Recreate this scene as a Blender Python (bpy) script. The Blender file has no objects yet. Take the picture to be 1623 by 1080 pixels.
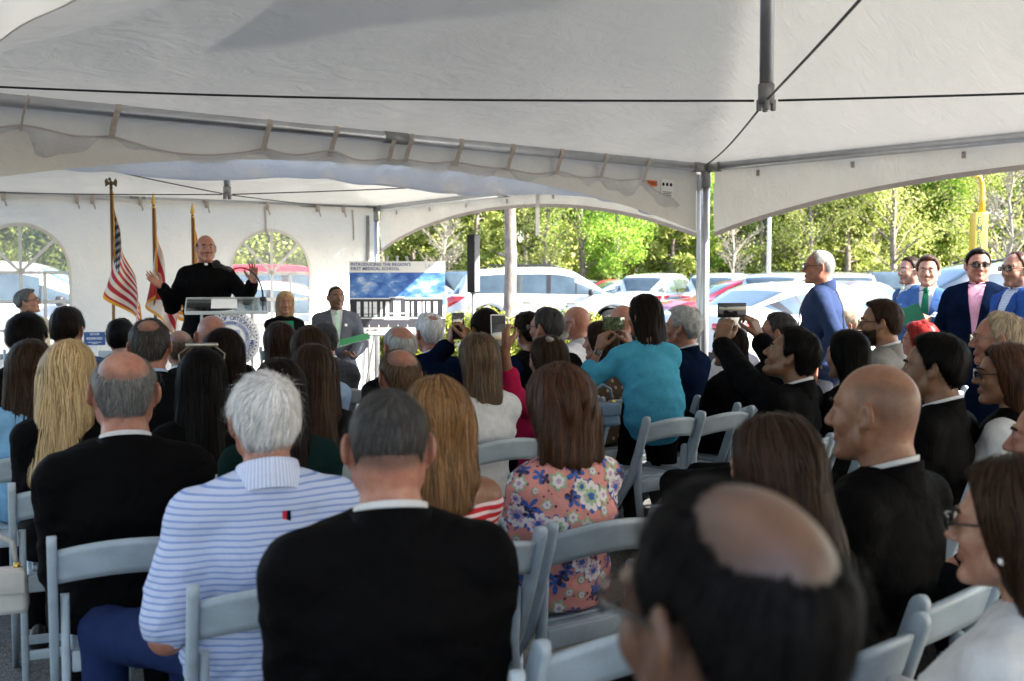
import bpy, bmesh, math, random
import numpy as np
from mathutils import Vector, Matrix
from mathutils.bvhtree import BVHTree
PI = math.pi
rad = math.radians
sc = bpy.context.scene

# ---------------------------------------------------------------- camera
FPX, HOR, CAMH = 1770.0, 441.0, 1.5
PITCH = math.atan((540 - HOR) / FPX)
cd = bpy.data.cameras.new('camera')
cam = bpy.data.objects.new('camera', cd)
sc.collection.objects.link(cam)
cd.sensor_width = 36.0
cd.lens = 36.0 * FPX / 1623.0
cd.clip_start, cd.clip_end = 0.05, 600.0
cam.location = (0, 0, CAMH)
cam.rotation_euler = (PI / 2 - PITCH, 0, 0)
cd.dof.use_dof = True
cd.dof.focus_distance = 6.0
cd.dof.aperture_fstop = 4.2
sc.camera = cam

# ---------------------------------------------------------------- world, sun, exposure
SUN_EL = rad(33)
SUN_AZ = math.atan2(-0.24, 0.97)            # direction TO the sun in the ground plane
S = Vector((math.cos(SUN_AZ) * math.cos(SUN_EL), math.sin(SUN_AZ) * math.cos(SUN_EL), math.sin(SUN_EL)))
w = bpy.data.worlds.new('World')
sc.world = w
w.use_nodes = True
nt = w.node_tree
sky = nt.nodes.new('ShaderNodeTexSky')
sky.sky_type = 'NISHITA'
sky.sun_disc = False
sky.sun_elevation = SUN_EL
sky.sun_rotation = PI / 2 - SUN_AZ
sky.air_density, sky.dust_density = 1.0, 1.5
bg = nt.nodes['Background']
nt.links.new(sky.outputs[0], bg.inputs[0])
bg.inputs[1].default_value = 0.12
sl = bpy.data.lights.new('sun', 'SUN')
sl.energy, sl.angle, sl.color = 5.0, rad(0.53), (1.0, 0.95, 0.87)
sun = bpy.data.objects.new('sun', sl)
sc.collection.objects.link(sun)
sun.rotation_euler = S.to_track_quat('Z', 'Y').to_euler()
sc.view_settings.view_transform = 'Standard'
sc.view_settings.look = 'None'
sc.view_settings.gamma = 1.0
sc.view_settings.exposure = 2.55
sc.view_settings.use_curve_mapping = False
sc.cycles.use_denoising = True
sc.cycles.max_bounces = 8
sc.cycles.diffuse_bounces = 4
sc.cycles.transparent_max_bounces = 12
sc.cycles.caustics_reflective = False
sc.cycles.caustics_refractive = False

# ---------------------------------------------------------------- coordinates
# the tents, rows of chairs and the stage share one grid turned 40 degrees from the view axis
TH = rad(40)
LATV = Vector((math.cos(TH), math.sin(TH), 0))
FWDV = Vector((-math.sin(TH), math.cos(TH), 0))
def FL(F, L, z=0.0):
    return LATV * L + FWDV * F + Vector((0, 0, z))
def toFL(p):
    return p.x * FWDV.x + p.y * FWDV.y, p.x * LATV.x + p.y * LATV.y
def at(px, py, D):
    """point of the place at depth D (metres) that the photograph shows at px, py"""
    d = Vector((px - 811.5, 0, 0)) + Vector((0, math.cos(PITCH), -math.sin(PITCH))) * FPX + Vector((0, math.sin(PITCH), math.cos(PITCH))) * (540 - py)
    return Vector((0, 0, CAMH)) + d * (D / d.y)

# ---------------------------------------------------------------- object helpers
COL = sc.collection
def link(o, parent=None):
    COL.objects.link(o)
    if parent is not None:
        o.parent = parent
    return o
def tag(o, label=None, cat=None, group=None, kind=None):
    if label: o['label'] = label
    if cat: o['category'] = cat
    if group: o['group'] = group
    if kind: o['kind'] = kind
    return o
def empty(name, loc, rz=0.0, label=None, cat=None, group=None):
    o = bpy.data.objects.new(name, None)
    o.empty_display_size = 0.2
    COL.objects.link(o)
    o.location = loc
    o.rotation_euler = (0, 0, rz)
    return tag(o, label, cat, group)
def mesh_np(name, V, F, mats, smooth=True, fm=None, tone=None, uv=None):
    me = bpy.data.meshes.new(name)
    V = np.asarray(V, dtype=np.float32).reshape(-1, 3)
    if isinstance(F, np.ndarray):
        k = F.shape[1]
        me.vertices.add(len(V)); me.vertices.foreach_set('co', V.ravel())
        me.loops.add(F.size); me.loops.foreach_set('vertex_index', F.astype(np.int32).ravel())
        me.polygons.add(len(F))
        me.polygons.foreach_set('loop_start', np.arange(0, F.size, k, dtype=np.int32))
        me.polygons.foreach_set('loop_total', np.full(len(F), k, dtype=np.int32))
        me.update(calc_edges=True)
    else:
        me.from_pydata(V.tolist(), [], F)
    if not isinstance(mats, (list, tuple)): mats = [mats]
    for m in mats: me.materials.append(m)
    if fm is not None: me.polygons.foreach_set('material_index', np.asarray(fm, dtype=np.int32))
    if isinstance(smooth, bool):
        me.polygons.foreach_set('use_smooth', np.full(len(me.polygons), smooth))
    else:
        me.polygons.foreach_set('use_smooth', np.asarray(smooth, dtype=bool))
    if tone is not None:
        a = me.attributes.new('tone', 'FLOAT', 'POINT')
        a.data.foreach_set('value', np.asarray(tone, dtype=np.float32))
    if uv is not None:
        l = me.uv_layers.new(name='UVMap')
        vi = np.empty(len(me.loops), dtype=np.int32); me.loops.foreach_get('vertex_index', vi)
        l.data.foreach_set('uv', np.asarray(uv, dtype=np.float32)[vi].ravel())
    return me
class MB:
    """collects shapes; build() links them as one mesh object"""
    def __init__(s): s.v = []; s.f = []; s.m = []; s.s = []
    def add(s, v, f, m=0, smooth=False):
        n = len(s.v)
        s.v += [tuple(p) for p in v]
        for q in f:
            s.f.append(tuple(i + n for i in q)); s.m.append(m); s.s.append(smooth)
        return s
    def box(s, c, d, m=0, R=None, bev=0.0):
        x, y, z = d[0] / 2, d[1] / 2, d[2] / 2
        b = min(bev, x * .9, y * .9, z * .9)
        if b <= 0:
            v = [(sx * x, sy * y, sz * z) for sz in (-1, 1) for sy in (-1, 1) for sx in (-1, 1)]
            f = [(0, 2, 3, 1), (4, 5, 7, 6), (0, 1, 5, 4), (2, 6, 7, 3), (0, 4, 6, 2), (1, 3, 7, 5)]
        else:
            bm = bmesh.new(); bmesh.ops.create_cube(bm, size=1.0)
            for q in bm.verts: q.co = Vector((q.co.x * 2 * x, q.co.y * 2 * y, q.co.z * 2 * z))
            bmesh.ops.bevel(bm, geom=list(bm.edges), offset=b, segments=2, affect='EDGES', profile=0.6)
            bm.verts.index_update()
            v = [q.co.copy() for q in bm.verts]; f = [tuple(a.index for a in q.verts) for q in bm.faces]
            bm.free()
        c = Vector(c)
        v = [(R @ Vector(p) if R is not None else Vector(p)) + c for p in v]
        return s.add(v, f, m, bev > 0)
    def tube(s, pts, r, seg=8, m=0, cap=True, flat=None):
        """tube along pts; r number or list; flat = second radius ratio"""
        pts = [Vector(p) for p in pts]; n = len(pts)
        rs = r if isinstance(r, (list, tuple)) else [r] * n
        V = []; F = []
        up = None
        for i, p in enumerate(pts):
            t = (pts[min(i + 1, n - 1)] - pts[max(i - 1, 0)]).normalized()
            if up is None:
                up = Vector((0, 0, 1)) if abs(t.z) < 0.9 else Vector((1, 0, 0))
            a = t.cross(up).normalized(); b = a.cross(t).normalized(); up = b
            for k in range(seg):
                an = 2 * PI * k / seg
                V.append(p + a * (math.cos(an) * rs[i]) + b * (math.sin(an) * rs[i] * (flat or 1)))
        for i in range(n - 1):
            for k in range(seg):
                k2 = (k + 1) % seg
                F.append((i * seg + k, i * seg + k2, (i + 1) * seg + k2, (i + 1) * seg + k))
        if cap:
            F.append(tuple(reversed(range(seg)))); F.append(tuple((n - 1) * seg + k for k in range(seg)))
        return s.add(V, F, m, True)
    def lathe(s, prof, seg=24, m=0, M=None, smooth=True):
        V = []; F = []
        for r, z in prof:
            for k in range(seg):
                a = 2 * PI * k / seg
                V.append(Vector((r * math.cos(a), r * math.sin(a), z)))
        for i in range(len(prof) - 1):
            for k in range(seg):
                k2 = (k + 1) % seg
                F.append((i * seg + k, i * seg + k2, (i + 1) * seg + k2, (i + 1) * seg + k))
        if M is not None: V = [M @ p for p in V]
        return s.add(V, F, m, smooth)
    def grid(s, P, m=0, smooth=True, closed_u=False):
        """P: array (nu, nv, 3)"""
        P = np.asarray(P); nu, nv = P.shape[:2]
        F = []
        for i in range(nu if closed_u else nu - 1):
            for j in range(nv - 1):
                i2 = (i + 1) % nu
                F.append((i * nv + j, i2 * nv + j, i2 * nv + j + 1, i * nv + j + 1))
        return s.add([tuple(p) for p in P.reshape(-1, 3)], F, m, smooth)
    def prism(s, poly, y0, y1, m=0, M=None):
        """poly in x,z extruded along y"""
        n = len(poly)
        V = [Vector((x, y0, z)) for x, z in poly] + [Vector((x, y1, z)) for x, z in poly]
        F = [tuple(range(n)), tuple(reversed(range(n, 2 * n)))]
        F += [(i, i + n, (i + 1) % n + n, (i + 1) % n) for i in range(n)]
        if M is not None: V = [M @ p for p in V]
        return s.add(V, F, m)
    def ellipsoid(s, c, r, m=0, nu=14, nv=10, R=None):
        V = []; F = []
        for j in range(nv + 1):
            t = PI * j / nv
            for i in range(nu):
                a = 2 * PI * i / nu
                p = Vector((r[0] * math.sin(t) * math.cos(a), r[1] * math.sin(t) * math.sin(a), r[2] * math.cos(t)))
                V.append((R @ p if R is not None else p) + Vector(c))
        for j in range(nv):
            for i in range(nu):
                i2 = (i + 1) % nu
                F.append((j * nu + i, (j + 1) * nu + i, (j + 1) * nu + i2, j * nu + i2))
        return s.add(V, F, m, True)
    def mesh(s, name, mats, fixn=True):
        me = bpy.data.meshes.new(name)
        me.from_pydata([tuple(p) for p in s.v], [], s.f)
        for m in (mats if isinstance(mats, (list, tuple)) else [mats]): me.materials.append(m)
        me.polygons.foreach_set('material_index', s.m)
        me.polygons.foreach_set('use_smooth', s.s)
        if fixn:
            bm = bmesh.new(); bm.from_mesh(me)
            bmesh.ops.remove_doubles(bm, verts=bm.verts, dist=1e-6)
            bmesh.ops.recalc_face_normals(bm, faces=bm.faces)
            bm.to_mesh(me); bm.free()
        return me
    def build(s, name, mats, parent=None, fixn=True):
        return link(bpy.data.objects.new(name, s.mesh(name, mats, fixn)), parent)
def obj(name, me, parent=None, M=None):
    o = bpy.data.objects.new(name, me)
    link(o, parent)
    if M is not None: o.matrix_basis = M
    return o
def copy_tree(o, parent=None):
    c = o.copy(); COL.objects.link(c); c.parent = parent
    for ch in list(o.children): copy_tree(ch, c)
    return c
TEXT_CACHE = {}
def text_mesh(body, size, mat, depth=0.0, align='CENTER', name='lettering', bold=0.0):
    cu = bpy.data.curves.new('lettering', 'FONT')
    cu.body = body; cu.size = size; cu.extrude = depth; cu.align_x = align; cu.align_y = 'CENTER'
    cu.offset = bold; cu.resolution_u = 2
    o = bpy.data.objects.new('lettering', cu)
    me = bpy.data.meshes.new_from_object(o)
    bpy.data.objects.remove(o); bpy.data.curves.remove(cu)
    me.materials.clear(); me.materials.append(mat); me.name = name
    return me

# ---------------------------------------------------------------- materials
MATS = {}
def N(t, kind, **kw):
    n = t.nodes.new('ShaderNode' + kind)
    for k, v in kw.items():
        if k in n.inputs: n.inputs[k].default_value = v
        else: setattr(n, k, v)
    return n
def ramp(t, fac, stops, mode='LINEAR'):
    r = t.nodes.new('ShaderNodeValToRGB'); r.color_ramp.interpolation = mode
    e = r.color_ramp.elements
    while len(e) < len(stops): e.new(0.5)
    for i, (p, c) in enumerate(stops):
        e[i].position = p; e[i].color = (c[0], c[1], c[2], 1) if not isinstance(c, (int, float)) else (c, c, c, 1)
    t.links.new(fac, r.inputs[0])
    return r.outputs[0]
def mat(name, col=(.5, .5, .5), rough=.6, metal=0., var=.12, scale=12., bump=0., bscale=60., spec=.4, sheen=0., trans=0., coat=0., stretch=None, sss=0., alpha=1., tint=None, bump2=0., b2scale=6.):
    """principled surface with a little noise in colour, roughness and relief"""
    if name in MATS: return MATS[name]
    m = bpy.data.materials.new(name); m.use_nodes = True
    t = m.node_tree; b = t.nodes['Principled BSDF']; L = t.links.new
    b.inputs['Roughness'].default_value = rough; b.inputs['Metallic'].default_value = metal
    b.inputs['Specular IOR Level'].default_value = spec
    b.inputs['Sheen Weight'].default_value = sheen; b.inputs['Coat Weight'].default_value = coat
    b.inputs['Coat Roughness'].default_value = .06
    if sss > 0:
        b.inputs['Subsurface Weight'].default_value = sss
        b.inputs['Subsurface Radius'].default_value = (.012, .005, .003); b.inputs['Subsurface Scale'].default_value = 1.0
    tc = N(t, 'TexCoord'); src = tc.outputs['Object']
    if stretch:
        mp = N(t, 'Mapping'); mp.inputs['Scale'].default_value = stretch; L(src, mp.inputs[0]); src = mp.outputs[0]
    n1 = N(t, 'TexNoise', Scale=scale, Detail=5.0, Roughness=.6); L(src, n1.inputs['Vector'])
    lo = tuple(c * (1 - var) for c in col); hi = tuple(min(1, c * (1 + var)) for c in col)
    if tint: lo = tint
    L(ramp(t, n1.outputs['Fac'], [(.3, lo), (.7, hi)]), b.inputs['Base Color'])
    if bump > 0:
        n2 = N(t, 'TexNoise', Scale=bscale, Detail=4.0); L(src, n2.inputs['Vector'])
        bp = N(t, 'Bump', Strength=bump, Distance=.01); L(n2.outputs['Fac'], bp.inputs['Height'])
        last = bp
        if bump2 > 0:
            n3 = N(t, 'TexNoise', Scale=b2scale, Detail=5.0, Distortion=1.0); L(src, n3.inputs['Vector'])
            bp2 = N(t, 'Bump', Strength=bump2, Distance=.03); L(n3.outputs['Fac'], bp2.inputs['Height'])
            L(bp2.outputs[0], bp.inputs['Normal'])
        L(bp.outputs[0], b.inputs['Normal'])
    if trans > 0:
        out = t.nodes['Material Output']
        tr = N(t, 'BsdfTranslucent'); tr.inputs[0].default_value = (*[min(1, c) for c in col], 1)
        mx = N(t, 'MixShader'); mx.inputs[0].default_value = trans
        L(b.outputs[0], mx.inputs[1]); L(tr.outputs[0], mx.inputs[2]); L(mx.outputs[0], out.inputs[0])
    MATS[name] = m
    return m
NOISE = {}
def vnoise(P, scale, seed=0):
    """smooth value noise for arrays of points, -1..1"""
    if seed not in NOISE: NOISE[seed] = np.random.RandomState(seed).rand(32, 32, 32).astype(np.float32) * 2 - 1
    T = NOISE[seed]
    q = P * scale + 100.0
    i = np.floor(q).astype(int); f = (q - i).astype(np.float32); f = f * f * (3 - 2 * f); i &= 31; j = (i + 1) & 31
    x0, y0, z0 = i[..., 0], i[..., 1], i[..., 2]; x1, y1, z1 = j[..., 0], j[..., 1], j[..., 2]
    fx, fy, fz = f[..., 0], f[..., 1], f[..., 2]
    a = T[x0, y0, z0] * (1 - fx) + T[x1, y0, z0] * fx; b = T[x0, y1, z0] * (1 - fx) + T[x1, y1, z0] * fx
    c = T[x0, y0, z1] * (1 - fx) + T[x1, y0, z1] * fx; d = T[x0, y1, z1] * (1 - fx) + T[x1, y1, z1] * fx
    return (a * (1 - fy) + b * fy) * (1 - fz) + (c * (1 - fy) + d * fy) * fz
# ---------------------------------------------------------------- shared materials
M_alu = mat('aluminium tube', (.52, .53, .54), .38, .85, .10, 8, .06, 40)
M_alu_dull = mat('dull cast fitting', (.30, .30, .29), .55, .6, .2, 20, .1, 60)
M_steel_cable = mat('dark steel cable', (.045, .048, .05), .5, .5, .2, 90)
M_strap = mat('beige webbing strap', (.50, .44, .38), .85, 0, .15, 40, .3, 300)
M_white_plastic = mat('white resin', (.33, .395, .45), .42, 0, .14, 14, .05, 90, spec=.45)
M_black = mat('black plastic', (.012, .012, .013), .42, 0, .2, 20, .05, 200)
M_chrome = mat('chrome', (.75, .76, .78), .16, 1., .05, 10)
M_gold = mat('gold metal', (.62, .40, .10), .3, .9, .15, 20)
M_wood = mat('oak pole', (.25, .12, .045), .45, 0, .25, 6, .1, 60, stretch=(30, 30, 1))
M_paper = mat('white paper', (.82, .82, .80), .7, 0, .03, 8)
M_asphalt = None

def canvas_mat(name, col, trans, crease=.5, dirt=.15):
    """vinyl tent cloth: light passes through, creases as relief, a few stains"""
    m = bpy.data.materials.new(name); m.use_nodes = True
    t = m.node_tree; b = t.nodes['Principled BSDF']; L = t.links.new
    b.inputs['Roughness'].default_value = .62; b.inputs['Specular IOR Level'].default_value = .25
    tc = N(t, 'TexCoord').outputs['Object']
    n1 = N(t, 'TexNoise', Scale=1.3, Detail=6.0, Roughness=.65); L(tc, n1.inputs['Vector'])
    n0 = N(t, 'TexNoise', Scale=9.0, Detail=6.0, Roughness=.7); L(tc, n0.inputs['Vector'])
    dk = tuple(c * (1 - dirt) for c in col)
    c1 = ramp(t, n1.outputs['Fac'], [(.25, dk), (.5, col), (1, col)])
    c2 = ramp(t, n0.outputs['Fac'], [(.2, (.72, .66, .58)), (.33, (1, 1, 1)), (1, (1, 1, 1))])
    mu = N(t, 'MixRGB', blend_type='MULTIPLY'); mu.inputs[0].default_value = 1.0
    L(c1, mu.inputs[1]); L(c2, mu.inputs[2]); L(mu.outputs[0], b.inputs['Base Color'])
    mp = N(t, 'Mapping'); mp.inputs['Rotation'].default_value = (.2, .3, .7); mp.inputs['Scale'].default_value = (1.0, 2.6, 1.4); L(tc, mp.inputs[0])
    nz = N(t, 'TexNoise', Scale=2.6, Detail=8.0, Roughness=.62, Distortion=.5); L(mp.outputs[0], nz.inputs['Vector'])
    cr = ramp(t, nz.outputs['Fac'], [(.40, 0.0), (.5, 1.0), (.60, 0.0)])
    n3 = N(t, 'TexNoise', Scale=3.0, Detail=3.0, Distortion=.6); L(tc, n3.inputs['Vector'])
    b1 = N(t, 'Bump', Strength=crease, Distance=.012); L(cr, b1.inputs['Height'])
    b2 = N(t, 'Bump', Strength=crease * .9, Distance=.06); L(n3.outputs['Fac'], b2.inputs['Height']); L(b2.outputs[0], b1.inputs['Normal'])
    L(b1.outputs[0], b.inputs['Normal'])
    tr = N(t, 'BsdfTranslucent'); L(mu.outputs[0], tr.inputs[0]); L(b1.outputs[0], tr.inputs[1])
    mx = N(t, 'MixShader'); mx.inputs[0].default_value = trans
    L(b.outputs[0], mx.inputs[1]); L(tr.outputs[0], mx.inputs[2]); L(mx.outputs[0], t.nodes['Material Output'].inputs[0])
    return m
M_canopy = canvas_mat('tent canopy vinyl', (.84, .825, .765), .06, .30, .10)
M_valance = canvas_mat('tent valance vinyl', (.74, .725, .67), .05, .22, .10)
M_wall = canvas_mat('tent sidewall vinyl', (.84, .825, .77), .20, .40, .06)
M_gutter = canvas_mat('rain gutter vinyl', (.84, .83, .80), .32, .30, .05)
M_seam = canvas_mat('stitched hem vinyl', (.56, .50, .47), .15, .2, .25)

def clear_mat(name, tint=(1, 1, 1), haze=.12, gloss=.10, rough=.08):
    m = bpy.data.materials.new(name); m.use_nodes = True
    t = m.node_tree; L = t.links.new; t.nodes.remove(t.nodes['Principled BSDF'])
    tr = N(t, 'BsdfTransparent'); tr.inputs[0].default_value = (*tint, 1)
    gl = N(t, 'BsdfGlossy', Roughness=rough)
    df = N(t, 'BsdfTranslucent'); df.inputs[0].default_value = (.9, .9, .88, 1)
    nz = N(t, 'TexNoise', Scale=5.0, Detail=4.0); L(N(t, 'TexCoord').outputs['Object'], nz.inputs['Vector'])
    bp = N(t, 'Bump', Strength=.25, Distance=.02); L(nz.outputs['Fac'], bp.inputs['Height']); L(bp.outputs[0], gl.inputs['Normal'])
    fr = N(t, 'LayerWeight', Blend=.25); L(bp.outputs[0], fr.inputs['Normal'])
    m1 = N(t, 'MixShader'); m1.inputs[0].default_value = haze; L(tr.outputs[0], m1.inputs[1]); L(df.outputs[0], m1.inputs[2])
    ma = N(t, 'Math', operation='MULTIPLY_ADD'); ma.inputs[1].default_value = .6; ma.inputs[2].default_value = gloss; L(fr.outputs['Fresnel'], ma.inputs[0])
    m2 = N(t, 'MixShader'); L(ma.outputs[0], m2.inputs[0]); L(m1.outputs[0], m2.inputs[1]); L(gl.outputs[0], m2.inputs[2])
    L(m2.outputs[0], t.nodes['Material Output'].inputs[0])
    return m
M_vinyl = clear_mat('clear vinyl window', (.98, .98, .97), .10, .03, .2)
M_acrylic = clear_mat('clear acrylic', (.93, .96, .95), .04, .10, .03)
M_acrylic_edge = mat('acrylic edge', (.80, .84, .84), .2, 0, .05, 10, trans=.5)

# ---------------------------------------------------------------- ground
def ground():
    m = bpy.data.materials.new('asphalt'); m.use_nodes = True
    t = m.node_tree; b = t.nodes['Principled BSDF']; L = t.links.new
    tc = N(t, 'TexCoord').outputs['Object']
    v = N(t, 'TexVoronoi', Scale=110.0); L(tc, v.inputs['Vector'])
    n = N(t, 'TexNoise', Scale=.35, Detail=6.0); L(tc, n.inputs['Vector'])
    c1 = ramp(t, v.outputs['Color'], [(.2, (.07, .07, .07)), (.8, (.16, .158, .152))])
    c2 = ramp(t, n.outputs['Fac'], [(.3, (.8, .8, .8)), (.7, (1.15, 1.13, 1.1))])
    mu = N(t, 'MixRGB', blend_type='MULTIPLY'); mu.inputs[0].default_value = 1.0
    L(c1, mu.inputs[1]); L(c2, mu.inputs[2]); L(mu.outputs[0], b.inputs['Base Color'])
    b.inputs['Roughness'].default_value = .85
    bp = N(t, 'Bump', Strength=.7, Distance=.006); L(v.outputs['Distance'], bp.inputs['Height']); L(bp.outputs[0], b.inputs['Normal'])
    mb = MB(); g = [(x, y, 0) for y in (-40, 0, 20, 60, 400) for x in (-300, -40, 0, 40, 300)]
    mb.add(g, [(j * 5 + i, j * 5 + i + 1, j * 5 + i + 6, j * 5 + i + 5) for j in range(4) for i in range(4)])
    o = mb.build('ground', m); tag(o, kind='structure')
    gm = mat('lawn soil', (.10, .11, .035), .9, 0, .5, 3, .5, 40, tint=(.05, .06, .02))
    mb = MB()
    pts = []
    for i in range(41):
        x = -80 + i * 4
        pts.append((x, 52 + 1.5 * math.sin(i * .7), .02)); pts.append((x, 300, .6))
    mb.add(pts, [(2 * i, 2 * i + 2, 2 * i + 3, 2 * i + 1) for i in range(40)])
    o = mb.build('grass_bank', gm); tag(o, kind='structure')
    # kerbed planting bed of the hedge
    cm = mat('concrete kerb', (.42, .41, .38), .8, 0, .15, 5, .3, 60)
    o = MB().box((.2, 16.25, .06), (9, .15, .12), bev=.015).build('kerb', cm); tag(o, kind='structure')
    mu2 = mat('mulch', (.09, .055, .03), .95, 0, .5, 25, .8, 60)
    o = MB().box((.2, 17.15, .02), (9, 1.65, .04)).build('planting_bed', mu2); tag(o, kind='structure')
    lm = mat('road paint', (.62, .62, .58), .7, 0, .25, 14)
    for k in range(16):
        o = MB().box((-20 + k * 2.8, 30.6, .006), (.1, 5.0, .004)).build('parking_line', lm); tag(o, kind='structure')
ground()

# ---------------------------------------------------------------- tents
HALF, EAVE, RISE = 3.05, 2.40, 2.0
T1 = Vector((0, 0, 0)) + FL(6.03 - HALF, 7.13 - HALF)
TH2 = rad(33.5)
LAT2 = Vector((math.cos(TH2), math.sin(TH2), 0)); FWD2 = Vector((-math.sin(TH2), math.cos(TH2), 0))
T2 = Vector((1.60, 9.50, 0)) - LAT2 * HALF + FWD2 * HALF

def canopy_mesh(seed):
    n = 72
    u = np.linspace(-1, 1, n + 1); U, V = np.meshgrid(u, u, indexing='ij')
    r = np.maximum(np.abs(U), np.abs(V))
    s = np.clip(1 - r, 0, 1)
    z = EAVE + .035 + RISE * s ** 1.75
    P = np.stack([U * (HALF + .01), V * (HALF + .01), z], -1)
    hip = 1 - np.abs(np.abs(U) - np.abs(V)) / np.maximum(r, .05)
    wr = vnoise(P * np.array([1, 1, .6]), 2.6, seed) * .016 + vnoise(P, 7.0, seed + 3) * .006
    P[..., 2] += wr * np.minimum(1, s * 8)
    F = []
    for i in range(n):
        for j in range(n):
            a, b, c, d = i * (n + 1) + j, (i + 1) * (n + 1) + j, (i + 1) * (n + 1) + j + 1, i * (n + 1) + j + 1
            F.append((a, b, c, d))
    return mesh_np('canopy', P.reshape(-1, 3), np.array(F), M_canopy, True)

def arch_valance(L, drop_c, drop_m, seed, thick=True):
    """panel hanging from an eave: deep at the corners, shallow at mid span; local x along the eave, z down from 0"""
    n, k = 60, 8
    P = np.zeros((n + 1, k + 1, 3))
    for i in range(n + 1):
        t = -1 + 2 * i / n
        dr = drop_m + (drop_c - drop_m) * abs(t) ** 2.2
        for j in range(k + 1):
            f = j / k
            P[i, j] = (t * L, 0, -dr * f)
    P[..., 1] += vnoise(P, 3.0, seed) * .018 + vnoise(P, 9.0, seed + 1) * .005
    return P

def tent(name, center, rz, label, walls, valances, koff=(0, 0)):
    T = empty(name, center, rz, label, 'tent')
    obj('canopy', canopy_mesh(hash(len(name)) % 50), T)
    # eave beams with fittings
    h = HALF
    cs = [(-h, -h), (h, -h), (h, h), (-h, h)]
    for i in range(4):
        a, b = Vector((*cs[i], EAVE)), Vector((*cs[(i + 1) % 4], EAVE))
        d = (b - a).normalized()
        o = MB().tube([a + d * .05, b - d * .05], .034, 16).build('eave_beam', M_alu, T)
        mid = (a + b) / 2
        MB().tube([mid - d * .09, mid + d * .09], .0385, 16).build('coupler', M_alu_dull, o)
    for (x, y) in cs:
        p = MB().tube([(x, y, .02), (x, y, EAVE - .03)], .035, 16).build('post', M_alu, T)
        MB().box((x, y, .01), (.2, .2, .02), bev=.004).build('base_plate', M_alu_dull, p)
        sx, sy = (1 if x < 0 else -1), (1 if y < 0 else -1)
        f = MB().tube([(x, y, EAVE - .16), (x, y, EAVE + .05)], .043, 16)
        f.tube([(x, y, EAVE), (x + sx * .15, y, EAVE)], .041, 14).tube([(x, y, EAVE), (x, y + sy * .15, EAVE)], .041, 14)
        f.build('corner_fitting', M_alu_dull, p)
    # king post and its four cables
    kb = 2.27; kx, ky = koff
    kp = MB().tube([(kx, ky, kb), (kx, ky, EAVE + RISE * .93)], .031, 16).build('king_post', M_alu, T)
    f = MB().tube([(kx, ky, kb - .015), (kx, ky, kb + .07)], .036, 14)
    for a in range(4):
        an = PI / 4 + a * PI / 2
        f.box((kx + math.cos(an) * .03, ky + math.sin(an) * .03, kb - .02), (.02, .02, .05), bev=.006)
    f.build('foot_casting', M_alu_dull, kp)
    for (x, y) in cs:
        a = Vector((kx + x * .012, ky + y * .012, kb)); b = Vector((x * .985, y * .985, EAVE + .02))
        MB().tube([a.lerp(b, q / 10) - Vector((0, 0, .03 * math.sin(PI * q / 10))) for q in range(11)], .0055, 6).build('cable', M_steel_cable, T)
    # valances
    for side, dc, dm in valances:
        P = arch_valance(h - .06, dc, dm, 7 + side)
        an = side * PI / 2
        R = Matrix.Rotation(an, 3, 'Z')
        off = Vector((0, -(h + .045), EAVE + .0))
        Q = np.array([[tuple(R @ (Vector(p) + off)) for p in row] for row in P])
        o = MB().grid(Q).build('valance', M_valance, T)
        # stitched hem and scuffed reinforcement ticks
        hm = MB(); inn = R @ Vector((0, .006, 0))
        hm.grid(np.array([[tuple(Vector(Q[i, -1]) + Vector((0, 0, dz)) + inn) for dz in (.0, .035)] for i in range(len(Q))]))
        hm.build('hem', M_seam, o)
        for k in range(7):
            x = -h + .5 + k * .85
            c = R @ Vector((x, -(h + .035), EAVE - .075))
            MB().box(c, (.03, .006, .045), R=R).build('reinforcement_patch', M_seam, o)
    return T
tent1 = tent('frame_tent', T1, TH, 'white frame tent roof over the seated audience, with long hanging centre pole', [], [(1, .56, .20), (3, .56, .2)], (-.08, .068))
tent2 = tent('frame_tent', T2, TH2, 'white frame tent over the lectern and flags, with a windowed back wall', [2], [(1, .56, .16)])
T3 = FL(6.03 - HALF - 6.16, 7.13 - HALF)  # out-of-view tent, added to keep sun and sky light off the rows
tent3 = tent('frame_tent', T3, TH, 'unseen white frame tent added behind the last rows of chairs to shade them', [], [(1, .56, .20), (3, .56, .2)])

T4 = FL(6.03 - HALF, 7.13 - HALF - 6.75)  # out-of-view tent, added to darken the left of the roof and audience
tent4 = tent('frame_tent', T4, TH, 'unseen white frame tent added to block light on the side away from the parked cars', [], [])

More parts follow.
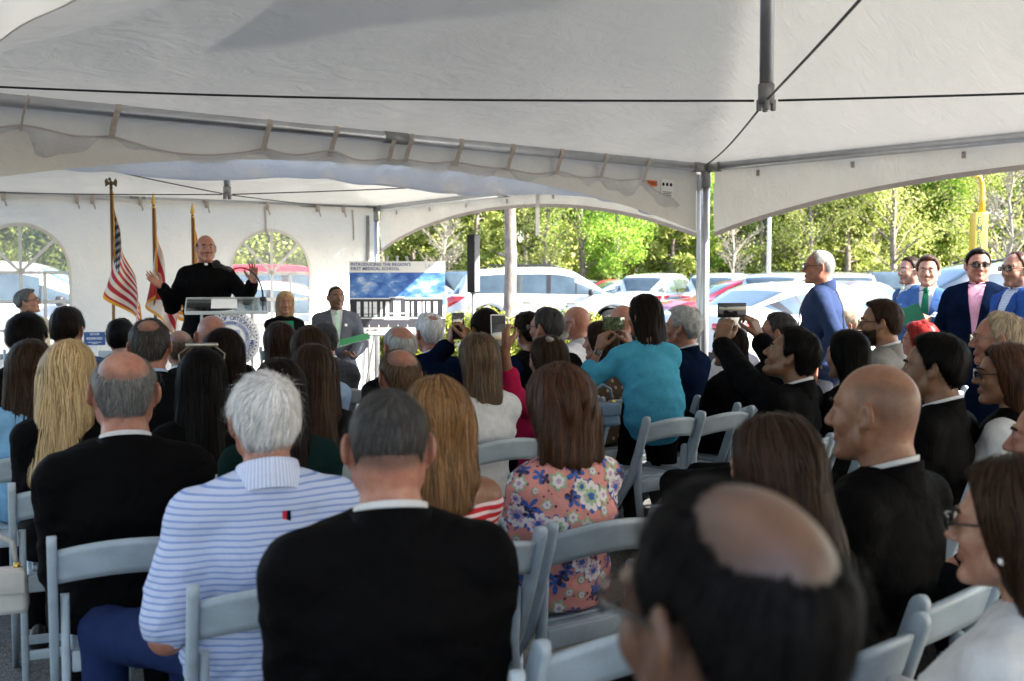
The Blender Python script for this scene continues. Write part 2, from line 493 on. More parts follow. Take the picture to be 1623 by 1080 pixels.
# ---------------------------------------------------------------- back wall with arched windows
def wall_x(px):
    """local x on the back wall (y = HALF) seen at picture column px"""
    o = T2 + FWD2 * (HALF - .05); k = (px - 811.5) / FPX
    # (o + LAT2*x).x = k*(o+LAT2*x).y
    return (k * o.y - o.x) / (LAT2.x - k * LAT2.y)
WX = [wall_x(34), wall_x(431), wall_x(431) + 2 * 0]
def back_wall():
    W = empty('sidewall_root', (0, 0, 0)); bpy.data.objects.remove(W)
    y = HALF - .05; hw = .50; zb, zs = .62, 1.56
    wins = [WX[0], WX[1]]
    hw = max(.42, (wall_x(490) - wall_x(370)) / 2)
    def ztop(x, c): return zs + math.sqrt(max(0, 1 - ((x - c) / hw) ** 2)) * (2.06 - zs)
    xs = set(np.round(np.arange(-HALF + .03, HALF - .02, .06), 3).tolist())
    for c in wins:
        for k in range(25): xs.add(round(c - hw + 2 * hw * k / 24, 4))
    xs = sorted(x for x in xs if -HALF < x < HALF)
    mb = MB()
    def Y(x, z): return y + .018 * math.sin(x * 5 + z * 1.5) + .02 * math.sin(x * 2.3 - z * 4) * (1 - abs(z - 1.2) / 1.4)
    ztopw = EAVE + .0
    cols = []
    def strip(x0, x1, a0, a1, b0, b1, n):
        V = []; F = []
        for k in range(n + 1):
            f = k / n
            z0 = a0 + (b0 - a0) * f; z1 = a1 + (b1 - a1) * f
            V += [(x0, Y(x0, z0), z0), (x1, Y(x1, z1), z1)]
        mb.add(V, [(2 * k, 2 * k + 1, 2 * k + 3, 2 * k + 2) for k in range(n)], 0, True)
    for x0, x1 in zip(xs[:-1], xs[1:]):
        xm = (x0 + x1) / 2
        c = next((c for c in wins if abs(xm - c) < hw), None)
        if c is None: strip(x0, x1, .01, .01, ztopw, ztopw, 14)
        else:
            strip(x0, x1, .01, .01, zb, zb, 4)
            strip(x0, x1, ztop(x0, c), ztop(x1, c), ztopw, ztopw, 5)
    w = mb.build('sidewall', M_wall, tent2, fixn=True)
    for c in wins:
        # window: clear pane, border and muntin tapes
        ol = [(c + hw * math.cos(a), zs + (2.06 - zs) * math.sin(a)) for a in np.linspace(0, PI, 33)]
        ol = [(c + hw, zb)] + ol + [(c - hw, zb)]
        # pane as fan grid
        n = len(ol); V = [(c, y + .012, zs)] + [(x, y + .012, z) for x, z in ol]
        F = [(0, i + 1, (i + 1) % n + 1) for i in range(n)]
        pm = MB().add(V, F, 0, True)
        win = pm.build('window', M_vinyl, tent2)
        fr = MB()
        outl = [(c + (x - c) * 1.06, zs + (z - zs) * 1.08 if z > zs else z) for x, z in ol]
        fr.grid(np.array([[(x, y - .006 + Y(x, z) - y, z), (x2, y - .008 + Y(x2, z2) - y, z2)] for (x, z), (x2, z2) in zip(ol, outl)]))
        fr.build('window_border', M_valance, win)
        def tape(a, b, wd=.018):
            a, b = Vector((a[0], y - .004, a[1])), Vector((b[0], y - .004, b[1]))
            MB().box((a + b) / 2, ((b - a).length, .006, wd * 2), R=Matrix.Rotation(-math.atan2((b - a).z, (b - a).x), 3, 'Y')).build('muntin', M_gutter, win)
        tape((c, zb), (c, 2.06)); tape((c - hw, zs), (c + hw, zs))
        for an in (45, 135):
            tape((c, zs), (c + hw * math.cos(rad(an)), zs + (2.06 - zs) * math.sin(rad(an))))
        for z in (1.24, .93): tape((c - hw, z), (c + hw, z))
        for sx in (-.5, .5): tape((c + sx * hw, .62), (c + sx * hw, zs))
    return w
back_wall()

# clamps, ties and straps on the back beam
for k, px in enumerate([10, 125, 150, 225, 330, 425, 505, 545]):
    x = wall_x(px)
    c = MB().box((x, HALF - .04, EAVE - .02), (.035, .10, .10), bev=.01).tube([(x, HALF - .09, EAVE - .05), (x + .02, HALF - .1, EAVE - .13)], .009, 6)
    c.build('clamp', M_strap, tent2)
for px, ln in ((420, .36), (558, .42)):
    x = wall_x(px)
    MB().grid(np.array([[(x + .012 * s + .05 * q * ln, HALF - .075 - .01 * math.sin(q * 4), EAVE - .03 - q * ln) for s in (-1, 1)] for q in np.linspace(0, 1, 8)])).build('tie_strap', M_strap, tent2)
# paired support rod beside the rear corner post, strap hanging from the arch
MB().tube([(HALF - .17, HALF - .1, .02), (HALF - .17, HALF - .1, EAVE - .1)], .022, 12).build('brace_post', M_alu_dull, tent2)
o = MB().grid(np.array([[(HALF + .03, y, EAVE - .04 - q * .42) for y in (-.62, -.55)] for q in (0, .5, 1)])).build('hanging_strap', M_valance, tent2)

# ---------------------------------------------------------------- rain gutter slung between the tents
def gutter():
    """white trough between both eaves, held by straps to the near beam"""
    h = HALF
    strap_px = [-120, 45, 187, 425, 530, 622, 648, 727, 808, 885, 955, 1022]
    def lx(px):      # local x along the near tent's far beam
        o = T1 + FWDV * HALF; k = (px - 811.5) / FPX
        return (k * o.y - o.x) / (LATV.x - k * LATV.y)
    sx = [lx(p) for p in strap_px]
    xs = np.linspace(sx[0], lx(1080), 150)
    def top(x):
        for a, b in zip(sx[:-1], sx[1:]):
            if a <= x <= b:
                f = (x - a) / (b - a); return (.015 + .12 * max(0, (b - a) - .45)) * math.sin(PI * f) ** (.8 + .5 * abs(math.sin(a * 7))) if b - a > .3 else .012 * math.sin(PI * f)
        return max(0, (x - sx[-1])) * .45
    inv1 = Matrix.Rotation(-TH, 3, 'Z')
    rows = []
    for x in xs:
        far = inv1 @ (T2 - FWD2 * HALF + LAT2 * (x) - T1)
        tz = EAVE - .125 - top(x)
        y0 = h + .02
        yf = y0 + .17
        bot = EAVE - .31 - .025 * math.sin(x * 3.1)
        if x > sx[-1]: bot -= .05
        row = []
        for f in np.linspace(0, 1, 14):
            y = y0 + (yf - y0) * f
            z = tz + (bot - tz) * math.sin(min(1, f / .55) * PI / 2) if f <= .55 else bot + (EAVE - .14 - bot) * ((f - .55) / .45) ** 1.6
            nearest = min(abs(x - s) for s in sx)
            pl = .04 * math.exp(-(nearest / .05) ** 2) * math.sin(f * 9) + .012 * math.sin(x * 16 + f * 5) * (1 - f)
            row.append((x, y + pl, z))
        rows.append(row)
    P = np.array(rows); P[..., 1] += vnoise(P, 5.0, 5) * .03 + vnoise(P * np.array([1, .3, .5]), 11.0, 6) * .016; P[..., 2] += vnoise(P, 4.0, 9) * .02
    G = empty('rain_gutter', T1, TH, 'white vinyl rain gutter sagging between the two tents on straps', 'rain gutter')
    MB().grid(P).build('trough', M_gutter, G)
    MB().grid(np.array([[(p[0], p[1] - .004, p[2] + dz) for dz in (-.007, .003)] for p in P[:, 0]])).build('hem', M_seam, G)
    for x in sx[1:]:
        pts = []
        w2 = .018 if x != sx[1] else .006
        loop = [(h - .038, EAVE - .02), (h - .03, EAVE + .03), (h, EAVE + .04), (h + .04, EAVE + .01), (h + .036, EAVE - .06), (h + .022, EAVE - .16)]
        loop = [(h - .036, EAVE - .005), (h - .030, EAVE - .03), (h - .012, EAVE - .07), (h + .012, EAVE - .15)]
        MB().grid(np.array([[(x + s * w2 + (1 - q / 3) * .02, y, z) for s in (-1, 1)] for q, (y, z) in enumerate([(h - .012, EAVE + .036), (h - .034, EAVE + .014)] + loop)])).build('strap', M_strap, G)
gutter()

# the flap on the left eave of the near tent, hanging free in the sun
def left_flap():
    h = HALF
    n = 50; P = np.zeros((n + 1, 9, 3))
    for i in range(n + 1):
        y = -h + 2 * h * i / n
        for j in range(9): P[i, j] = (-h - .02 - .07 * j, y, EAVE - .03 - .10 * math.sin(j / 8 * PI / 2))
    P[..., 0] += vnoise(P, 3, 4) * .03
    MB().grid(P).build('side_gutter', M_gutter, tent1)
left_flap()

# warning stickers on the gutter-side valance by the post
M_orange = mat('orange sticker', (.75, .16, .02), .5, 0, .05, 10)
M_ink = mat('black ink', (.02, .02, .02), .6, 0, .1, 10)
def stickers():
    h = HALF
    o = arch_valance(HALF - .06, .52, .17, 21)
    Q = np.array([[(p[0], h + .05, EAVE + p[2]) for p in row] for row in o])
    v = MB().grid(Q).build('valance', M_valance, tent1)
    def patch(x, z, w_, h_, m, nm, parent, dy=0): return MB().box((x, h + .043 - dy, z), (w_, .003, h_)).build(nm, m, parent)
    s = patch(h - .62, EAVE - .155, .16, .045, M_orange, 'warning_sticker', v)
    t = text_mesh('WARNING', .038, M_ink); q = obj('lettering', t, s); q.location = (h - .62, h + .040, EAVE - .155); q.rotation_euler = (PI / 2, 0, 0)
    s = patch(h - .42, EAVE - .19, .14, .15, M_paper, 'care_label', v)
    for k in range(5):
        patch(h - .42, EAVE - .215 - k * .012, .11 - .02 * (k % 2), .004, M_ink, 'print_line', s, .003)
    for k in range(3):
        MB().tube([(h - .465 + k * .045, h + .0385, EAVE - .155), (h - .465 + k * .045, h + .0415, EAVE - .155)], .014, 10).build('pictogram', M_ink, s)
stickers()
# ---------------------------------------------------------------- cars
M_tyre = mat('tyre rubber', (.016, .016, .017), .8, 0, .2, 30, .2, 80)
M_rim = mat('alloy rim', (.48, .49, .50), .3, .9, .08, 10)
M_trim = mat('black trim', (.018, .018, .02), .5, 0, .2, 15)
M_under = mat('underbody', (.008, .008, .008), .9, 0, .2, 10)
M_lamp = mat('headlamp glass', (.62, .65, .67), .08, .5, .15, 30)
M_red_lamp = mat('tail lamp red', (.55, .015, .02), .15, 0, .2, 30, coat=.8)
M_plate = mat('number plate', (.65, .66, .62), .5, 0, .2, 60)
def glass_mat():
    m = mat('car window glass', (.045, .065, .075), .05, 0, .35, 1.6, spec=.9, coat=1.0)
    return m
M_glass = glass_mat()
def paint(name, col, metal=0.0):
    return mat(name, col, .28, metal, .03, 3, coat=1.0, spec=.5)
PW = paint('white car paint', (.60, .60, .595)); PR = paint('red car paint', (.42, .018, .03), .2)
PS = paint('silver car paint', (.52, .53, .54), .5); PD = paint('dark grey car paint', (.20, .215, .225), .4)
PB = paint('dark blue car paint', (.02, .035, .08), .3); PM = paint('maroon grey car paint', (.16, .12, .12), .3)
PK = paint('black car paint', (.012, .012, .014), .2)
def interp(x, pts):
    xs = [p[0] for p in pts]; ys = [p[1] for p in pts]
    return float(np.interp(x, xs, ys))
def smoothpts(pts, n=6):
    return pts
CAR_CACHE = {}
def car_meshes(kind):
    if kind in CAR_CACHE: return CAR_CACHE[kind]
    if kind == 'suv':
        Lh, W, clear = 2.52, .98, .24; wx = (-1.50, 1.52); wr = .375
        belt = [(-2.52, .98), (-2.4, 1.08), (-1.2, 1.10), (1.0, 1.07), (1.3, 1.08), (2.1, 1.0), (2.42, .86), (2.52, .70)]
        roof = [(-2.45, 1.08), (-2.30, 1.30), (-2.08, 1.60), (-1.85, 1.71), (-1.2, 1.76), (-.2, 1.78), (.3, 1.75), (.62, 1.66), (1.05, 1.38), (1.42, 1.09)]
        pill = [(-2.2, -1.93), (-1.10, -1.0), (-.08, .03), (.62, .66)]
    elif kind == 'crossover':
        Lh, W, clear = 2.28, .92, .22; wx = (-1.38, 1.36); wr = .355
        belt = [(-2.28, .85), (-2.15, 1.02), (-1.0, 1.03), (.9, .98), (1.2, .99), (1.9, .90), (2.2, .76), (2.28, .62)]
        roof = [(-2.2, 1.02), (-2.0, 1.25), (-1.8, 1.50), (-1.5, 1.60), (-.5, 1.66), (.1, 1.64), (.5, 1.53), (.95, 1.25), (1.32, 1.0)]
        pill = [(-2.0, -1.78), (-.98, -.88), (-.02, .08), (.60, .64)]
    else:
        Lh, W, clear = 2.45, .93, .19; wx = (-1.42, 1.44); wr = .34
        belt = [(-2.45, .80), (-2.38, .99), (-1.7, 1.03), (-1.3, .99), (.7, .93), (1.0, .95), (1.9, .87), (2.3, .74), (2.45, .58)]
        roof = [(-1.78, 1.03), (-1.5, 1.14), (-1.0, 1.34), (-.6, 1.43), (-.1, 1.46), (.25, 1.43), (.6, 1.31), (1.22, .955)]
        pill = [(-1.42, -1.25), (-.98, -.94), (-.10, .0), (.72, .75)]
    x0c, x1c = roof[0][0], roof[-1][0]
    xs = np.unique(np.round(np.concatenate([np.linspace(-Lh, Lh, 66), np.linspace(-Lh, -Lh + .25, 8), np.linspace(Lh - .3, Lh, 8)] +
        [c + np.linspace(-wr - .07, wr + .07, 20) for c in wx] + [np.array(q) for q in pill]), 3))
    def sm(f, x, d=.05): return (f(x - d) + 2 * f(x) + f(x + d)) / 4
    rows = []; info = []
    for x in xs:
        e = abs(x) / Lh
        wv = W * (1 - .16 * max(0, (e - .72) / .28) ** 2.2)
        zb = clear + .16 * max(0, (e - .86) / .14) ** 1.5
        for c in wx:
            R = wr + .065
            if abs(x - c) < R: zb = max(zb, wr + math.sqrt(R * R - (x - c) ** 2))
        bl = sm(lambda q: interp(q, belt), x)
        cab = x0c < x < x1c
        rf = sm(lambda q: max(interp(q, belt) + .02, interp(q, roof) if x0c < q < x1c else 0), x, .06) if x0c - .06 < x < x1c + .06 else bl + .02
        g = max(0, rf - bl - .02); t = min(1, g / .45)
        zb = min(zb, bl - .12)
        sec = [(0, zb)] if False else []
        H = bl - zb
        for f, wf in ((0, .965), (.12, .985), (.35, 1.0), (.55, 1.003), (.66, .992), (.80, .995), (.92, .982), (1.0, .945)):
            sec.append((wv * wf, zb + H * f))
        yb = wv * .925; yt = wv * (.72 if kind != 'sedan' else .66)
        for f in (.02, .2, .4, .6, .8, .93):
            yy = yb + (yt - yb) * f ** 1.15
            fy = yb * (1 - .55 * f)
            sec.append((yy * t + fy * (1 - t), bl + .012 + g * f * .93 + (1 - t) * .03 * f))
        for f in (.0, .3, .6, .85, 1.0):
            top = sec[13][0] * .94
            sec.append((top * (1 - f), bl + .012 + g * (.97 + .05 * math.sin(f * PI / 2)) + (1 - t) * (.03 + .015 * f)))
        rows.append(sec); info.append((x, bl, rf, g, t))
    P = np.array([[(x, y, z) for y, z in sec] for x, sec in zip(xs, rows)])
    n, k = P.shape[:2]
    V = []; F = []; FM = []
    P2 = P.copy(); P2[..., 1] *= -1
    V = np.concatenate([P.reshape(-1, 3), P2.reshape(-1, 3)])
    gmax = max(i[3] for i in info)
    for i in range(n - 1):
        xm = (xs[i] + xs[i + 1]) / 2; g = (info[i][3] + info[i + 1][3]) / 2
        slope = abs(info[i + 1][2] - info[i][2]) / (xs[i + 1] - xs[i])
        for j in range(k - 1):
            m = 0
            if 8 <= j <= 12 and g > .10 and x0c + .1 < xm < x1c - .12:
                m = 1
                for a, b in pill:
                    if a <= xm <= b: m = 2 if kind != 'suv' or xm > -1.5 else 0
                if slope > .42 and (xm > .5 or xm < -1.5): m = 0 if j > 10 else m
                if j == 12: m = 0
            if j >= 14 and g > .05 and slope > .36 and x0c < xm < x1c:
                m = 1
            if j == 13 and g > .05 and slope > .36: m = 0
            if j == 0: m = 2
            FM += [m, m]
            a, b, c, d = i * k + j, (i + 1) * k + j, (i + 1) * k + j + 1, i * k + j + 1
            F.append((a, b, c, d)); o = n * k; F.append((a + o, d + o, c + o, b + o))
    # ends
    for i, rev in ((0, False), (n - 1, True)):
        for j in range(k - 1):
            a, b = i * k + j, i * k + j + 1; o = n * k
            F.append((a, b, b + o, a + o)); FM.append(2 if j < 2 else 0)
    bm = bmesh.new()
    me = mesh_np('car_body', V, [tuple(f) for f in F], [PW, M_glass, M_trim], True, FM)
    bm.from_mesh(me); bmesh.ops.remove_doubles(bm, verts=bm.verts, dist=1e-5); bmesh.ops.recalc_face_normals(bm, faces=bm.faces); bm.to_mesh(me); 
    bvh = BVHTree.FromBMesh(bm); bm.free()
    parts = {}
    def drape(corners, d, off=.006, nu=8, nv=5):
        c = [Vector(q) for q in corners]; d = Vector(d).normalized(); G = []
        for i in range(nu + 1):
            row = []
            for j in range(nv + 1):
                u, v = i / nu, j / nv
                p = (c[0] * (1 - u) + c[1] * u) * (1 - v) + (c[3] * (1 - u) + c[2] * u) * v
                h = bvh.ray_cast(p - d * 1.5, d)
                q = h[0] - d * off if h[0] is not None else p
                row.append(tuple(q))
            G.append(row)
        return np.array(G)
    # wheel: tyre with rim
    wt = MB(); Mw = Matrix.Rotation(PI / 2, 4, 'X')
    wt.lathe([(wr * .68, -.11), (wr * .9, -.115), (wr * .985, -.09), (wr, -.04), (wr, .04), (wr * .985, .09), (wr * .9, .115), (wr * .68, .11)], 32, 0, Mw)
    rim = MB(); rim.lathe([(0.0, .075), (wr * .16, .078), (wr * .2, .06)], 24, 0, Mw); rim.lathe([(wr * .60, .06), (wr * .66, .10), (wr * .70, .112)], 32, 0, Mw)
    rim.lathe([(.0, .0), (wr * .66, .0)], 24, 1, Mw)
    for q in range(10):
        a = q * 2 * PI / 10
        rim.box((math.cos(a) * wr * .40, -.068, math.sin(a) * wr * .40), (wr * .52, .02, .045), R=Matrix.Rotation(-a, 3, 'Y'))
    parts = dict(body=me, tyre=wt.mesh('tyre', M_tyre), rim=rim.mesh('rim', [M_rim, M_under]), wx=wx, wr=wr, W=W, Lh=Lh, drape=drape, belt=belt, roof=roof, kind=kind)
    CAR_CACHE[kind] = parts
    return parts
PAINTED = {}
def car(kind, loc, rz, pt, label, name='parked_car', rack=False):
    p = car_meshes(kind); W, Lh, wr = p['W'], p['Lh'], p['wr']; dr = p['drape']
    C = empty(name, loc, rz, label, 'car', 'cars parked beyond the tent')
    key = (kind, pt.name)
    if key not in PAINTED:
        me = p['body'].copy(); me.materials[0] = pt
        ex = {}
        s = 1
        bz = interp(Lh - .25, p['belt']); rz_ = interp(-Lh + .1, p['belt'])
        for s in (1, -1):
            # lamps wrap round the corners: side piece projected from the side
            y = s * 2
            if kind == 'suv': hl = [(Lh - .62, y, bz - .02), (Lh - .16, y, bz - .10), (Lh - .14, y, bz - .20), (Lh - .5, y, bz - .14)]; tl = [(-Lh + .02, y, 1.06), (-Lh + .52, y, 1.06), (-Lh + .30, y, .92), (-Lh + .04, y, .78)]
            elif kind == 'crossover': hl = [(Lh - .6, y, bz + .0), (Lh - .12, y, bz - .10), (Lh - .14, y, bz - .20), (Lh - .42, y, bz - .13)]; tl = [(-Lh + .04, y, .98), (-Lh + .50, y, .97), (-Lh + .40, y, .90), (-Lh + .04, y, .86)]
            else: hl = [(Lh - .62, y, bz + .0), (Lh - .14, y, bz - .09), (Lh - .14, y, bz - .17), (Lh - .4, y, bz - .12)]; tl = [(-Lh + .04, y, .93), (-Lh + .42, y, .93), (-Lh + .34, y, .85), (-Lh + .04, y, .76)]
            ex[('headlight', s)] = MB().grid(dr(hl, (0, -s, 0), .008)).mesh('headlight', M_lamp, False)
            ex[('tail_light', s)] = MB().grid(dr(tl, (0, -s, 0), .008)).mesh('tail_light', M_red_lamp, False)
            tz = 1.04 if kind == 'suv' else (.96 if kind == 'crossover' else .91)
            ex[('rear_lamp', s)] = MB().grid(dr([(-4, s * W * .86, tz), (-4, s * W * .48, tz - .01), (-4, s * W * .5, tz - .09), (-4, s * W * .86, tz - .16)], (1, 0, 0), .008)).mesh('tail_light', M_red_lamp, False)
            ex[('front_lamp', s)] = MB().grid(dr([(4, s * W * .82, bz - .06), (4, s * W * .45, bz - .10), (4, s * W * .48, bz - .18), (4, s * W * .8, bz - .2)], (-1, 0, 0), .008)).mesh('headlight', M_lamp, False)
            for q, hx in enumerate((-.55, .5)):
                hz = .90 if kind == 'suv' else .84
                ex[('door_handle', s, q)] = MB().grid(dr([(hx - .11, y, hz + .018), (hx + .11, y, hz + .018), (hx + .11, y, hz - .018), (hx - .11, y, hz - .018)], (0, -s, 0), .03, 6, 2)).mesh('door_handle', M_chrome, False)
            mx = 1.0 if kind == 'suv' else (.86 if kind == 'crossover' else .66)
            mz = interp(mx, p['belt']) + .08
            ex[('mirror', s)] = MB().box((mx, s * (W + .10), mz), (.12, .22, .16), bev=.045).box((mx + .02, s * (W - .03), mz - .05), (.06, .12, .04), bev=.01).mesh('mirror', [M_trim if kind == 'suv' else pt])
            for q, gx in enumerate(((-1.0, .0, .98) if kind == 'suv' else (-.9, .02, .85))):
                G = dr([(gx - .005, y, .34), (gx + .005, y, .34), (gx + .005, y, interp(gx, p['belt']) - .05), (gx - .005, y, interp(gx, p['belt']) - .05)], (0, -s, 0), .003, 1, 12)
                ex[('door_gap', s, q)] = MB().grid(G).mesh('door_gap', M_trim, False)
        gz = bz - .2
        ex[('grille', 0)] = MB().grid(dr([(4, W * .44, gz + .1), (4, -W * .44, gz + .1), (4, -W * .36, gz - .12), (4, W * .36, gz - .12)], (-1, 0, 0), .006)).mesh('grille', M_trim, False)
        pz = .88 if kind == 'crossover' else (.95 if kind == 'suv' else .78)
        ex[('number_plate', 0)] = MB().grid(dr([(-4, -.16, pz), (-4, .16, pz), (-4, .16, pz - .13), (-4, -.16, pz - .13)], (1, 0, 0), .012, 3, 2)).mesh('number_plate', M_plate, False)
        und = MB().box((0, 0, .42), (2 * Lh - .5, 2 * W - .36, .46)); ex[('underbody', 0)] = und.mesh('underbody', M_under)
        PAINTED[key] = (me, ex)
    me, ex = PAINTED[key]
    obj('body', me, C)
    names = {'rear_lamp': 'tail_light', 'front_lamp': 'headlight'}
    for k, m in ex.items(): obj(names.get(k[0], k[0]), m, C)
    for xw in p['wx']:
        for s in (1, -1):
            M = Matrix.Translation((xw, s * (W - .13), wr)) @ (Matrix.Rotation(PI, 4, 'Z') if s > 0 else Matrix())
            wh = empty('wheel', (0, 0, 0)); wh.parent = C; wh.matrix_basis = M
            obj('tyre', p['tyre'], wh); obj('rim', p['rim'], wh)
    if rack:
        zt = max(q[1] for q in p['roof'])
        for s in (1, -1):
            MB().tube([(-1.6, s * .62, zt - .07), (-1.5, s * .62, zt + .03), (.0, s * .62, zt + .045), (.25, s * .6, zt - .02)], .018, 8).build('roof_rail', M_trim, C)
    return C
def gp(px, D): q = at(px, 441, D); return Vector((q.x, q.y, 0))
car('suv', gp(872, 28.0), rad(-3), PW, 'white full size SUV seen side-on behind the low hedge', rack=True)
car('sedan', gp(1270, 16.6), rad(38), PW, 'large white sedan parked tail-on just past the tent posts')
car('suv', gp(1560, 19.5), rad(188), PD, 'grey SUV parked behind the standing men in blue jackets', rack=True)
car('crossover', gp(1050, 36.0), rad(62), PW, 'white crossover with red tail lamps seen from its rear corner')
car('sedan', gp(1172, 30.0), rad(196), PR, 'low red sedan nosing out beside the white crossover')
car('sedan', gp(965, 45.0), rad(186), PR, 'red sedan seen side-on behind the slim green tree')
car('sedan', gp(985, 38.5), rad(200), PS, 'silver sedan between the white SUV and the red sedan')
car('sedan', gp(915, 50.0), rad(160), PW, 'white sedan far behind the nose of the side-on white SUV')
car('crossover', gp(1150, 35.0), rad(66), PW, 'white crossover behind the tent posts, spoiler toward us')
car('crossover', gp(1120, 45.0), rad(80), PB, 'dark blue crossover in the far row behind the tent posts', rack=True)
car('crossover', gp(1205, 40.0), rad(70), PW, 'white crossover in the far row beside the lamp post', rack=True)
car('suv', gp(1290, 44.0), rad(75), PK, 'black SUV in the far row behind the man in the navy shirt', rack=True)
car('crossover', gp(1245, 30.0), rad(64), PS, 'silver crossover over the roof of the large white sedan')
car('sedan', gp(1335, 27.0), rad(212), PM, 'maroon sedan between the navy shirt man and the grey SUV')
car('crossover', gp(1345, 34.0), rad(75), PW, 'white crossover behind the maroon sedan', rack=True)
car('suv', gp(1395, 41.0), rad(78), PK, 'black SUV in the far row behind the bespectacled man in blue', rack=True)
car('crossover', gp(1440, 46.0), rad(80), PB, 'dark blue crossover in the far row over the grey SUV')
car('crossover', gp(1180, 49.0), rad(85), PS, 'silver crossover in the last row between the tent posts and lamp post')
car('suv', gp(1325, 51.0), rad(84), PW, 'white SUV in the last row behind the black SUVs', rack=True)
car('sedan', gp(1375, 50.0), rad(88), PD, 'dark grey sedan in the last row over the maroon sedan')
car('crossover', gp(1010, 50.0), rad(170), PK, 'black crossover in the last row over the red sedan')
car('suv', gp(735, 38.0), rad(94), PK, 'black SUV beyond the column loudspeaker', rack=True)
car('suv', gp(790, 41.0), rad(90), PW, 'white SUV with roof rails behind the tree trunk', rack=True)
car('crossover', gp(655, 34.0), rad(10), PS, 'silver crossover behind the architectural poster board')
car('suv', gp(455, 22.0), rad(10), PR, 'red SUV seen through the arched window behind the lectern')
car('sedan', gp(440, 17.8), rad(6), PW, 'white sedan close behind the arched window by the lectern')
car('suv', gp(20, 18.0), rad(8), PW, 'white SUV seen through the arched window beside the flag')
car('sedan', gp(95, 24.0), rad(190), PS, 'silver sedan seen through the far edge of the arched window')

# ---------------------------------------------------------------- trees, hedge
def leaf_mat(name, cols, trans=.35):
    m = bpy.data.materials.new(name); m.use_nodes = True
    t = m.node_tree; b = t.nodes['Principled BSDF']; L = t.links.new
    at_ = N(t, 'Attribute'); at_.attribute_name = 'tone'
    c = ramp(t, at_.outputs['Fac'], [(i / (len(cols) - 1), q) for i, q in enumerate(cols)])
    L(c, b.inputs['Base Color']); b.inputs['Roughness'].default_value = .55; b.inputs['Specular IOR Level'].default_value = .3
    tr = N(t, 'BsdfTranslucent'); L(c, tr.inputs[0])
    mx = N(t, 'MixShader'); mx.inputs[0].default_value = trans
    L(b.outputs[0], mx.inputs[1]); L(tr.outputs[0], mx.inputs[2]); L(mx.outputs[0], t.nodes['Material Output'].inputs[0])
    return m
LEAF = {
 'bright': leaf_mat('fresh spring leaves', [(.13, .24, .025), (.26, .44, .045), (.42, .58, .09)]),
 'yellow': leaf_mat('yellow green leaves', [(.24, .29, .06), (.42, .47, .12), (.58, .58, .22)]),
 'pine': leaf_mat('pine needles', [(.12, .16, .028), (.27, .32, .055), (.46, .48, .14)], .2),
 'dark': leaf_mat('dark oak leaves', [(.035, .06, .015), (.11, .16, .03), (.24, .28, .06)], .2),
 'bare': leaf_mat('pale twigs', [(.26, .23, .15), (.34, .31, .21), (.40, .37, .26)], .0),
 'hedge': leaf_mat('box hedge leaves', [(.07, .10, .015), (.22, .26, .035), (.44, .44, .08)], .25),
 'plant': leaf_mat('broad plant leaves', [(.02, .08, .02), (.04, .14, .03), (.08, .20, .05)], .2)}
M_bark = mat('tree bark', (.24, .20, .165), .9, 0, .35, 9, 1.0, 22, stretch=(1, 1, .35), tint=(.09, .07, .055))
M_palebark = mat('pale bark', (.27, .245, .195), .9, 0, .25, 9, .6, 30)
def leaves(C, n, size, rs, aspect=1.0, droop=0.0):
    """n leaf quads around centres C (m,3,+radius)"""
    C = np.asarray(C); k = rs.randint(0, len(C), n); c = C[k]
    d = rs.normal(size=(n, 3)); d /= np.linalg.norm(d, axis=1)[:, None]
    rr = c[:, 3] * rs.rand(n) ** .45
    p = c[:, :3] + d * rr[:, None]
    a = rs.normal(size=(n, 3)); a[:, 2] -= droop; a /= np.linalg.norm(a, axis=1)[:, None]
    b = np.cross(a, rs.normal(size=(n, 3))); b /= np.linalg.norm(b, axis=1)[:, None]
    s = size * (.6 + .8 * rs.rand(n))[:, None]
    a *= s * aspect; b *= s
    V = np.stack([p - a, p + b * .55, p + a, p - b * .55], 1).reshape(-1, 3)
    F = np.arange(4 * n).reshape(-1, 4)
    tone = np.repeat(np.clip(.5 + .28 * rs.normal(size=n) + .25 * (c[:, 4] if c.shape[1] > 4 else 0), 0, 1), 4)
    return V, F, tone
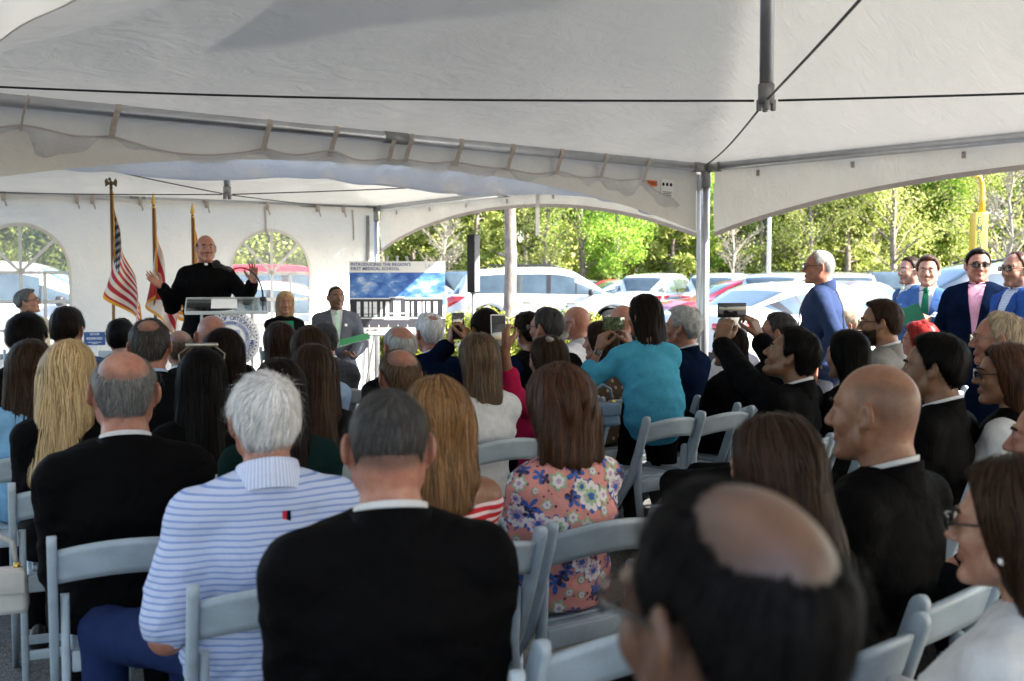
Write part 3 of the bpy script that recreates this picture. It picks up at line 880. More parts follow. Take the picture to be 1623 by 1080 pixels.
def tree_meshes(kind, seed, h):
    rs = np.random.RandomState(seed); rd = random.Random(seed)
    tb = MB(); tips = []
    lean = Vector((rd.uniform(-.04, .04), rd.uniform(-.04, .04), 1))
    r0 = h * (.016 if kind in ('bare',) else .021)
    n = 9
    pts = [lean * (h * i / n * .92) + Vector((rd.uniform(-1, 1) * .012 * h, rd.uniform(-1, 1) * .012 * h, 0)) * (i > 0) for i in range(n + 1)]
    tb.tube(pts, [r0 * (1.25 if i == 0 else 1) * (1 - .88 * i / n) + .006 for i in range(n + 1)], 8)
    def along(f):
        f = min(.999, max(0, f)) * n; i = int(f); return pts[i].lerp(pts[i + 1], f - i)
    start = {'bright': .20, 'yellow': .10, 'pine': .10, 'dark': .12, 'bare': .22, 'tall': .3}.get(kind, .2)
    nb = {'pine': 40, 'bare': 34, 'yellow': 30}.get(kind, 26)
    for q in range(nb):
        f = start + (1 - start) * (q + rd.random()) / nb
        a = along(f); an = rd.uniform(0, 2 * PI)
        if kind == 'pine': ln = h * (.20 * (1 - f) ** .7 + .05) * rd.uniform(.7, 1.15); el = .15 + .3 * f
        elif kind == 'bare': ln = h * .30 * (1 - .6 * f) * rd.uniform(.6, 1.1); el = .7
        else: ln = h * (.30 * math.sin(PI * min(1, (f - start) / (1 - start) * .82 + .18)) + .03) * rd.uniform(.7, 1.15); el = .45 + .5 * f
        d = Vector((math.cos(an) * math.cos(el), math.sin(an) * math.cos(el), math.sin(el)))
        b = a + d * ln
        mid = a.lerp(b, .5) + Vector((0, 0, -ln * .06 if kind == 'pine' else ln * .05))
        rb = max(.01, r0 * .34 * (1 - f) + .012)
        tb.tube([a, mid, b], [rb, rb * .6, rb * .22], 5, cap=False)
        side = rd.uniform(-1, 1)
        for g in np.linspace(.4, 1, 5):
            p = a.lerp(b, g) + Vector((rd.uniform(-1, 1), rd.uniform(-1, 1), rd.uniform(-.6, .8))) * ln * .14
            tips.append((p.x, p.y, p.z, ln * (.19 if kind == 'pine' else .24) + .05, rd.uniform(-1.3, 1.3)))
        if kind == 'bare':
            for g in range(11):
                f2 = rd.uniform(.25, 1); s = a.lerp(b, f2); d2 = (d + Vector((rd.uniform(-1, 1), rd.uniform(-1, 1), rd.uniform(-.3, .9))) * .8).normalized()
                e = s + d2 * ln * rd.uniform(.2, .45); tb.tube([s, e], [rb * .4, .006], 4, cap=False)
                for w2 in range(3):
                    e2 = s.lerp(e, rd.uniform(.3, 1)); e3 = e2 + (d2 + Vector((rd.uniform(-1, 1), rd.uniform(-1, 1), rd.uniform(-.5, 1)))).normalized() * ln * .16
                    tb.tube([e2, e3], [.009, .004], 3, cap=False)
    trunk = tb.mesh('trunk', M_palebark if kind == 'bare' else M_bark, False)
    cnt = {'bright': 9000, 'yellow': 7500, 'pine': 10000, 'dark': 9500, 'bare': 700}[kind]
    sz = {'bright': .062, 'yellow': .050, 'pine': .075, 'dark': .072, 'bare': .04}[kind] * h / 8
    V, F, tone = leaves(tips, cnt, sz, rs, 2.6 if kind == 'pine' else 1.25, .4)
    crown = mesh_np('crown', V, F, LEAF[kind], True, None, tone)
    return trunk, crown
TREES = {}
def tree(kind, var, loc, h, label, rz=0., name=None):
    key = (kind, var)
    if key not in TREES: TREES[key] = tree_meshes(kind, 11 * var + len(kind) * 7 + 3, 8.0)
    t, c = TREES[key]
    T = empty({'pine': 'pine_tree', 'dark': 'oak_tree', 'bare': 'bare_tree'}.get(kind, 'leafy_tree') if name is None else name, loc, rz, label, 'tree', 'trees along the far edge of the car park')
    T.scale = (h / 8,) * 3
    obj('trunk', t, T); obj('crown', c, T)
    return T
near_trees = [
 (975, 49, 'bright', 0, 7.2, 'bright green slim-trunked tree behind the red sedan'),
 (868, 50, 'yellow', 0, 6.8, 'feathery yellow green tree just right of the rough brown trunk'),
 (925, 53, 'bright', 1, 8.2, 'bushy bright green tree behind the side-on white SUV bonnet'),
 (1418, 50, 'yellow', 1, 8.8, 'tall yellow green tree above the bespectacled man in blue'),
 (1507, 58, 'bright', 1, 9.0, 'rounded bright green tree beside the yellow tower'),
 (1598, 44, 'bare', 0, 7.4, 'pale bare tree right of the yellow tower'),
 (1165, 48, 'bare', 1, 6.0, 'pale bare tree between the tent posts and lamp post'),
 (1290, 51, 'yellow', 2, 7.6, 'yellow green tree over the head of the man in the navy shirt'),
 (1210, 53, 'yellow', 1, 7.4, 'yellow green tree behind the slim lamp post'),
 (1105, 54, 'bright', 2, 7.4, 'fresh green tree between the tent posts and the bushy pine'),
 (1380, 55, 'yellow', 0, 8.6, 'yellow green tree left above the bespectacled man in blue'),
 (1560, 54, 'yellow', 2, 9.0, 'yellow green tree behind the yellow tower'),
 (700, 48, 'bare', 1, 5.8, 'pale bare tree above the poster board'),
 (610, 52, 'yellow', 2, 7.0, 'yellow green tree left above the poster board'),
 (720, 54, 'yellow', 1, 7.6, 'yellow green tree between the poster board and the column loudspeaker'),
 (1060, 52, 'pine', 0, 8.0, 'bushy pine left of the tent posts'),
 (1240, 54, 'pine', 1, 8.2, 'bushy pine right of the lamp post'),
 (1340, 53, 'pine', 2, 8.6, 'bushy pine between the navy shirt man and the yellow green tree'),
 (760, 52, 'pine', 0, 8.0, 'bushy pine behind the column loudspeaker'),
 (650, 54, 'pine', 1, 7.2, 'bushy pine behind the poster board'),
 (830, 56, 'pine', 2, 8.2, 'bushy pine behind the rough brown trunk')]
for px, D, k, v, h, lb in near_trees: tree(k, v, gp(px, D), h, lb, px * .37)
rd = random.Random(4)
k = 0
for row, (D, hh) in enumerate(((60, 10.5), (67, 13), (75, 16))):
    for i in range(19):
        px = -230 + i * 112 + row * 39 + rd.uniform(-22, 22)
        kind = rd.choice(['pine', 'pine', 'dark', 'yellow', 'yellow', 'bright'] if row == 0 else ['dark', 'dark', 'pine', 'dark', 'bright'])
        lb = {'pine': 'tall pine in the wood', 'dark': 'dark oak in the wood', 'yellow': 'yellow green tree in the wood', 'bright': 'bright green tree in the wood'}[kind] + (', its front rank', ', its middle rank', ', its rear rank')[row] + ' beyond the car park'
        t = tree(kind, rd.randint(0, 2), gp(px, D + rd.uniform(-2, 2)), hh * rd.uniform(.85, 1.15), lb, rd.uniform(0, 6))
        t['group'] = 'wood, ' + lb
# undergrowth of the wood edge: nobody could count it
rs = np.random.RandomState(8)
C = [(x, 56 + rs.rand() * 6, .3 + rs.rand() ** 1.5 * 4.2, .8 + rs.rand() * .7, rs.uniform(-1.5, 1.2)) for x in np.arange(-52, 46, .35)]
V, F, tone = leaves(C, 40000, .12, rs, 1.3)
o = obj('undergrowth', mesh_np('undergrowth', V, F, LEAF['pine'], True, None, tone)); tag(o, 'dense green undergrowth along the foot of the wood', 'undergrowth', kind='stuff')

# rough brown trunk standing in the hedge bed
def brown_trunk():
    T = empty('pine_tree', gp(806, 25.8), 0, 'rough brown tree trunk rising from the hedge before the white SUV', 'tree')
    n = 40; seg = 20; P = np.zeros((seg, n + 1, 3))
    for j in range(n + 1):
        z = j / n * 7.5
        for i in range(seg):
            a = 2 * PI * i / seg
            r = .155 * (1 + .5 * math.exp(-z / .25)) * (1 - .05 * z)
            P[i, j] = (r * math.cos(a) + .05 * math.sin(z * .8), r * math.sin(a), z)
    P[..., :2] *= (1 + .10 * vnoise(P * np.array([1, 1, .45]), 14, 2))[..., None]
    mb = MB().grid(P, 0, True, True)
    mb.tube([(.0, 0, 2.0), (-.24, -.05, 2.06)], [.06, .035], 7)
    tips = []
    rd = random.Random(2)
    for q in range(16):
        z = 4.2 + q * .2; a = rd.uniform(0, 6.28); e = Vector((math.cos(a) * 1.6, math.sin(a) * 1.6, z + .8))
        mb.tube([(0, 0, z), e], [.05, .015], 5)
        for g in np.linspace(.4, 1, 4): tips.append((e.x * g, e.y * g, z + .8 * g, .5, rd.uniform(-1, 1)))
    tr = mb.build('trunk', M_bark, T)
    V, F, tone = leaves(tips, 2500, .09, np.random.RandomState(3), 2.2)
    obj('crown', mesh_np('crown', V, F, LEAF['pine'], True, None, tone), T)
brown_trunk()
# hedge: separate rounded shrubs, closely planted
rs = np.random.RandomState(21)
for k in range(13):
    px = 575 + k * 38
    c = gp(px, 17.1 + .12 * math.sin(k * 2.1))
    hgt = .90 + .08 * math.sin(k * 1.7) + .05 * rs.rand()
    C = []
    for q in range(34):
        a, z = rs.rand() * 6.28, rs.rand()
        r = .34 * math.sqrt(rs.rand()) * (1 - .3 * z)
        C.append((r * math.cos(a), r * math.sin(a) * .9, .12 + z * (hgt - .2), .14 + .06 * rs.rand(), rs.uniform(-1.4, 1.4) + z * .7))
    V, F, tone = leaves(C, 4200, .022, rs, 1.3)
    S_ = empty('hedge_shrub', c, 0, 'clipped yellow green box shrub in the low hedge before the white SUV', 'shrub', 'box shrubs of the low hedge')
    obj('foliage', mesh_np('foliage', V, F, LEAF['hedge'], True, None, tone), S_)
    st = MB()
    for q in range(5):
        a = q * 1.3; st.tube([(0, 0, 0), (math.cos(a) * .15, math.sin(a) * .15, hgt * .6)], [.02, .008], 5)
    st.build('stem', M_bark, S_)

# ---------------------------------------------------------------- lamp post, emergency tower
M_yellow = mat('yellow enamel', (.55, .33, .008), .35, 0, .06, 6, coat=.5)
M_green_ink = mat('green lettering', (.0, .07, .03), .5, 0, .05, 10)
def lamp_post():
    T = empty('lamp_post', gp(1218, 36), 0, 'slim pale lamp post standing among the far parked cars', 'lamp post')
    m = mat('galvanised lamp post', (.50, .51, .50), .5, .3, .08, 5)
    MB().tube([(0, 0, 0), (0, 0, 6.5)], [.075, .05], 12).build('pole', m, T)
    MB().tube([(0, 0, 0), (0, 0, .5)], .16, 12).build('base', mat('concrete kerb'), T)
    MB().tube([(0, 0, 6.4), (.9, 0, 6.6)], .035, 8).build('arm', m, T)
    MB().box((1.1, 0, 6.6), (.6, .25, .1), bev=.03).build('lamp_head', m, T)
lamp_post()
def tower():
    b = gp(1549, 24)
    T = empty('emergency_tower', b, rad(8), 'yellow emergency call tower rising behind the man in sunglasses and pink shirt', 'call tower')
    MB().box((0, 0, 1.45), (.30, .24, 2.9), bev=.03).build('column', M_yellow, T)
    pts = [(.06, 0, 2.8), (.07, 0, 3.2), (.06, 0, 3.5), (.0, 0, 3.66), (-.08, 0, 3.70)]
    MB().tube(pts, [.07, .055, .05, .045, .04], 12).build('arm', M_yellow, T)
    MB().box((-.1, 0, 3.68), (.16, .12, .06), bev=.02).build('beacon_bracket', M_yellow, T)
    MB().ellipsoid((-.08, 0, 3.76), (.05, .05, .05)).build('beacon', mat('blue beacon dome', (.05, .12, .35), .15, 0, .1, 5), T)
    tx = MB()
    for i, ch in enumerate('EMERGENCY'):
        me = text_mesh(ch, .20, M_green_ink, .002, bold=.004)
        o = obj('lettering', me, T); o.location = (-.05, -.124, 2.72 - i * .155); o.rotation_euler = (PI / 2, 0, 0)
tower()
# ---------------------------------------------------------------- folding chairs
def chair_parts():
    """white resin folding chair facing +y, origin on the ground under the seat; returns {name: [meshes]}"""
    W2 = .205
    out = []
    def rail(x, pts, th, dp):
        """flat bar swept along y,z points with rounded ends"""
        P = [Vector((0, y, z)) for y, z in pts]
        n = len(P); V = []; F = []
        prof = [(-th / 2, -dp / 2 + .006), (-th / 2 + .005, -dp / 2), (th / 2 - .005, -dp / 2), (th / 2, -dp / 2 + .006), (th / 2, dp / 2 - .006), (th / 2 - .005, dp / 2), (-th / 2 + .005, dp / 2), (-th / 2, dp / 2 - .006)]
        # round the top with extra rings
        rings = []
        d0 = (P[0] - P[1]).normalized()
        for a in (80, 60, 35, 0):
            rings.append((P[0] + d0 * (math.sin(rad(a)) * dp * .5), math.cos(rad(a)), d0))
        for i in range(1, n):
            d = (P[i - 1] - P[min(i + 1, n - 1)]).normalized(); rings.append((P[i], 1, d))
        for c, s, d in rings:
            nrm = Vector((0, -d.z, d.y))
            for a, b in prof: V.append(c + Vector((x + a, 0, 0)) + nrm * (b * s))
        k = 8
        for i in range(len(rings) - 1):
            for j in range(k): F.append((i * k + j, i * k + (j + 1) % k, (i + 1) * k + (j + 1) % k, (i + 1) * k + j))
        F.append(tuple(range(k))); F.append(tuple((len(rings) - 1) * k + j for j in reversed(range(k))))
        return MB().add(V, F, 0, True)
    for s in (-1, 1):
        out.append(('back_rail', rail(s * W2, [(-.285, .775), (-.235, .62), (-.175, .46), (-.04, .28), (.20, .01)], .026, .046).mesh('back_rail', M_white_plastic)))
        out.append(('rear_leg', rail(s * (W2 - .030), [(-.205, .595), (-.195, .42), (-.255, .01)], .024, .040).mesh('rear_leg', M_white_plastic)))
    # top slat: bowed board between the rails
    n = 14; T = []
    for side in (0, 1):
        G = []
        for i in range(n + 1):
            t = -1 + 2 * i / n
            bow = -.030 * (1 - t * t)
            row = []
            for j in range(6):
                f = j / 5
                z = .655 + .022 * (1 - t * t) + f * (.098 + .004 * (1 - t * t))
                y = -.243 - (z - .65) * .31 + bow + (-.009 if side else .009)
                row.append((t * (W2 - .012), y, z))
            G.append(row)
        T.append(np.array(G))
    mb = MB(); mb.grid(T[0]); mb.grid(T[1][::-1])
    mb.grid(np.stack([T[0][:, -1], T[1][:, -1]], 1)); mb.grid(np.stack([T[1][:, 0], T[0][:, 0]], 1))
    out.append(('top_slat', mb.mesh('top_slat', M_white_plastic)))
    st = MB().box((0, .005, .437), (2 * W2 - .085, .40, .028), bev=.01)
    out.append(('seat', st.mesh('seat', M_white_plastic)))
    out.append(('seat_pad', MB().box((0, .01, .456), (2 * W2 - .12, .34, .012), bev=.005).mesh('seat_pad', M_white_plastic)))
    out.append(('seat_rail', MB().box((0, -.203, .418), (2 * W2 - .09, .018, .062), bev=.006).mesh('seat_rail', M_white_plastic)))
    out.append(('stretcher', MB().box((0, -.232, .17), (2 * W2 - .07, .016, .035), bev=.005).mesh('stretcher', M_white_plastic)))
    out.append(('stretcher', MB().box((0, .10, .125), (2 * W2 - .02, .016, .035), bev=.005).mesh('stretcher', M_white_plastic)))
    return out
CHAIR = chair_parts()
def chair(loc, rz, label, group='white folding chairs'):
    C = empty('folding_chair', (loc[0], loc[1], 0), rz, label, 'chair', group)
    for nm, me in CHAIR: obj(nm, me, C)
    return C

# ---------------------------------------------------------------- flags
def flag_mat(name, kind):
    m = bpy.data.materials.new(name); m.use_nodes = True
    t = m.node_tree; b = t.nodes['Principled BSDF']; L = t.links.new
    b.inputs['Roughness'].default_value = .6; b.inputs['Sheen Weight'].default_value = .2
    uv = N(t, 'UVMap'); sp = N(t, 'SeparateXYZ'); L(uv.outputs[0], sp.inputs[0]); u, v = sp.outputs[0], sp.outputs[1]
    def M(op, a, b_=None, c=None):
        n = N(t, 'Math', operation=op)
        for i, q in enumerate((a, b_, c)):
            if q is None: continue
            if isinstance(q, (int, float)): n.inputs[i].default_value = q
            else: L(q, n.inputs[i])
        return n.outputs[0]
    def mix(f, c1, c2):
        n = N(t, 'MixRGB'); L(f, n.inputs[0])
        for i, q in ((1, c1), (2, c2)):
            if isinstance(q, tuple): n.inputs[i].default_value = (*q, 1)
            else: L(q, n.inputs[i])
        return n.outputs[0]
    WH = (.74, .70, .66); RD = (.42, .018, .035); BL = (.012, .018, .07); GD = (.72, .36, .03); OR = (.80, .28, .02)
    if kind == 'stars':
        st = M('LESS_THAN', M('FRACT', M('MULTIPLY', v, 6.5)), .5)
        c = mix(st, WH, RD)
        inc = M('MULTIPLY', M('LESS_THAN', u, .42), M('LESS_THAN', v, .54))
        # staggered rows of five-pointed stars
        gx = M('MULTIPLY', u, 12 / .42 / 2); gy = M('MULTIPLY', v, 9 / .54)
        row = M('FLOOR', gy); off = M('MULTIPLY', M('MODULO', row, 2.0), .5)
        fx = M('SUBTRACT', M('FRACT', M('ADD', gx, off)), .5); fy = M('SUBTRACT', M('FRACT', gy), .5)
        fx = M('MULTIPLY', fx, 1.5)
        r = M('SQRT', M('ADD', M('MULTIPLY', fx, fx), M('MULTIPLY', fy, fy)))
        an = M('ARCTAN2', fx, fy)
        lim = M('MULTIPLY_ADD', M('COSINE', M('MULTIPLY', an, 5.0)), .13, .30)
        c = mix(inc, c, mix(M('LESS_THAN', r, lim), BL, (.78, .76, .72)))
    elif kind == 'saltire':
        d1 = M('ABSOLUTE', M('SUBTRACT', u, v)); d2 = M('ABSOLUTE', M('SUBTRACT', M('ADD', u, v), 1.0))
        x = M('MAXIMUM', M('LESS_THAN', d1, .13), M('LESS_THAN', d2, .13))
        c = mix(x, WH, RD)
    else:
        st = M('LESS_THAN', M('FRACT', M('MULTIPLY', v, 6.0)), .5)
        c = mix(st, WH, OR); c = mix(M('GREATER_THAN', u, .5), c, (.55, .02, .03))
    fr = M('MAXIMUM', M('GREATER_THAN', u, .965), M('MAXIMUM', M('GREATER_THAN', v, .955), M('LESS_THAN', v, .03)))
    c = mix(fr, c, GD)
    L(c, b.inputs['Base Color'])
    n = N(t, 'TexNoise', Scale=60.0, Detail=3.0); L(uv.outputs[0], n.inputs['Vector'])
    bp = N(t, 'Bump', Strength=.15, Distance=.01); L(n.outputs['Fac'], bp.inputs['Height']); L(bp.outputs[0], b.inputs['Normal'])
    tr = N(t, 'BsdfTranslucent'); L(c, tr.inputs[0]); mx = N(t, 'MixShader'); mx.inputs[0].default_value = .25
    L(b.outputs[0], mx.inputs[1]); L(tr.outputs[0], mx.inputs[2]); L(mx.outputs[0], t.nodes['Material Output'].inputs[0])
    return m
def flag(px, top_py, D, kind, label, finial, width=.34, seed=0, lefty=.4):
    top = at(px, top_py, D); ht = top.z
    T = empty('flag', (top.x, top.y, 0), rad(20), label, 'flag', 'flags on poles behind the lectern')
    MB().tube([(0, 0, .02), (0, 0, ht - .02)], .0155, 12).build('pole', M_wood if kind != 'saltire' else M_wood, T)
    MB().lathe([(.0, .0), (.16, .0), (.16, .02), (.05, .05), (.03, .1), (.02, .1)], 24).build('stand', M_gold, T)
    if finial == 'eagle':
        f = MB().ellipsoid((0, 0, ht + .03), (.02, .02, .035)).tube([(0, 0, ht - .03), (0, 0, ht + .0)], .016, 10)
        for s in (-1, 1):
            f.add([(s * .008, 0, ht + .03), (s * .045, .0, ht + .085), (s * .062, 0, ht + .055), (s * .055, 0, ht - .005), (s * .035, 0, ht + .01),
                   (s * .008, .012, ht + .03), (s * .045, .012, ht + .085), (s * .062, .012, ht + .055), (s * .055, .012, ht - .005), (s * .035, .012, ht + .01)],
                  [(0, 1, 2, 3, 4), (5, 9, 8, 7, 6), (0, 5, 6, 1), (1, 6, 7, 2), (2, 7, 8, 3), (3, 8, 9, 4), (4, 9, 5, 0)])
        f.ellipsoid((-.012, -.01, ht + .075), (.014, .014, .018)).add([(-.02, -.01, ht + .08), (-.045, -.012, ht + .068), (-.02, -.012, ht + .066), (-.02, -.004, ht + .072)], [(0, 1, 2), (0, 3, 1), (1, 3, 2), (0, 2, 3)])
        f.build('eagle_finial', mat('antique bronze', (.10, .075, .04), .4, .7, .2, 30), T)
    else:
        MB().lathe([(.008, -.06), (.022, -.045), (.012, -.03), (.012, -.015), (.024, .0), (.022, .02), (.002, .11)], 12, 0, Matrix.Translation((0, 0, ht))).build('spear_finial', M_gold, T)
    # cloth: hoist along the pole, fly fallen down in folds
    nu, nv = 90, 46
    Hh, Lf = .95, 1.62
    u = np.linspace(0, 1, nu + 1); v = np.linspace(0, 1, nv + 1); U, V = np.meshgrid(u, v, indexing='ij')
    rs = np.random.RandomState(seed); ph = rs.rand(4) * 6
    zt = ht - .06
    Z = zt - V * Hh * (1 - .40 * U ** .7) - U * Lf * (.62 + .10 * (1 - V))
    r = .10 + .90 * np.clip((zt - Z) / 1.05, 0, 1) ** .9
    X = .016 + width * (.95 * U ** .8 - lefty * 1.9 * np.exp(-((U - .27) / .17) ** 2) * V) * r
    X = X + .030 * np.sin(U * 15 + ph[0] + V * 1.4) * np.minimum(1, U * 5) * r
    Y = -.03 + .075 * np.cos(U * 15 + ph[0] + V * 1.4) * np.minimum(1, U * 5) * r + .018 * np.sin(U * 31 + ph[1])
    P = np.stack([X, Y, Z], -1)
    F = np.array([(i * (nv + 1) + j, (i + 1) * (nv + 1) + j, (i + 1) * (nv + 1) + j + 1, i * (nv + 1) + j + 1) for i in range(nu) for j in range(nv)])
    me = mesh_np('cloth', P.reshape(-1, 3), F, flag_mat(kind + ' flag cloth', kind), True, None, None, np.stack([U, V], -1).reshape(-1, 2))
    obj('cloth', me, T)
    for s in (1, -1): pass
    MB().tube([(.016, -.02, zt), (.02, -.045, zt - .3), (.022, -.05, zt - .7)], .008, 6).build('gold_cord', mat('gold fringe', (.72, .36, .03), .6, 0, .2, 60), T)
    return T
flag(176, 296, 11.6, 'stars', 'stars and stripes flag with eagle finial and gold fringe', 'eagle', .28, 3, .43)
flag(243, 322, 11.9, 'saltire', 'white flag with red saltire on a spear-tipped pole', 'spear', .22, 5, .45)
flag(305, 338, 12.2, 'stripes', 'orange, white and red flag half hidden behind the speaker', 'spear', .26, 8, .55)

# ---------------------------------------------------------------- lectern with microphone and seal
M_blue_ink = mat('blue print', (.05, .10, .32), .6, 0, .06, 12)
M_lav_ink = mat('lavender print', (.46, .50, .66), .6, 0, .05, 12)
M_goldprint = mat('gold print', (.60, .42, .20), .5, 0, .05, 12)
def lectern():
    b = at(360, 535, 9.35); T = empty('lectern', (b.x, b.y, 0), rad(14), 'clear acrylic lectern carrying a round white college seal', 'lectern')
    # local: -y toward the audience
    MB().box((0, 0, .02), (.52, .40, .03), bev=.006).build('base', M_acrylic, T)
    for x in (-.20, .20):
        c = MB().box((x, 0, .62), (.02, .30, 1.17)).build('side_panel', M_acrylic, T)
        MB().box((x, -.152, .62), (.022, .004, 1.17)).build('polished_edge', M_acrylic_edge, c)
    R = Matrix.Rotation(rad(14), 3, 'X')
    d = MB().box((0, .0, 1.27), (.66, .42, .016), R=R).build('desk', M_acrylic, T)
    MB().box((0, -.207, 1.216), (.66, .02, .024), R=R).build('desk_lip', M_acrylic_edge, d)
    MB().box((0, .205, 1.325), (.66, .012, .02), R=R).build('desk_edge', M_acrylic_edge, d)
    for x in (-.33, .33): MB().box((x, 0, 1.27), (.008, .42, .02), R=R).build('desk_edge', M_acrylic_edge, d)
    MB().box((0, .0, .95), (.38, .28, .012)).build('shelf', M_acrylic, T)
    q = MB().box((-.02, -.02, 1.287), (.21, .28, .006), R=R).build('speech_paper', M_paper, T)
    # seal
    c = Vector((.03, -.19, 1.0)); r = .235
    S_ = MB().lathe([(0, -.006), (r, -.006), (r, .006), (0, .006)], 64, 0, Matrix.Translation(c) @ Matrix.Rotation(PI / 2, 4, 'X')).build('seal', M_paper, T)
    def ring(r0, r1, m, dy, nm):
        n = 72; V = []; F = []
        for i in range(n):
            a = 2 * PI * i / n
            V += [c + Vector((math.cos(a) * r0, dy, math.sin(a) * r0)), c + Vector((math.cos(a) * r1, dy, math.sin(a) * r1))]
        F = [(2 * i, 2 * i + 1, (2 * i + 3) % (2 * n), (2 * i + 2) % (2 * n)) for i in range(n)]
        MB().add(V, F).build(nm, m, S_)
    ring(.193, .196, M_goldprint, -.008, 'gold_ring'); ring(.148, .151, M_goldprint, -.0085, 'gold_ring')
    ring(.118, .148, M_lav_ink, -.0075, 'motto_band'); ring(.115, .118, M_goldprint, -.0085, 'gold_ring')
    def arc(text, rr, size, a0, step, m):
        for i, ch in enumerate(text):
            if ch == ' ': continue
            a = a0 - i * step
            o = obj('lettering', text_mesh(ch, size, m, .0008, bold=.0006), S_)
            o.matrix_basis = Matrix.Translation(c + Vector((math.cos(a) * rr, -.0095, math.sin(a) * rr))) @ Matrix.Rotation(PI / 2, 4, 'X') @ Matrix.Rotation(a - PI / 2, 4, 'Z')
    arc('OF OSTEOPATHIC MEDICINE', .172, .044, rad(110), rad(7.9), M_blue_ink)
    arc('BONAM CURAMUS', .133, .024, rad(112), rad(9.4), M_blue_ink)
    tri = MB()
    for i in range(44):
        a = 2 * PI * i / 44; d2 = Vector((math.cos(a), 0, math.sin(a))); t2 = Vector((-math.sin(a), 0, math.cos(a)))
        p = c + d2 * .209 + Vector((0, -.008, 0))
        tri.add([p + t2 * .009 - d2 * .006, p - t2 * .009 - d2 * .006, p + d2 * .011], [(0, 1, 2)])
    tri.build('triangle_border', M_blue_ink, S_)
    sh = [(-.075, .075), (.075, .075), (.075, -.01), (.05, -.06), (0, -.09), (-.05, -.06), (-.075, -.01)]
    MB().add([c + Vector((x, -.0085, z)) for x, z in sh], [tuple(range(7))]).build('shield', M_lav_ink, S_)
    MB().box(c + Vector((0, -.0095, -.005)), (.003, .001, .15)).build('shield_line', M_blue_ink, S_)
    MB().add([c + Vector((x, -.0095, z)) for x, z in ((-.065, .0), (-.045, .05), (-.035, .03), (-.012, .0))], [(0, 1, 2, 3)]).build('mountain_mark', M_blue_ink, S_)
    pts = [(.02, .0), (.045, .01), (.03, .025), (.05, .04), (.035, .055)]
    MB().tube([c + Vector((x, -.011, z)) for x, z in pts], .005, 6).build('serpent_mark', M_goldprint, S_)
    o = obj('lettering', text_mesh('DO', .04, M_blue_ink, .0008), S_); o.matrix_basis = Matrix.Translation(c + Vector((.035, -.0097, -.035))) @ Matrix.Rotation(PI / 2, 4, 'X')
    # gooseneck microphone clamped to the desk
    mic = empty('microphone', (b.x, b.y, 0), rad(14), 'black gooseneck microphone clamped to the acrylic lectern', 'microphone')
    pts = []
    for k in range(15):
        t = k / 14; a = t * rad(115)
        pts.append((.30 - .30 * (1 - math.cos(a)) * .60, .12 - .10 * t, 1.33 + .27 * math.sin(a) * .95 + .0))
    MB().tube(pts, .0075, 8).build('gooseneck', M_black, mic)
    e = Vector(pts[-1]); d2 = (Vector(pts[-1]) - Vector(pts[-2])).normalized(); d2 = Vector((-.86, -.1, .38)).normalized()
    MB().tube([e, e + d2 * .11], [.014, .02], 12).build('handle', M_black, mic)
    MB().ellipsoid(e + d2 * .135, (.036, .036, .036)).build('foam_windscreen', mat('black foam', (.008, .008, .008), .95, 0, .3, 60, .8, 120), mic)
    MB().box((.30, .12, 1.32), (.05, .06, .04), bev=.006).tube([(.30, .12, 1.34), (.30, .12, 1.19)], .007, 6).tube([(.33, .12, 1.31), (.33, .12, 1.20), (.24, .12, 1.20)], .009, 6).build('clamp', M_black, mic)
lectern()
def stage_plant():
    b = at(412, 590, 9.2); T = empty('potted_plant', (b.x, b.y, 0), 0, 'broad-leaved green potted plant at the foot of the lectern', 'plant')
    MB().lathe([(0, 0), (.11, 0), (.15, .26), (.16, .28), (.14, .28), (.13, .25), (0, .25)], 24).build('pot', mat('white glazed pot', (.6, .6, .57), .3, 0, .05, 6), T)
    rd = random.Random(1)
    for k in range(16):
        a = rd.uniform(0, 6.28); ln = rd.uniform(.28, .46); el = rd.uniform(.5, 1.2)
        G = []
        for i in range(7):
            f = i / 6; r = ln * f * math.cos(el); z = .25 + ln * f * math.sin(el) - .18 * f ** 3
            wd = .055 * math.sin(PI * min(1, f * .85 + .12))
            ca, sa = math.cos(a), math.sin(a)
            G.append([(ca * r - sa * s * wd, sa * r + ca * s * wd, z + abs(s) * wd * .3) for s in (-1, 0, 1)])
        m = mesh_np('leaf', np.array(G).reshape(-1, 3), np.array([(i * 3 + j, i * 3 + j + 1, i * 3 + j + 4, i * 3 + j + 3) for i in range(6) for j in range(2)]), LEAF['plant'], True, None, np.full(21, rd.random()))
        obj('leaf', m, T)
stage_plant()

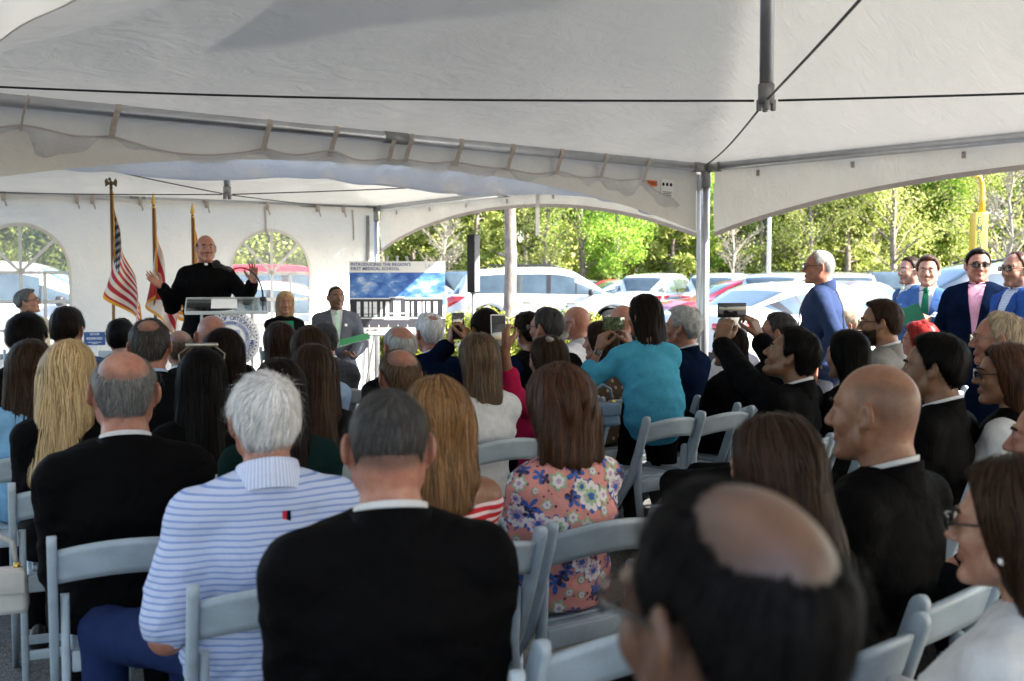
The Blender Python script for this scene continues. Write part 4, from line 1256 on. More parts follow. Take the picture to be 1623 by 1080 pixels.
# ---------------------------------------------------------------- poster board on an easel
def poster():
    c = at(630, 472, 12.1); w_, h_ = 1.03, .785
    T = empty('poster_board', c, rad(7), 'large poster board with a rendering of a grey building under a blue sky', 'poster')
    bd = MB().box((0, 0, 0), (w_, .012, h_)).build('board', M_paper, T)
    sm = bpy.data.materials.new('printed sky'); sm.use_nodes = True; t = sm.node_tree; b = t.nodes['Principled BSDF']
    mp = N(t, 'Mapping'); mp.inputs['Rotation'].default_value = (0, .5, 0); mp.inputs['Scale'].default_value = (2.6, 1, 5.0); t.links.new(N(t, 'TexCoord').outputs['Object'], mp.inputs[0])
    n = N(t, 'TexNoise', Scale=1.7, Detail=9.0, Roughness=.66, Distortion=.35); t.links.new(mp.outputs[0], n.inputs['Vector'])
    t.links.new(ramp(t, n.outputs['Fac'], [(.40, (.03, .10, .42)), (.53, (.10, .25, .60)), (.68, (.70, .76, .85))]), b.inputs['Base Color']); b.inputs['Roughness'].default_value = .4
    layer = [0]
    def rect(x0, z0, x1, z1, m, nm='print', par=None, lift=None):
        """x from the left, z from the top, in board fractions"""
        layer[0] += 1
        y = -.0062 - (lift if lift is not None else layer[0] * .00012)
        V = [(-w_ / 2 + x0 * w_, y, h_ / 2 - z0 * h_), (-w_ / 2 + x1 * w_, y, h_ / 2 - z0 * h_), (-w_ / 2 + x1 * w_, y, h_ / 2 - z1 * h_), (-w_ / 2 + x0 * w_, y, h_ / 2 - z1 * h_)]
        return MB().add(V, [(0, 1, 2, 3)]).build(nm, m, par or bd, fixn=False)
    G1 = mat('printed dark grey', (.026, .026, .034), .5, 0, .1, 20); G2 = mat('printed mid grey', (.055, .055, .07), .5, 0, .1, 10); WHp = mat('printed white', (.78, .80, .82), .5, 0, .04, 30); GR = mat('printed lawn green', (.06, .10, .03), .5, 0, .3, 30)
    GL = mat('printed window', (.62, .68, .74), .4, 0, .25, 25)
    rect(.0, .155, 1, .60, sm, 'printed_sky')
    rect(.0, .505, .985, .52, WHp); bl = rect(.01, .52, .975, .76, G1, 'printed_building')
    rect(.415, .49, .575, .505, WHp); rect(.42, .505, .57, .76, G2)
    for x0, x1 in ((.075, .112), (.15, .19), (.205, .228), (.245, .285), (.32, .342), (.375, .412), (.58, .622), (.648, .668), (.71, .748), (.765, .785), (.805, .842), (.88, .918)):
        rect(x0, .555, x1, .72, WHp, 'printed_window', None); rect(x0, .635, x1, .65, GL); rect(x0, .73, x1, .76, GL)
    rect(.458, .545, .53, .70, GL, 'printed_window'); rect(.40, .71, .59, .725, WHp); rect(.46, .73, .53, .765, WHp)
    rect(.0, .76, 1, .79, GR); rect(0, .775, 1, .79, WHp); rect(.0, .79, 1, .905, G2, 'printed_car_park'); rect(.36, .765, .62, .805, WHp)
    for k in range(9): rect(.1 + k * .1, .875, .108 + k * .1, .905, WHp)
    fig = bpy.data.objects
    def txt(s, x, z, size, m, align='LEFT'):
        o = obj('lettering', text_mesh(s, size, m, .0004, align, bold=.0008), bd)
        o.location = (-w_ / 2 + x * w_, -.0078, h_ / 2 - z * h_); o.rotation_euler = (PI / 2, 0, 0); return o
    txt("INTRODUCING THE REGION'S", .015, .045, .047, M_blue_ink); txt('FIRST MEDICAL SCHOOL', .015, .105, .047, M_blue_ink)
    txt('L E C O M', .79, .065, .046, M_lav_ink)
    txt('RAMROCK', .215, .945, .028, M_ink); rect(.18, .93, .20, .962, M_ink, 'logo_mark'); rect(.19, .952, .20, .962, mat('printed red', (.5, .02, .03), .5, 0, .05, 10), 'logo_mark')
    for p, nm in (((-.40, .02), 'l'), ((.40, .02), 'r')):
        MB().tube([(p[0] * .25, .03, .45), (p[0], -.02, -c.z + .02)], .014, 8).build('easel_leg', M_alu, T)
    MB().tube([(0, .04, .45), (0, .55, -c.z + .02)], .014, 8).build('easel_leg', M_alu, T)
    MB().box((0, -.012, -h_ / 2 - .012), (.62, .05, .02), bev=.004).build('easel_ledge', M_alu, T)
poster()
# ---------------------------------------------------------------- column loudspeaker, reserved card
def column_speaker():
    c = at(750, 418, 11.6)
    T = empty('column_loudspeaker', (c.x, c.y, 0), rad(48), 'slim black column loudspeaker on a metal pole beside the hedge', 'loudspeaker')
    MB().box((0, 0, c.z), (.085, .10, .60), bev=.008).build('cabinet', M_black, T)
    g = MB().box((0, -.054, c.z), (.078, .010, .585), bev=.003)
    g.build('grille', mat('speaker grille', (.16, .16, .17), .45, .5, .35, 60, .6, 400), T)
    MB().tube([(0, 0, .02), (0, 0, c.z - .28)], .019, 12).build('pole', M_alu, T)
    for k in range(3):
        a = k * 2.09 + .3; MB().tube([(0, 0, .45), (math.cos(a) * .45, math.sin(a) * .45, .015)], .014, 8).build('tripod_leg', M_black, T)
column_speaker()
def reserved():
    c = at(150, 537, 10.6)
    ch = chair((c.x, c.y + .18), PI + TH2 - rad(14), 'white folding chair holding the blue reserved card near the flags')
    T = empty('reserved_card', (c.x, c.y - .0, c.z), rad(14), 'blue reserved card propped on a chair beside the striped flag', 'card')
    m = mat('blue card', (.03, .10, .30), .5, 0, .05, 10)
    cb = MB().box((0, 0, 0), (.19, .004, .125)).build('card', m, T)
    MB().box((.125, .006, -.005), (.06, .004, .09)).build('card_flap', M_paper, T)
    MB().box((0, .03, -.105), (.05, .04, .15), R=Matrix.Rotation(rad(-12), 3, 'X')).build('card_stand', M_paper, T)
    for s, z, sz in (('LECOM', .042, .026), ('RESERVED', .0, .032), ('Reserved School', -.035, .014), ('1 of 2', -.05, .012)):
        if s.startswith('Res') or s.startswith('1'): continue
        o = obj('lettering', text_mesh(s, sz, M_paper, .0004, bold=.0005), cb); o.location = (0, -.0028, z); o.rotation_euler = (PI / 2, 0, 0)
    for k in range(2): MB().box((0, -.0025, -.035 - .013 * k), (.12 - .07 * k, .001, .005)).build('print_line', M_paper, cb)
reserved()
# ---------------------------------------------------------------- implicit surfaces for bodies, clothes and hair
def v3(*a): return np.array(a if len(a) > 1 else tuple(a[0]), dtype=np.float32)
def cap(P, a, b, ra, rb):
    a = v3(a); b = v3(b); ab = b - a; q = P - a
    x, y, z = q[..., 0], q[..., 1], q[..., 2]
    t = np.clip((x * ab[0] + y * ab[1] + z * ab[2]) * np.float32(1 / max(1e-9, float(ab @ ab))), 0, 1)
    x = x - t * ab[0]; y = y - t * ab[1]; z = z - t * ab[2]
    return np.sqrt(x * x + y * y + z * z) - (np.float32(ra) + np.float32(rb - ra) * t)
def ecap(P, a, b, rx0, ry0, rx1, ry1, ux=(1, 0, 0)):
    """capsule of elliptical section; ux = direction of the x radius"""
    a = v3(a); b = v3(b); ab = b - a; L = float(np.linalg.norm(ab)); ax = ab / L
    ux = v3(ux); ux = ux - ax * float(ux @ ax); ux /= np.linalg.norm(ux); uy = np.cross(ax, ux)
    q = P - a; t = np.clip((q @ ax) / L, 0, 1); q = q - (t * L)[..., None] * ax
    rx = rx0 + (rx1 - rx0) * t; ry = ry0 + (ry1 - ry0) * t; rm = np.minimum(rx, ry)
    return (np.sqrt(((q @ ux) / rx) ** 2 + ((q @ uy) / ry) ** 2 + ((q @ ax) / rm) ** 2) - 1) * rm
def ell(P, c, r):
    q = (P - v3(c)) / v3(r); return (np.sqrt(q[..., 0] ** 2 + q[..., 1] ** 2 + q[..., 2] ** 2) - 1) * np.float32(min(r))
def smin(a, b, k):
    h = np.clip(.5 + .5 * (b - a) / k, 0, 1); return b + (a - b) * h - k * h * (1 - h)
def smax(a, b, k): return -smin(-a, -b, k)
def U(k, *ds):
    d = ds[0]
    for e in ds[1:]: d = smin(d, e, k)
    return d
EDG = [((0, 0, 0), (1, 0, 0)), ((0, 1, 0), (1, 1, 0)), ((0, 0, 1), (1, 0, 1)), ((0, 1, 1), (1, 1, 1)), ((0, 0, 0), (0, 1, 0)), ((1, 0, 0), (1, 1, 0)),
       ((0, 0, 1), (0, 1, 1)), ((1, 0, 1), (1, 1, 1)), ((0, 0, 0), (0, 0, 1)), ((1, 0, 0), (1, 0, 1)), ((0, 1, 0), (0, 1, 1)), ((1, 1, 0), (1, 1, 1))]
def nets(fn, lo, hi, h):
    lo = v3(lo); hi = v3(hi); n = np.ceil((hi - lo) / h).astype(int) + 2
    ax = [lo[i] + h * np.arange(n[i], dtype=np.float32) for i in range(3)]
    # coarse pass first, then only the blocks the surface runs through
    B = 4; nbk = (n + B - 1) // B
    cax = [lo[i] + h * (B * np.arange(nbk[i], dtype=np.float32) + (B - 1) / 2) for i in range(3)]
    C = fn(np.stack(np.meshgrid(*cax, indexing='ij'), -1)).astype(np.float32)
    V = np.repeat(np.repeat(np.repeat(C, B, 0), B, 1), B, 2)[:n[0], :n[1], :n[2]].copy()
    nearb = np.abs(C) < h * B * 1.5 + .014
    m3 = np.repeat(np.repeat(np.repeat(nearb, B, 0), B, 1), B, 2)[:n[0], :n[1], :n[2]]
    pi = np.nonzero(m3)
    V[pi] = fn(np.stack([ax[0][pi[0]], ax[1][pi[1]], ax[2][pi[2]]], -1))
    s = V < 0
    c = np.zeros(np.array(V.shape) - 1, dtype=np.int8)
    for dx in (0, 1):
        for dy in (0, 1):
            for dz in (0, 1): c += s[dx:V.shape[0] - 1 + dx, dy:V.shape[1] - 1 + dy, dz:V.shape[2] - 1 + dz]
    act = (c > 0) & (c < 8); ii = np.argwhere(act)
    if len(ii) == 0: return np.zeros((0, 3)), np.zeros((0, 4), int)
    idx = -np.ones(c.shape, dtype=np.int64); idx[act] = np.arange(len(ii))
    acc = np.zeros((len(ii), 3), dtype=np.float32); w = np.zeros(len(ii), dtype=np.float32)
    for a, b in EDG:
        a = np.array(a); b = np.array(b)
        va = V[tuple((ii + a).T)]; vb = V[tuple((ii + b).T)]; m = (va < 0) != (vb < 0)
        t = np.where(m, va / np.where(m, va - vb, 1), 0)
        acc += (a + (b - a) * t[:, None]) * m[:, None]; w += m
    vert = lo + h * (ii + acc / w[:, None])
    F = []
    sh = c.shape
    for k in range(3):
        u, v = (k + 1) % 3, (k + 2) % 3
        sl0 = [slice(None)] * 3; sl1 = [slice(None)] * 3; sl0[k] = slice(0, -1); sl1[k] = slice(1, None)
        ch = s[tuple(sl0)] != s[tuple(sl1)]
        e = np.argwhere(ch)
        ok = (e[:, u] > 0) & (e[:, v] > 0) & (e[:, u] < sh[u]) & (e[:, v] < sh[v]); e = e[ok]
        def cell(du, dv):
            q = e.copy(); q[:, u] -= du; q[:, v] -= dv; return idx[tuple(q.T)]
        q = np.stack([cell(0, 0), cell(1, 0), cell(1, 1), cell(0, 1)], 1)
        flip = ~s[tuple(e.T)]
        q[flip] = q[flip][:, ::-1]
        F.append(q)
    F = np.concatenate(F); F = F[(F >= 0).all(1)]
    return vert, F
def join(parts):
    V = []; F = []; n = 0
    for v, f in parts:
        if len(v) == 0: continue
        V.append(v); F.append(f + n); n += len(v)
    return np.concatenate(V), np.concatenate(F)

# ---------------------------------------------------------------- skin, hair and cloth surfaces
def skin_mat(name, col, red):
    m = bpy.data.materials.new(name); m.use_nodes = True
    t = m.node_tree; b = t.nodes['Principled BSDF']; L = t.links.new
    tc = N(t, 'TexCoord').outputs['Object']
    n1 = N(t, 'TexNoise', Scale=34.0, Detail=8.0, Roughness=.72); L(tc, n1.inputs['Vector'])
    c = ramp(t, n1.outputs['Fac'], [(.3, red), (.62, col), (1, tuple(min(1, q * 1.08) for q in col))])
    a1 = N(t, 'Attribute'); a1.attribute_name = 'tone'
    mx = N(t, 'MixRGB'); L(a1.outputs['Fac'], mx.inputs[0]); L(c, mx.inputs[1]); mx.inputs[2].default_value = (red[0] * .8, red[1] * .5, red[2] * .5, 1)
    a2 = N(t, 'Attribute'); a2.attribute_name = 'fuzz'
    n2 = N(t, 'TexNoise', Scale=900.0, Detail=2.0); L(tc, n2.inputs['Vector'])
    mm = N(t, 'Math', operation='MULTIPLY'); L(a2.outputs['Fac'], mm.inputs[0]); L(ramp(t, n2.outputs['Fac'], [(.3, .55), (.7, 1.0)]), mm.inputs[1])
    mf = N(t, 'MixRGB'); L(mm.outputs[0], mf.inputs[0]); L(mx.outputs[0], mf.inputs[1]); mf.inputs[2].default_value = (.034, .030, .028, 1)
    L(mf.outputs[0], b.inputs['Base Color'])
    b.inputs['Roughness'].default_value = .42; b.inputs['Specular IOR Level'].default_value = .42
    b.inputs['Subsurface Weight'].default_value = .12; b.inputs['Subsurface Radius'].default_value = (.01, .004, .002); b.inputs['Subsurface Scale'].default_value = .6
    n3 = N(t, 'TexNoise', Scale=260.0, Detail=3.0); L(tc, n3.inputs['Vector'])
    bp = N(t, 'Bump', Strength=.30, Distance=.003); L(n3.outputs['Fac'], bp.inputs['Height']); L(bp.outputs[0], b.inputs['Normal'])
    return m
SKIN = {'fair': skin_mat('fair skin', (.38, .205, .14), (.29, .12, .08)), 'pink': skin_mat('ruddy skin', (.36, .17, .115), (.27, .088, .058)),
        'tan': skin_mat('tan skin', (.265, .13, .074), (.19, .075, .042)), 'olive': skin_mat('olive skin', (.19, .095, .05), (.13, .055, .03)),
        'brown': skin_mat('brown skin', (.17, .085, .05), (.12, .05, .03)), 'umber': skin_mat('umber skin', (.115, .055, .030), (.08, .032, .018)), 'dark': skin_mat('deep brown skin', (.085, .042, .026), (.06, .026, .018))}
HAIRC = {'black': (.005, .0045, .0045), 'dark': (.011, .0075, .006), 'brown': (.030, .016, .009), 'auburn': (.060, .025, .012), 'ltbrown': (.095, .057, .031),
         'honey': (.19, .095, .036), 'blonde': (.46, .33, .17), 'ashblonde': (.34, .27, .18), 'grey': (.12, .117, .115), 'silver': (.40, .40, .40), 'white': (.70, .70, .71), 'red': (.30, .02, .018), 'gingergrey': (.42, .33, .23), 'saltpepper': (.050, .047, .046)}
HM = {}
def hair_mat(key):
    if key in HM: return HM[key]
    c = HAIRC[key]
    m = bpy.data.materials.new(key + ' hair'); m.use_nodes = True
    t = m.node_tree; b = t.nodes['Principled BSDF']; L = t.links.new
    a = N(t, 'Attribute'); a.attribute_name = 'tone'
    hi = tuple(min(.95, q * (1.9 if max(c) < .3 else 1.3)) for q in c); lo = tuple(q * .42 for q in c)
    if key == 'blonde': lo = (.20, .12, .05)
    L(ramp(t, a.outputs['Fac'], [(0, lo), (.5, c), (1, hi)]), b.inputs['Base Color'])
    b.inputs['Roughness'].default_value = .45; b.inputs['Specular IOR Level'].default_value = .05 if max(c) < .012 else .09 if max(c) < .06 else .2
    HM[key] = m
    return m
def cloth(name, col, rough=.85, **kw):
    return mat(name + ' cloth', col, rough, 0, kw.pop('var', .10), kw.pop('scale', 30), kw.pop('bump', .25), kw.pop('bscale', 420), spec=kw.pop('spec', .06), sheen=kw.pop('sheen', .0), bump2=kw.pop('bump2', .35), b2scale=kw.pop('b2scale', 9), **kw)
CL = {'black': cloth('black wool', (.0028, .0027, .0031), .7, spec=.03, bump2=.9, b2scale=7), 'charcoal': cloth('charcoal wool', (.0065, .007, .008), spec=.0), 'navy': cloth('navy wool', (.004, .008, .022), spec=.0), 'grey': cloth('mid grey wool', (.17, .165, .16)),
      'steel': cloth('steel grey suiting', (.085, .094, .115)), 'blue': cloth('bright blue suiting', (.045, .10, .25)), 'royal': cloth('royal blue suiting', (.02, .065, .25)), 'bluemid': cloth('dusty blue suiting', (.03, .07, .16)), 'teal': cloth('turquoise knit', (.06, .30, .43)),
      'white': cloth('white cotton', (.55, .55, .56)), 'cream': cloth('cream linen', (.60, .55, .42)), 'denim': cloth('pale blue linen', (.18, .36, .55)), 'ltblue': cloth('light blue cotton', (.34, .46, .66)),
      'green': cloth('dark green wool', (.003, .014, .013)), 'emerald': cloth('emerald satin', (.01, .13, .07), .45), 'pink': cloth('crimson pink crepe', (.34, .010, .055)), 'pinkshirt': cloth('pink cotton', (.74, .36, .46)),
      'navyshirt': cloth('navy cotton shirt', (.022, .036, .088)), 'khaki': cloth('khaki cotton', (.48, .42, .32)), 'greytrouser': cloth('grey trousers', (.16, .17, .20)), 'ltgrey': cloth('pale grey linen', (.52, .53, .56)), 'trouserblue': cloth('navy chinos', (.012, .022, .075)),
      'lilac': cloth('pale mint silk', (.42, .60, .48), .5), 'mint': cloth('pale sage silk', (.55, .62, .50), .5), 'leather': mat('black shoe leather', (.012, .011, .010), .3, 0, .2, 20, .1, 80), 'tie_green': cloth('green woven tie', (.012, .12, .06), .5), 'fur': cloth('pale beige boucle', (.48, .44, .38), bump=.9, bscale=120)}
def pattern_mat(kind):
    key = kind + ' cloth'
    if key in MATS: return MATS[key]
    m = bpy.data.materials.new(key); m.use_nodes = True
    t = m.node_tree; b = t.nodes['Principled BSDF']; L = t.links.new
    b.inputs['Roughness'].default_value = .8; b.inputs['Specular IOR Level'].default_value = .2
    tc = N(t, 'TexCoord').outputs['Object']
    sp = N(t, 'SeparateXYZ'); nz = N(t, 'TexNoise', Scale=5.0, Detail=2.0); L(tc, nz.inputs['Vector'])
    L(tc, sp.inputs[0])
    def M(op, a, b_=None, c=None):
        n = N(t, 'Math', operation=op)
        for i, q in enumerate((a, b_, c)):
            if q is None: continue
            if isinstance(q, (int, float)): n.inputs[i].default_value = q
            else: L(q, n.inputs[i])
        return n.outputs[0]
    z = M('MULTIPLY_ADD', nz.outputs['Fac'], .02, sp.outputs[2])
    if kind == 'polo stripe':
        f = M('FRACT', M('MULTIPLY', z, 1 / .0155)); c = ramp(t, f, [(0, (.44, .50, .68)), (.42, (.46, .52, .70)), (.54, (.17, .25, .52)), (.72, (.20, .29, .56)), (.86, (.46, .52, .70))])
    elif kind == 'collar stripe':
        f = M('FRACT', M('MULTIPLY', M('ARCTAN2', sp.outputs[0], sp.outputs[1]), 16.0)); c = ramp(t, f, [(0, (.62, .66, .80)), (.45, (.62, .66, .80)), (.55, (.33, .42, .70)), (.8, (.33, .42, .70)), (.9, (.62, .66, .80))])
    elif kind == 'red stripe':
        f = M('FRACT', M('MULTIPLY', z, 1 / .024)); c0 = ramp(t, f, [(0, (.55, .02, .03)), (.55, (.55, .02, .03)), (.62, (.80, .62, .62)), (.95, (.80, .62, .62))])
        c1 = ramp(t, f, [(0, (.06, .42, .55)), (.5, (.06, .42, .55)), (.6, (.7, .8, .82))])
        g = N(t, 'MixRGB'); L(M('LESS_THAN', z, .775), g.inputs[0]); L(c0, g.inputs[1]); L(c1, g.inputs[2]); c = g.outputs[0]
    elif kind == 'floral ground':
        v = N(t, 'TexVoronoi', Scale=42.0); L(tc, v.inputs['Vector'])
        c = ramp(t, v.outputs['Distance'], [(0, (.03, .02, .05)), (.16, (.05, .03, .08)), (.22, (.62, .26, .23)), (1, (.66, .28, .25))])
    elif kind == 'brown print':
        v = N(t, 'TexVoronoi', Scale=26.0); L(tc, v.inputs['Vector'])
        c = ramp(t, v.outputs['Distance'], [(0, (.45, .42, .36)), (.25, (.40, .33, .24)), (.38, (.09, .055, .035)), (1, (.13, .085, .05))])
    elif kind == 'plaid':
        a = M('FRACT', M('MULTIPLY', sp.outputs[0], 30.0)); d = M('FRACT', M('MULTIPLY', z, 30.0))
        c = ramp(t, M('MAXIMUM', M('LESS_THAN', a, .1), M('LESS_THAN', d, .1)), [(0, (.035, .037, .042)), (1, (.06, .06, .065))])
    elif kind == 'gingham':
        a = M('FRACT', M('MULTIPLY', sp.outputs[0], 90.0)); d = M('FRACT', M('MULTIPLY', z, 90.0))
        c = ramp(t, M('ADD', M('MULTIPLY', M('LESS_THAN', a, .5), .5), M('MULTIPLY', M('LESS_THAN', d, .5), .5)), [(0, (.75, .78, .82)), (1, (.15, .30, .58))])
    L(c, b.inputs['Base Color'])
    n2 = N(t, 'TexNoise', Scale=9.0, Detail=4.0, Distortion=1.0); L(tc, n2.inputs['Vector'])
    bp = N(t, 'Bump', Strength=.45, Distance=.03); L(n2.outputs['Fac'], bp.inputs['Height']); L(bp.outputs[0], b.inputs['Normal'])
    MATS[key] = m
    return m
M_eye = mat('eye white', (.62, .60, .57), .25, 0, .05, 40); M_iris = mat('dark iris', (.02, .014, .01), .1, 0, .2, 90)
M_lens = mat('sunglass lens', (.012, .010, .010), .06, 0, .2, 10, coat=1.0); M_amber = mat('amber lens', (.25, .10, .01), .1, 0, .2, 10, coat=1.0); M_frame = mat('spectacle frame', (.015, .013, .012), .3, 0, .2, 30); M_wire = mat('wire spectacle frame', (.25, .23, .2), .3, .8, .2, 30)
M_clearlens = clear_mat('spectacle lens', (.95, .96, .97), .02, .08, .02)
M_pearl = mat('pearl', (.80, .77, .72), .15, 0, .05, 30, coat=.6)
M_screen = mat('dark phone glass', (.012, .013, .015), .06, 0, .3, 30, coat=1.0)

# ---------------------------------------------------------------- head
def head_parts(p):
    w = p.get('fw', 1.0); fem = p['sex'] == 'f'; nose = p.get('nose', 1.0); jaw = p.get('jaw', .92 if fem else 1.0)
    def cran(P): return U(.02, ell(P, (0, -.014, .031), (.0755 * w, .0975, .089)), ell(P, (0, -.045, -.02), (.060 * w, .055, .075)))
    def face(P):
        A = P.copy(); A[..., 0] = np.abs(A[..., 0])
        d = U(.03, cran(P), ell(A, (0, .028, -.028), (.0565 * w, .062, .086)))
        d = U(.022, d, cap(A, (0, .062, -.096), (.0425 * jaw * w, .004, -.062), .023, .026), cap(A, (.0425 * jaw * w, .004, -.062), (.056 * w, -.012, -.02), .025, .02))
        d = U(.012, d, cap(A, (0, .079, -.101), (.012, .077, -.101), .017 if not fem else .014, .016))
        d = U(.014, d, ell(A, (.0375 * w, .058, -.026), (.023, .026, .026)))
        d = U(.012, d, cap(A, (0, .086, .026), (.045 * w, .068, .030), .0105, .0105))
        d = smax(d, -ell(A, (.031, .107, .007), (.019, .019, .0135)), .010)
        d = U(.010, d, ell(A, (.0315, .0735, .0065), (.0165, .0155, .0125)))
        d = U(.008, d, cap(A, (0, .090, .012), (0, .110 * (1 + .06 * (nose - 1)), -.026), .0075, .0125 * nose), ell(A, (.0125 * nose, .098, -.031), (.009, .011, .008)))
        d = U(.005, d, cap(A, (0, .0925, -.0575), (.021, .081, -.060), .0065, .0042), cap(A, (0, .0915, -.0695), (.018, .081, -.066), .0075, .004))
        d = smax(d, -cap(A, (0, .101, -.0632), (.024, .087, -.063), .0022, .0018), .003)
        # ears
        E = A.copy(); E[..., 0] = E[..., 0] + .42 * np.minimum(0, E[..., 1] + .006)
        e = ell(E, (.0800 * w, -.016, .0), (.0090, .021, .034)); e = smax(e, -ell(E, (.0925 * w, -.010, .002), (.0105, .0135, .022)), .003); e = U(.003, e, cap(E, (.0860 * w, -.020, .012), (.0845 * w, -.018, -.014), .0028, .0028))
        e = U(.006, e, cap(A, (.079 * w, -.004, -.026), (.076 * w, -.006, -.036), .0075, .006))
        return U(.006, d, e)
    return cran, face
def zline(P, rec=0.0, low=-.075):
    """height of the hairline round the head; positive result = inside the hair"""
    ph = np.degrees(np.abs(np.arctan2(P[..., 0], P[..., 1] + .012)))
    z = np.interp(ph, [0, 25, 48, 62, 74, 82, 92, 104, 118, 140, 180], [.086 + rec, .088 + rec * 1.3, .070 + rec, .040, -.004, -.014, .006, .012, -.030, low + .006, low])
    return P[..., 2] - z
def smooth01(x): x = np.clip(x, 0, 1); return x * x * (3 - 2 * x)
def strands(bvh, starts, rs, flow, steps, seg, width, lift, stray=.25):
    """ribbon locks that follow the hair surface"""
    V = []; T = []; k = 0; F = []
    for s in starts:
        p = Vector(s); pts = []; nrm = []
        sd = rs.rand(3) - .5; tn = float(np.clip(.5 + .38 * rs.normal(), 0, 1)); off = lift * (.15 + rs.rand())
        n_ = steps if steps < 5 else int(steps * (.55 + .45 * rs.rand()))
        free = False
        for i in range(n_ + 1):
            q, nn, _, _ = bvh.find_nearest(p)
            if q is None: break
            if (p - q).length > .03 and i > 1: q = p
            pts.append(q + nn * off); nrm.append(nn)
            d = Vector(flow(q, i, sd)); d = d - nn * d.dot(nn)
            if d.length < 1e-4: break
            p = q + d.normalized() * seg
        if len(pts) < 2: continue
        m = len(pts)
        for i in range(m):
            t = (pts[min(i + 1, m - 1)] - pts[max(i - 1, 0)])
            sdv = t.cross(nrm[i]); sdv = sdv.normalized() if sdv.length > 1e-6 else Vector((1, 0, 0))
            f = i / (m - 1); ww = width * (.55 + .45 * math.sin(PI * min(1, f + .25))) * (1 - .8 * max(0, f - .6) / .4)
            e = nrm[i] * (lift * stray * 2.2 * max(0, f - .5) * abs(sd[2]) * 2)
            V += [tuple(pts[i] + sdv * ww + e), tuple(pts[i] - sdv * ww + e)]; T += [tn, tn]
            if i: F.append((k + 2 * i - 2, k + 2 * i - 1, k + 2 * i + 1, k + 2 * i))
        k += 2 * m
    return np.array(V, dtype=np.float32).reshape(-1, 3), np.array(F, dtype=np.int64).reshape(-1, 4), np.array(T, dtype=np.float32)
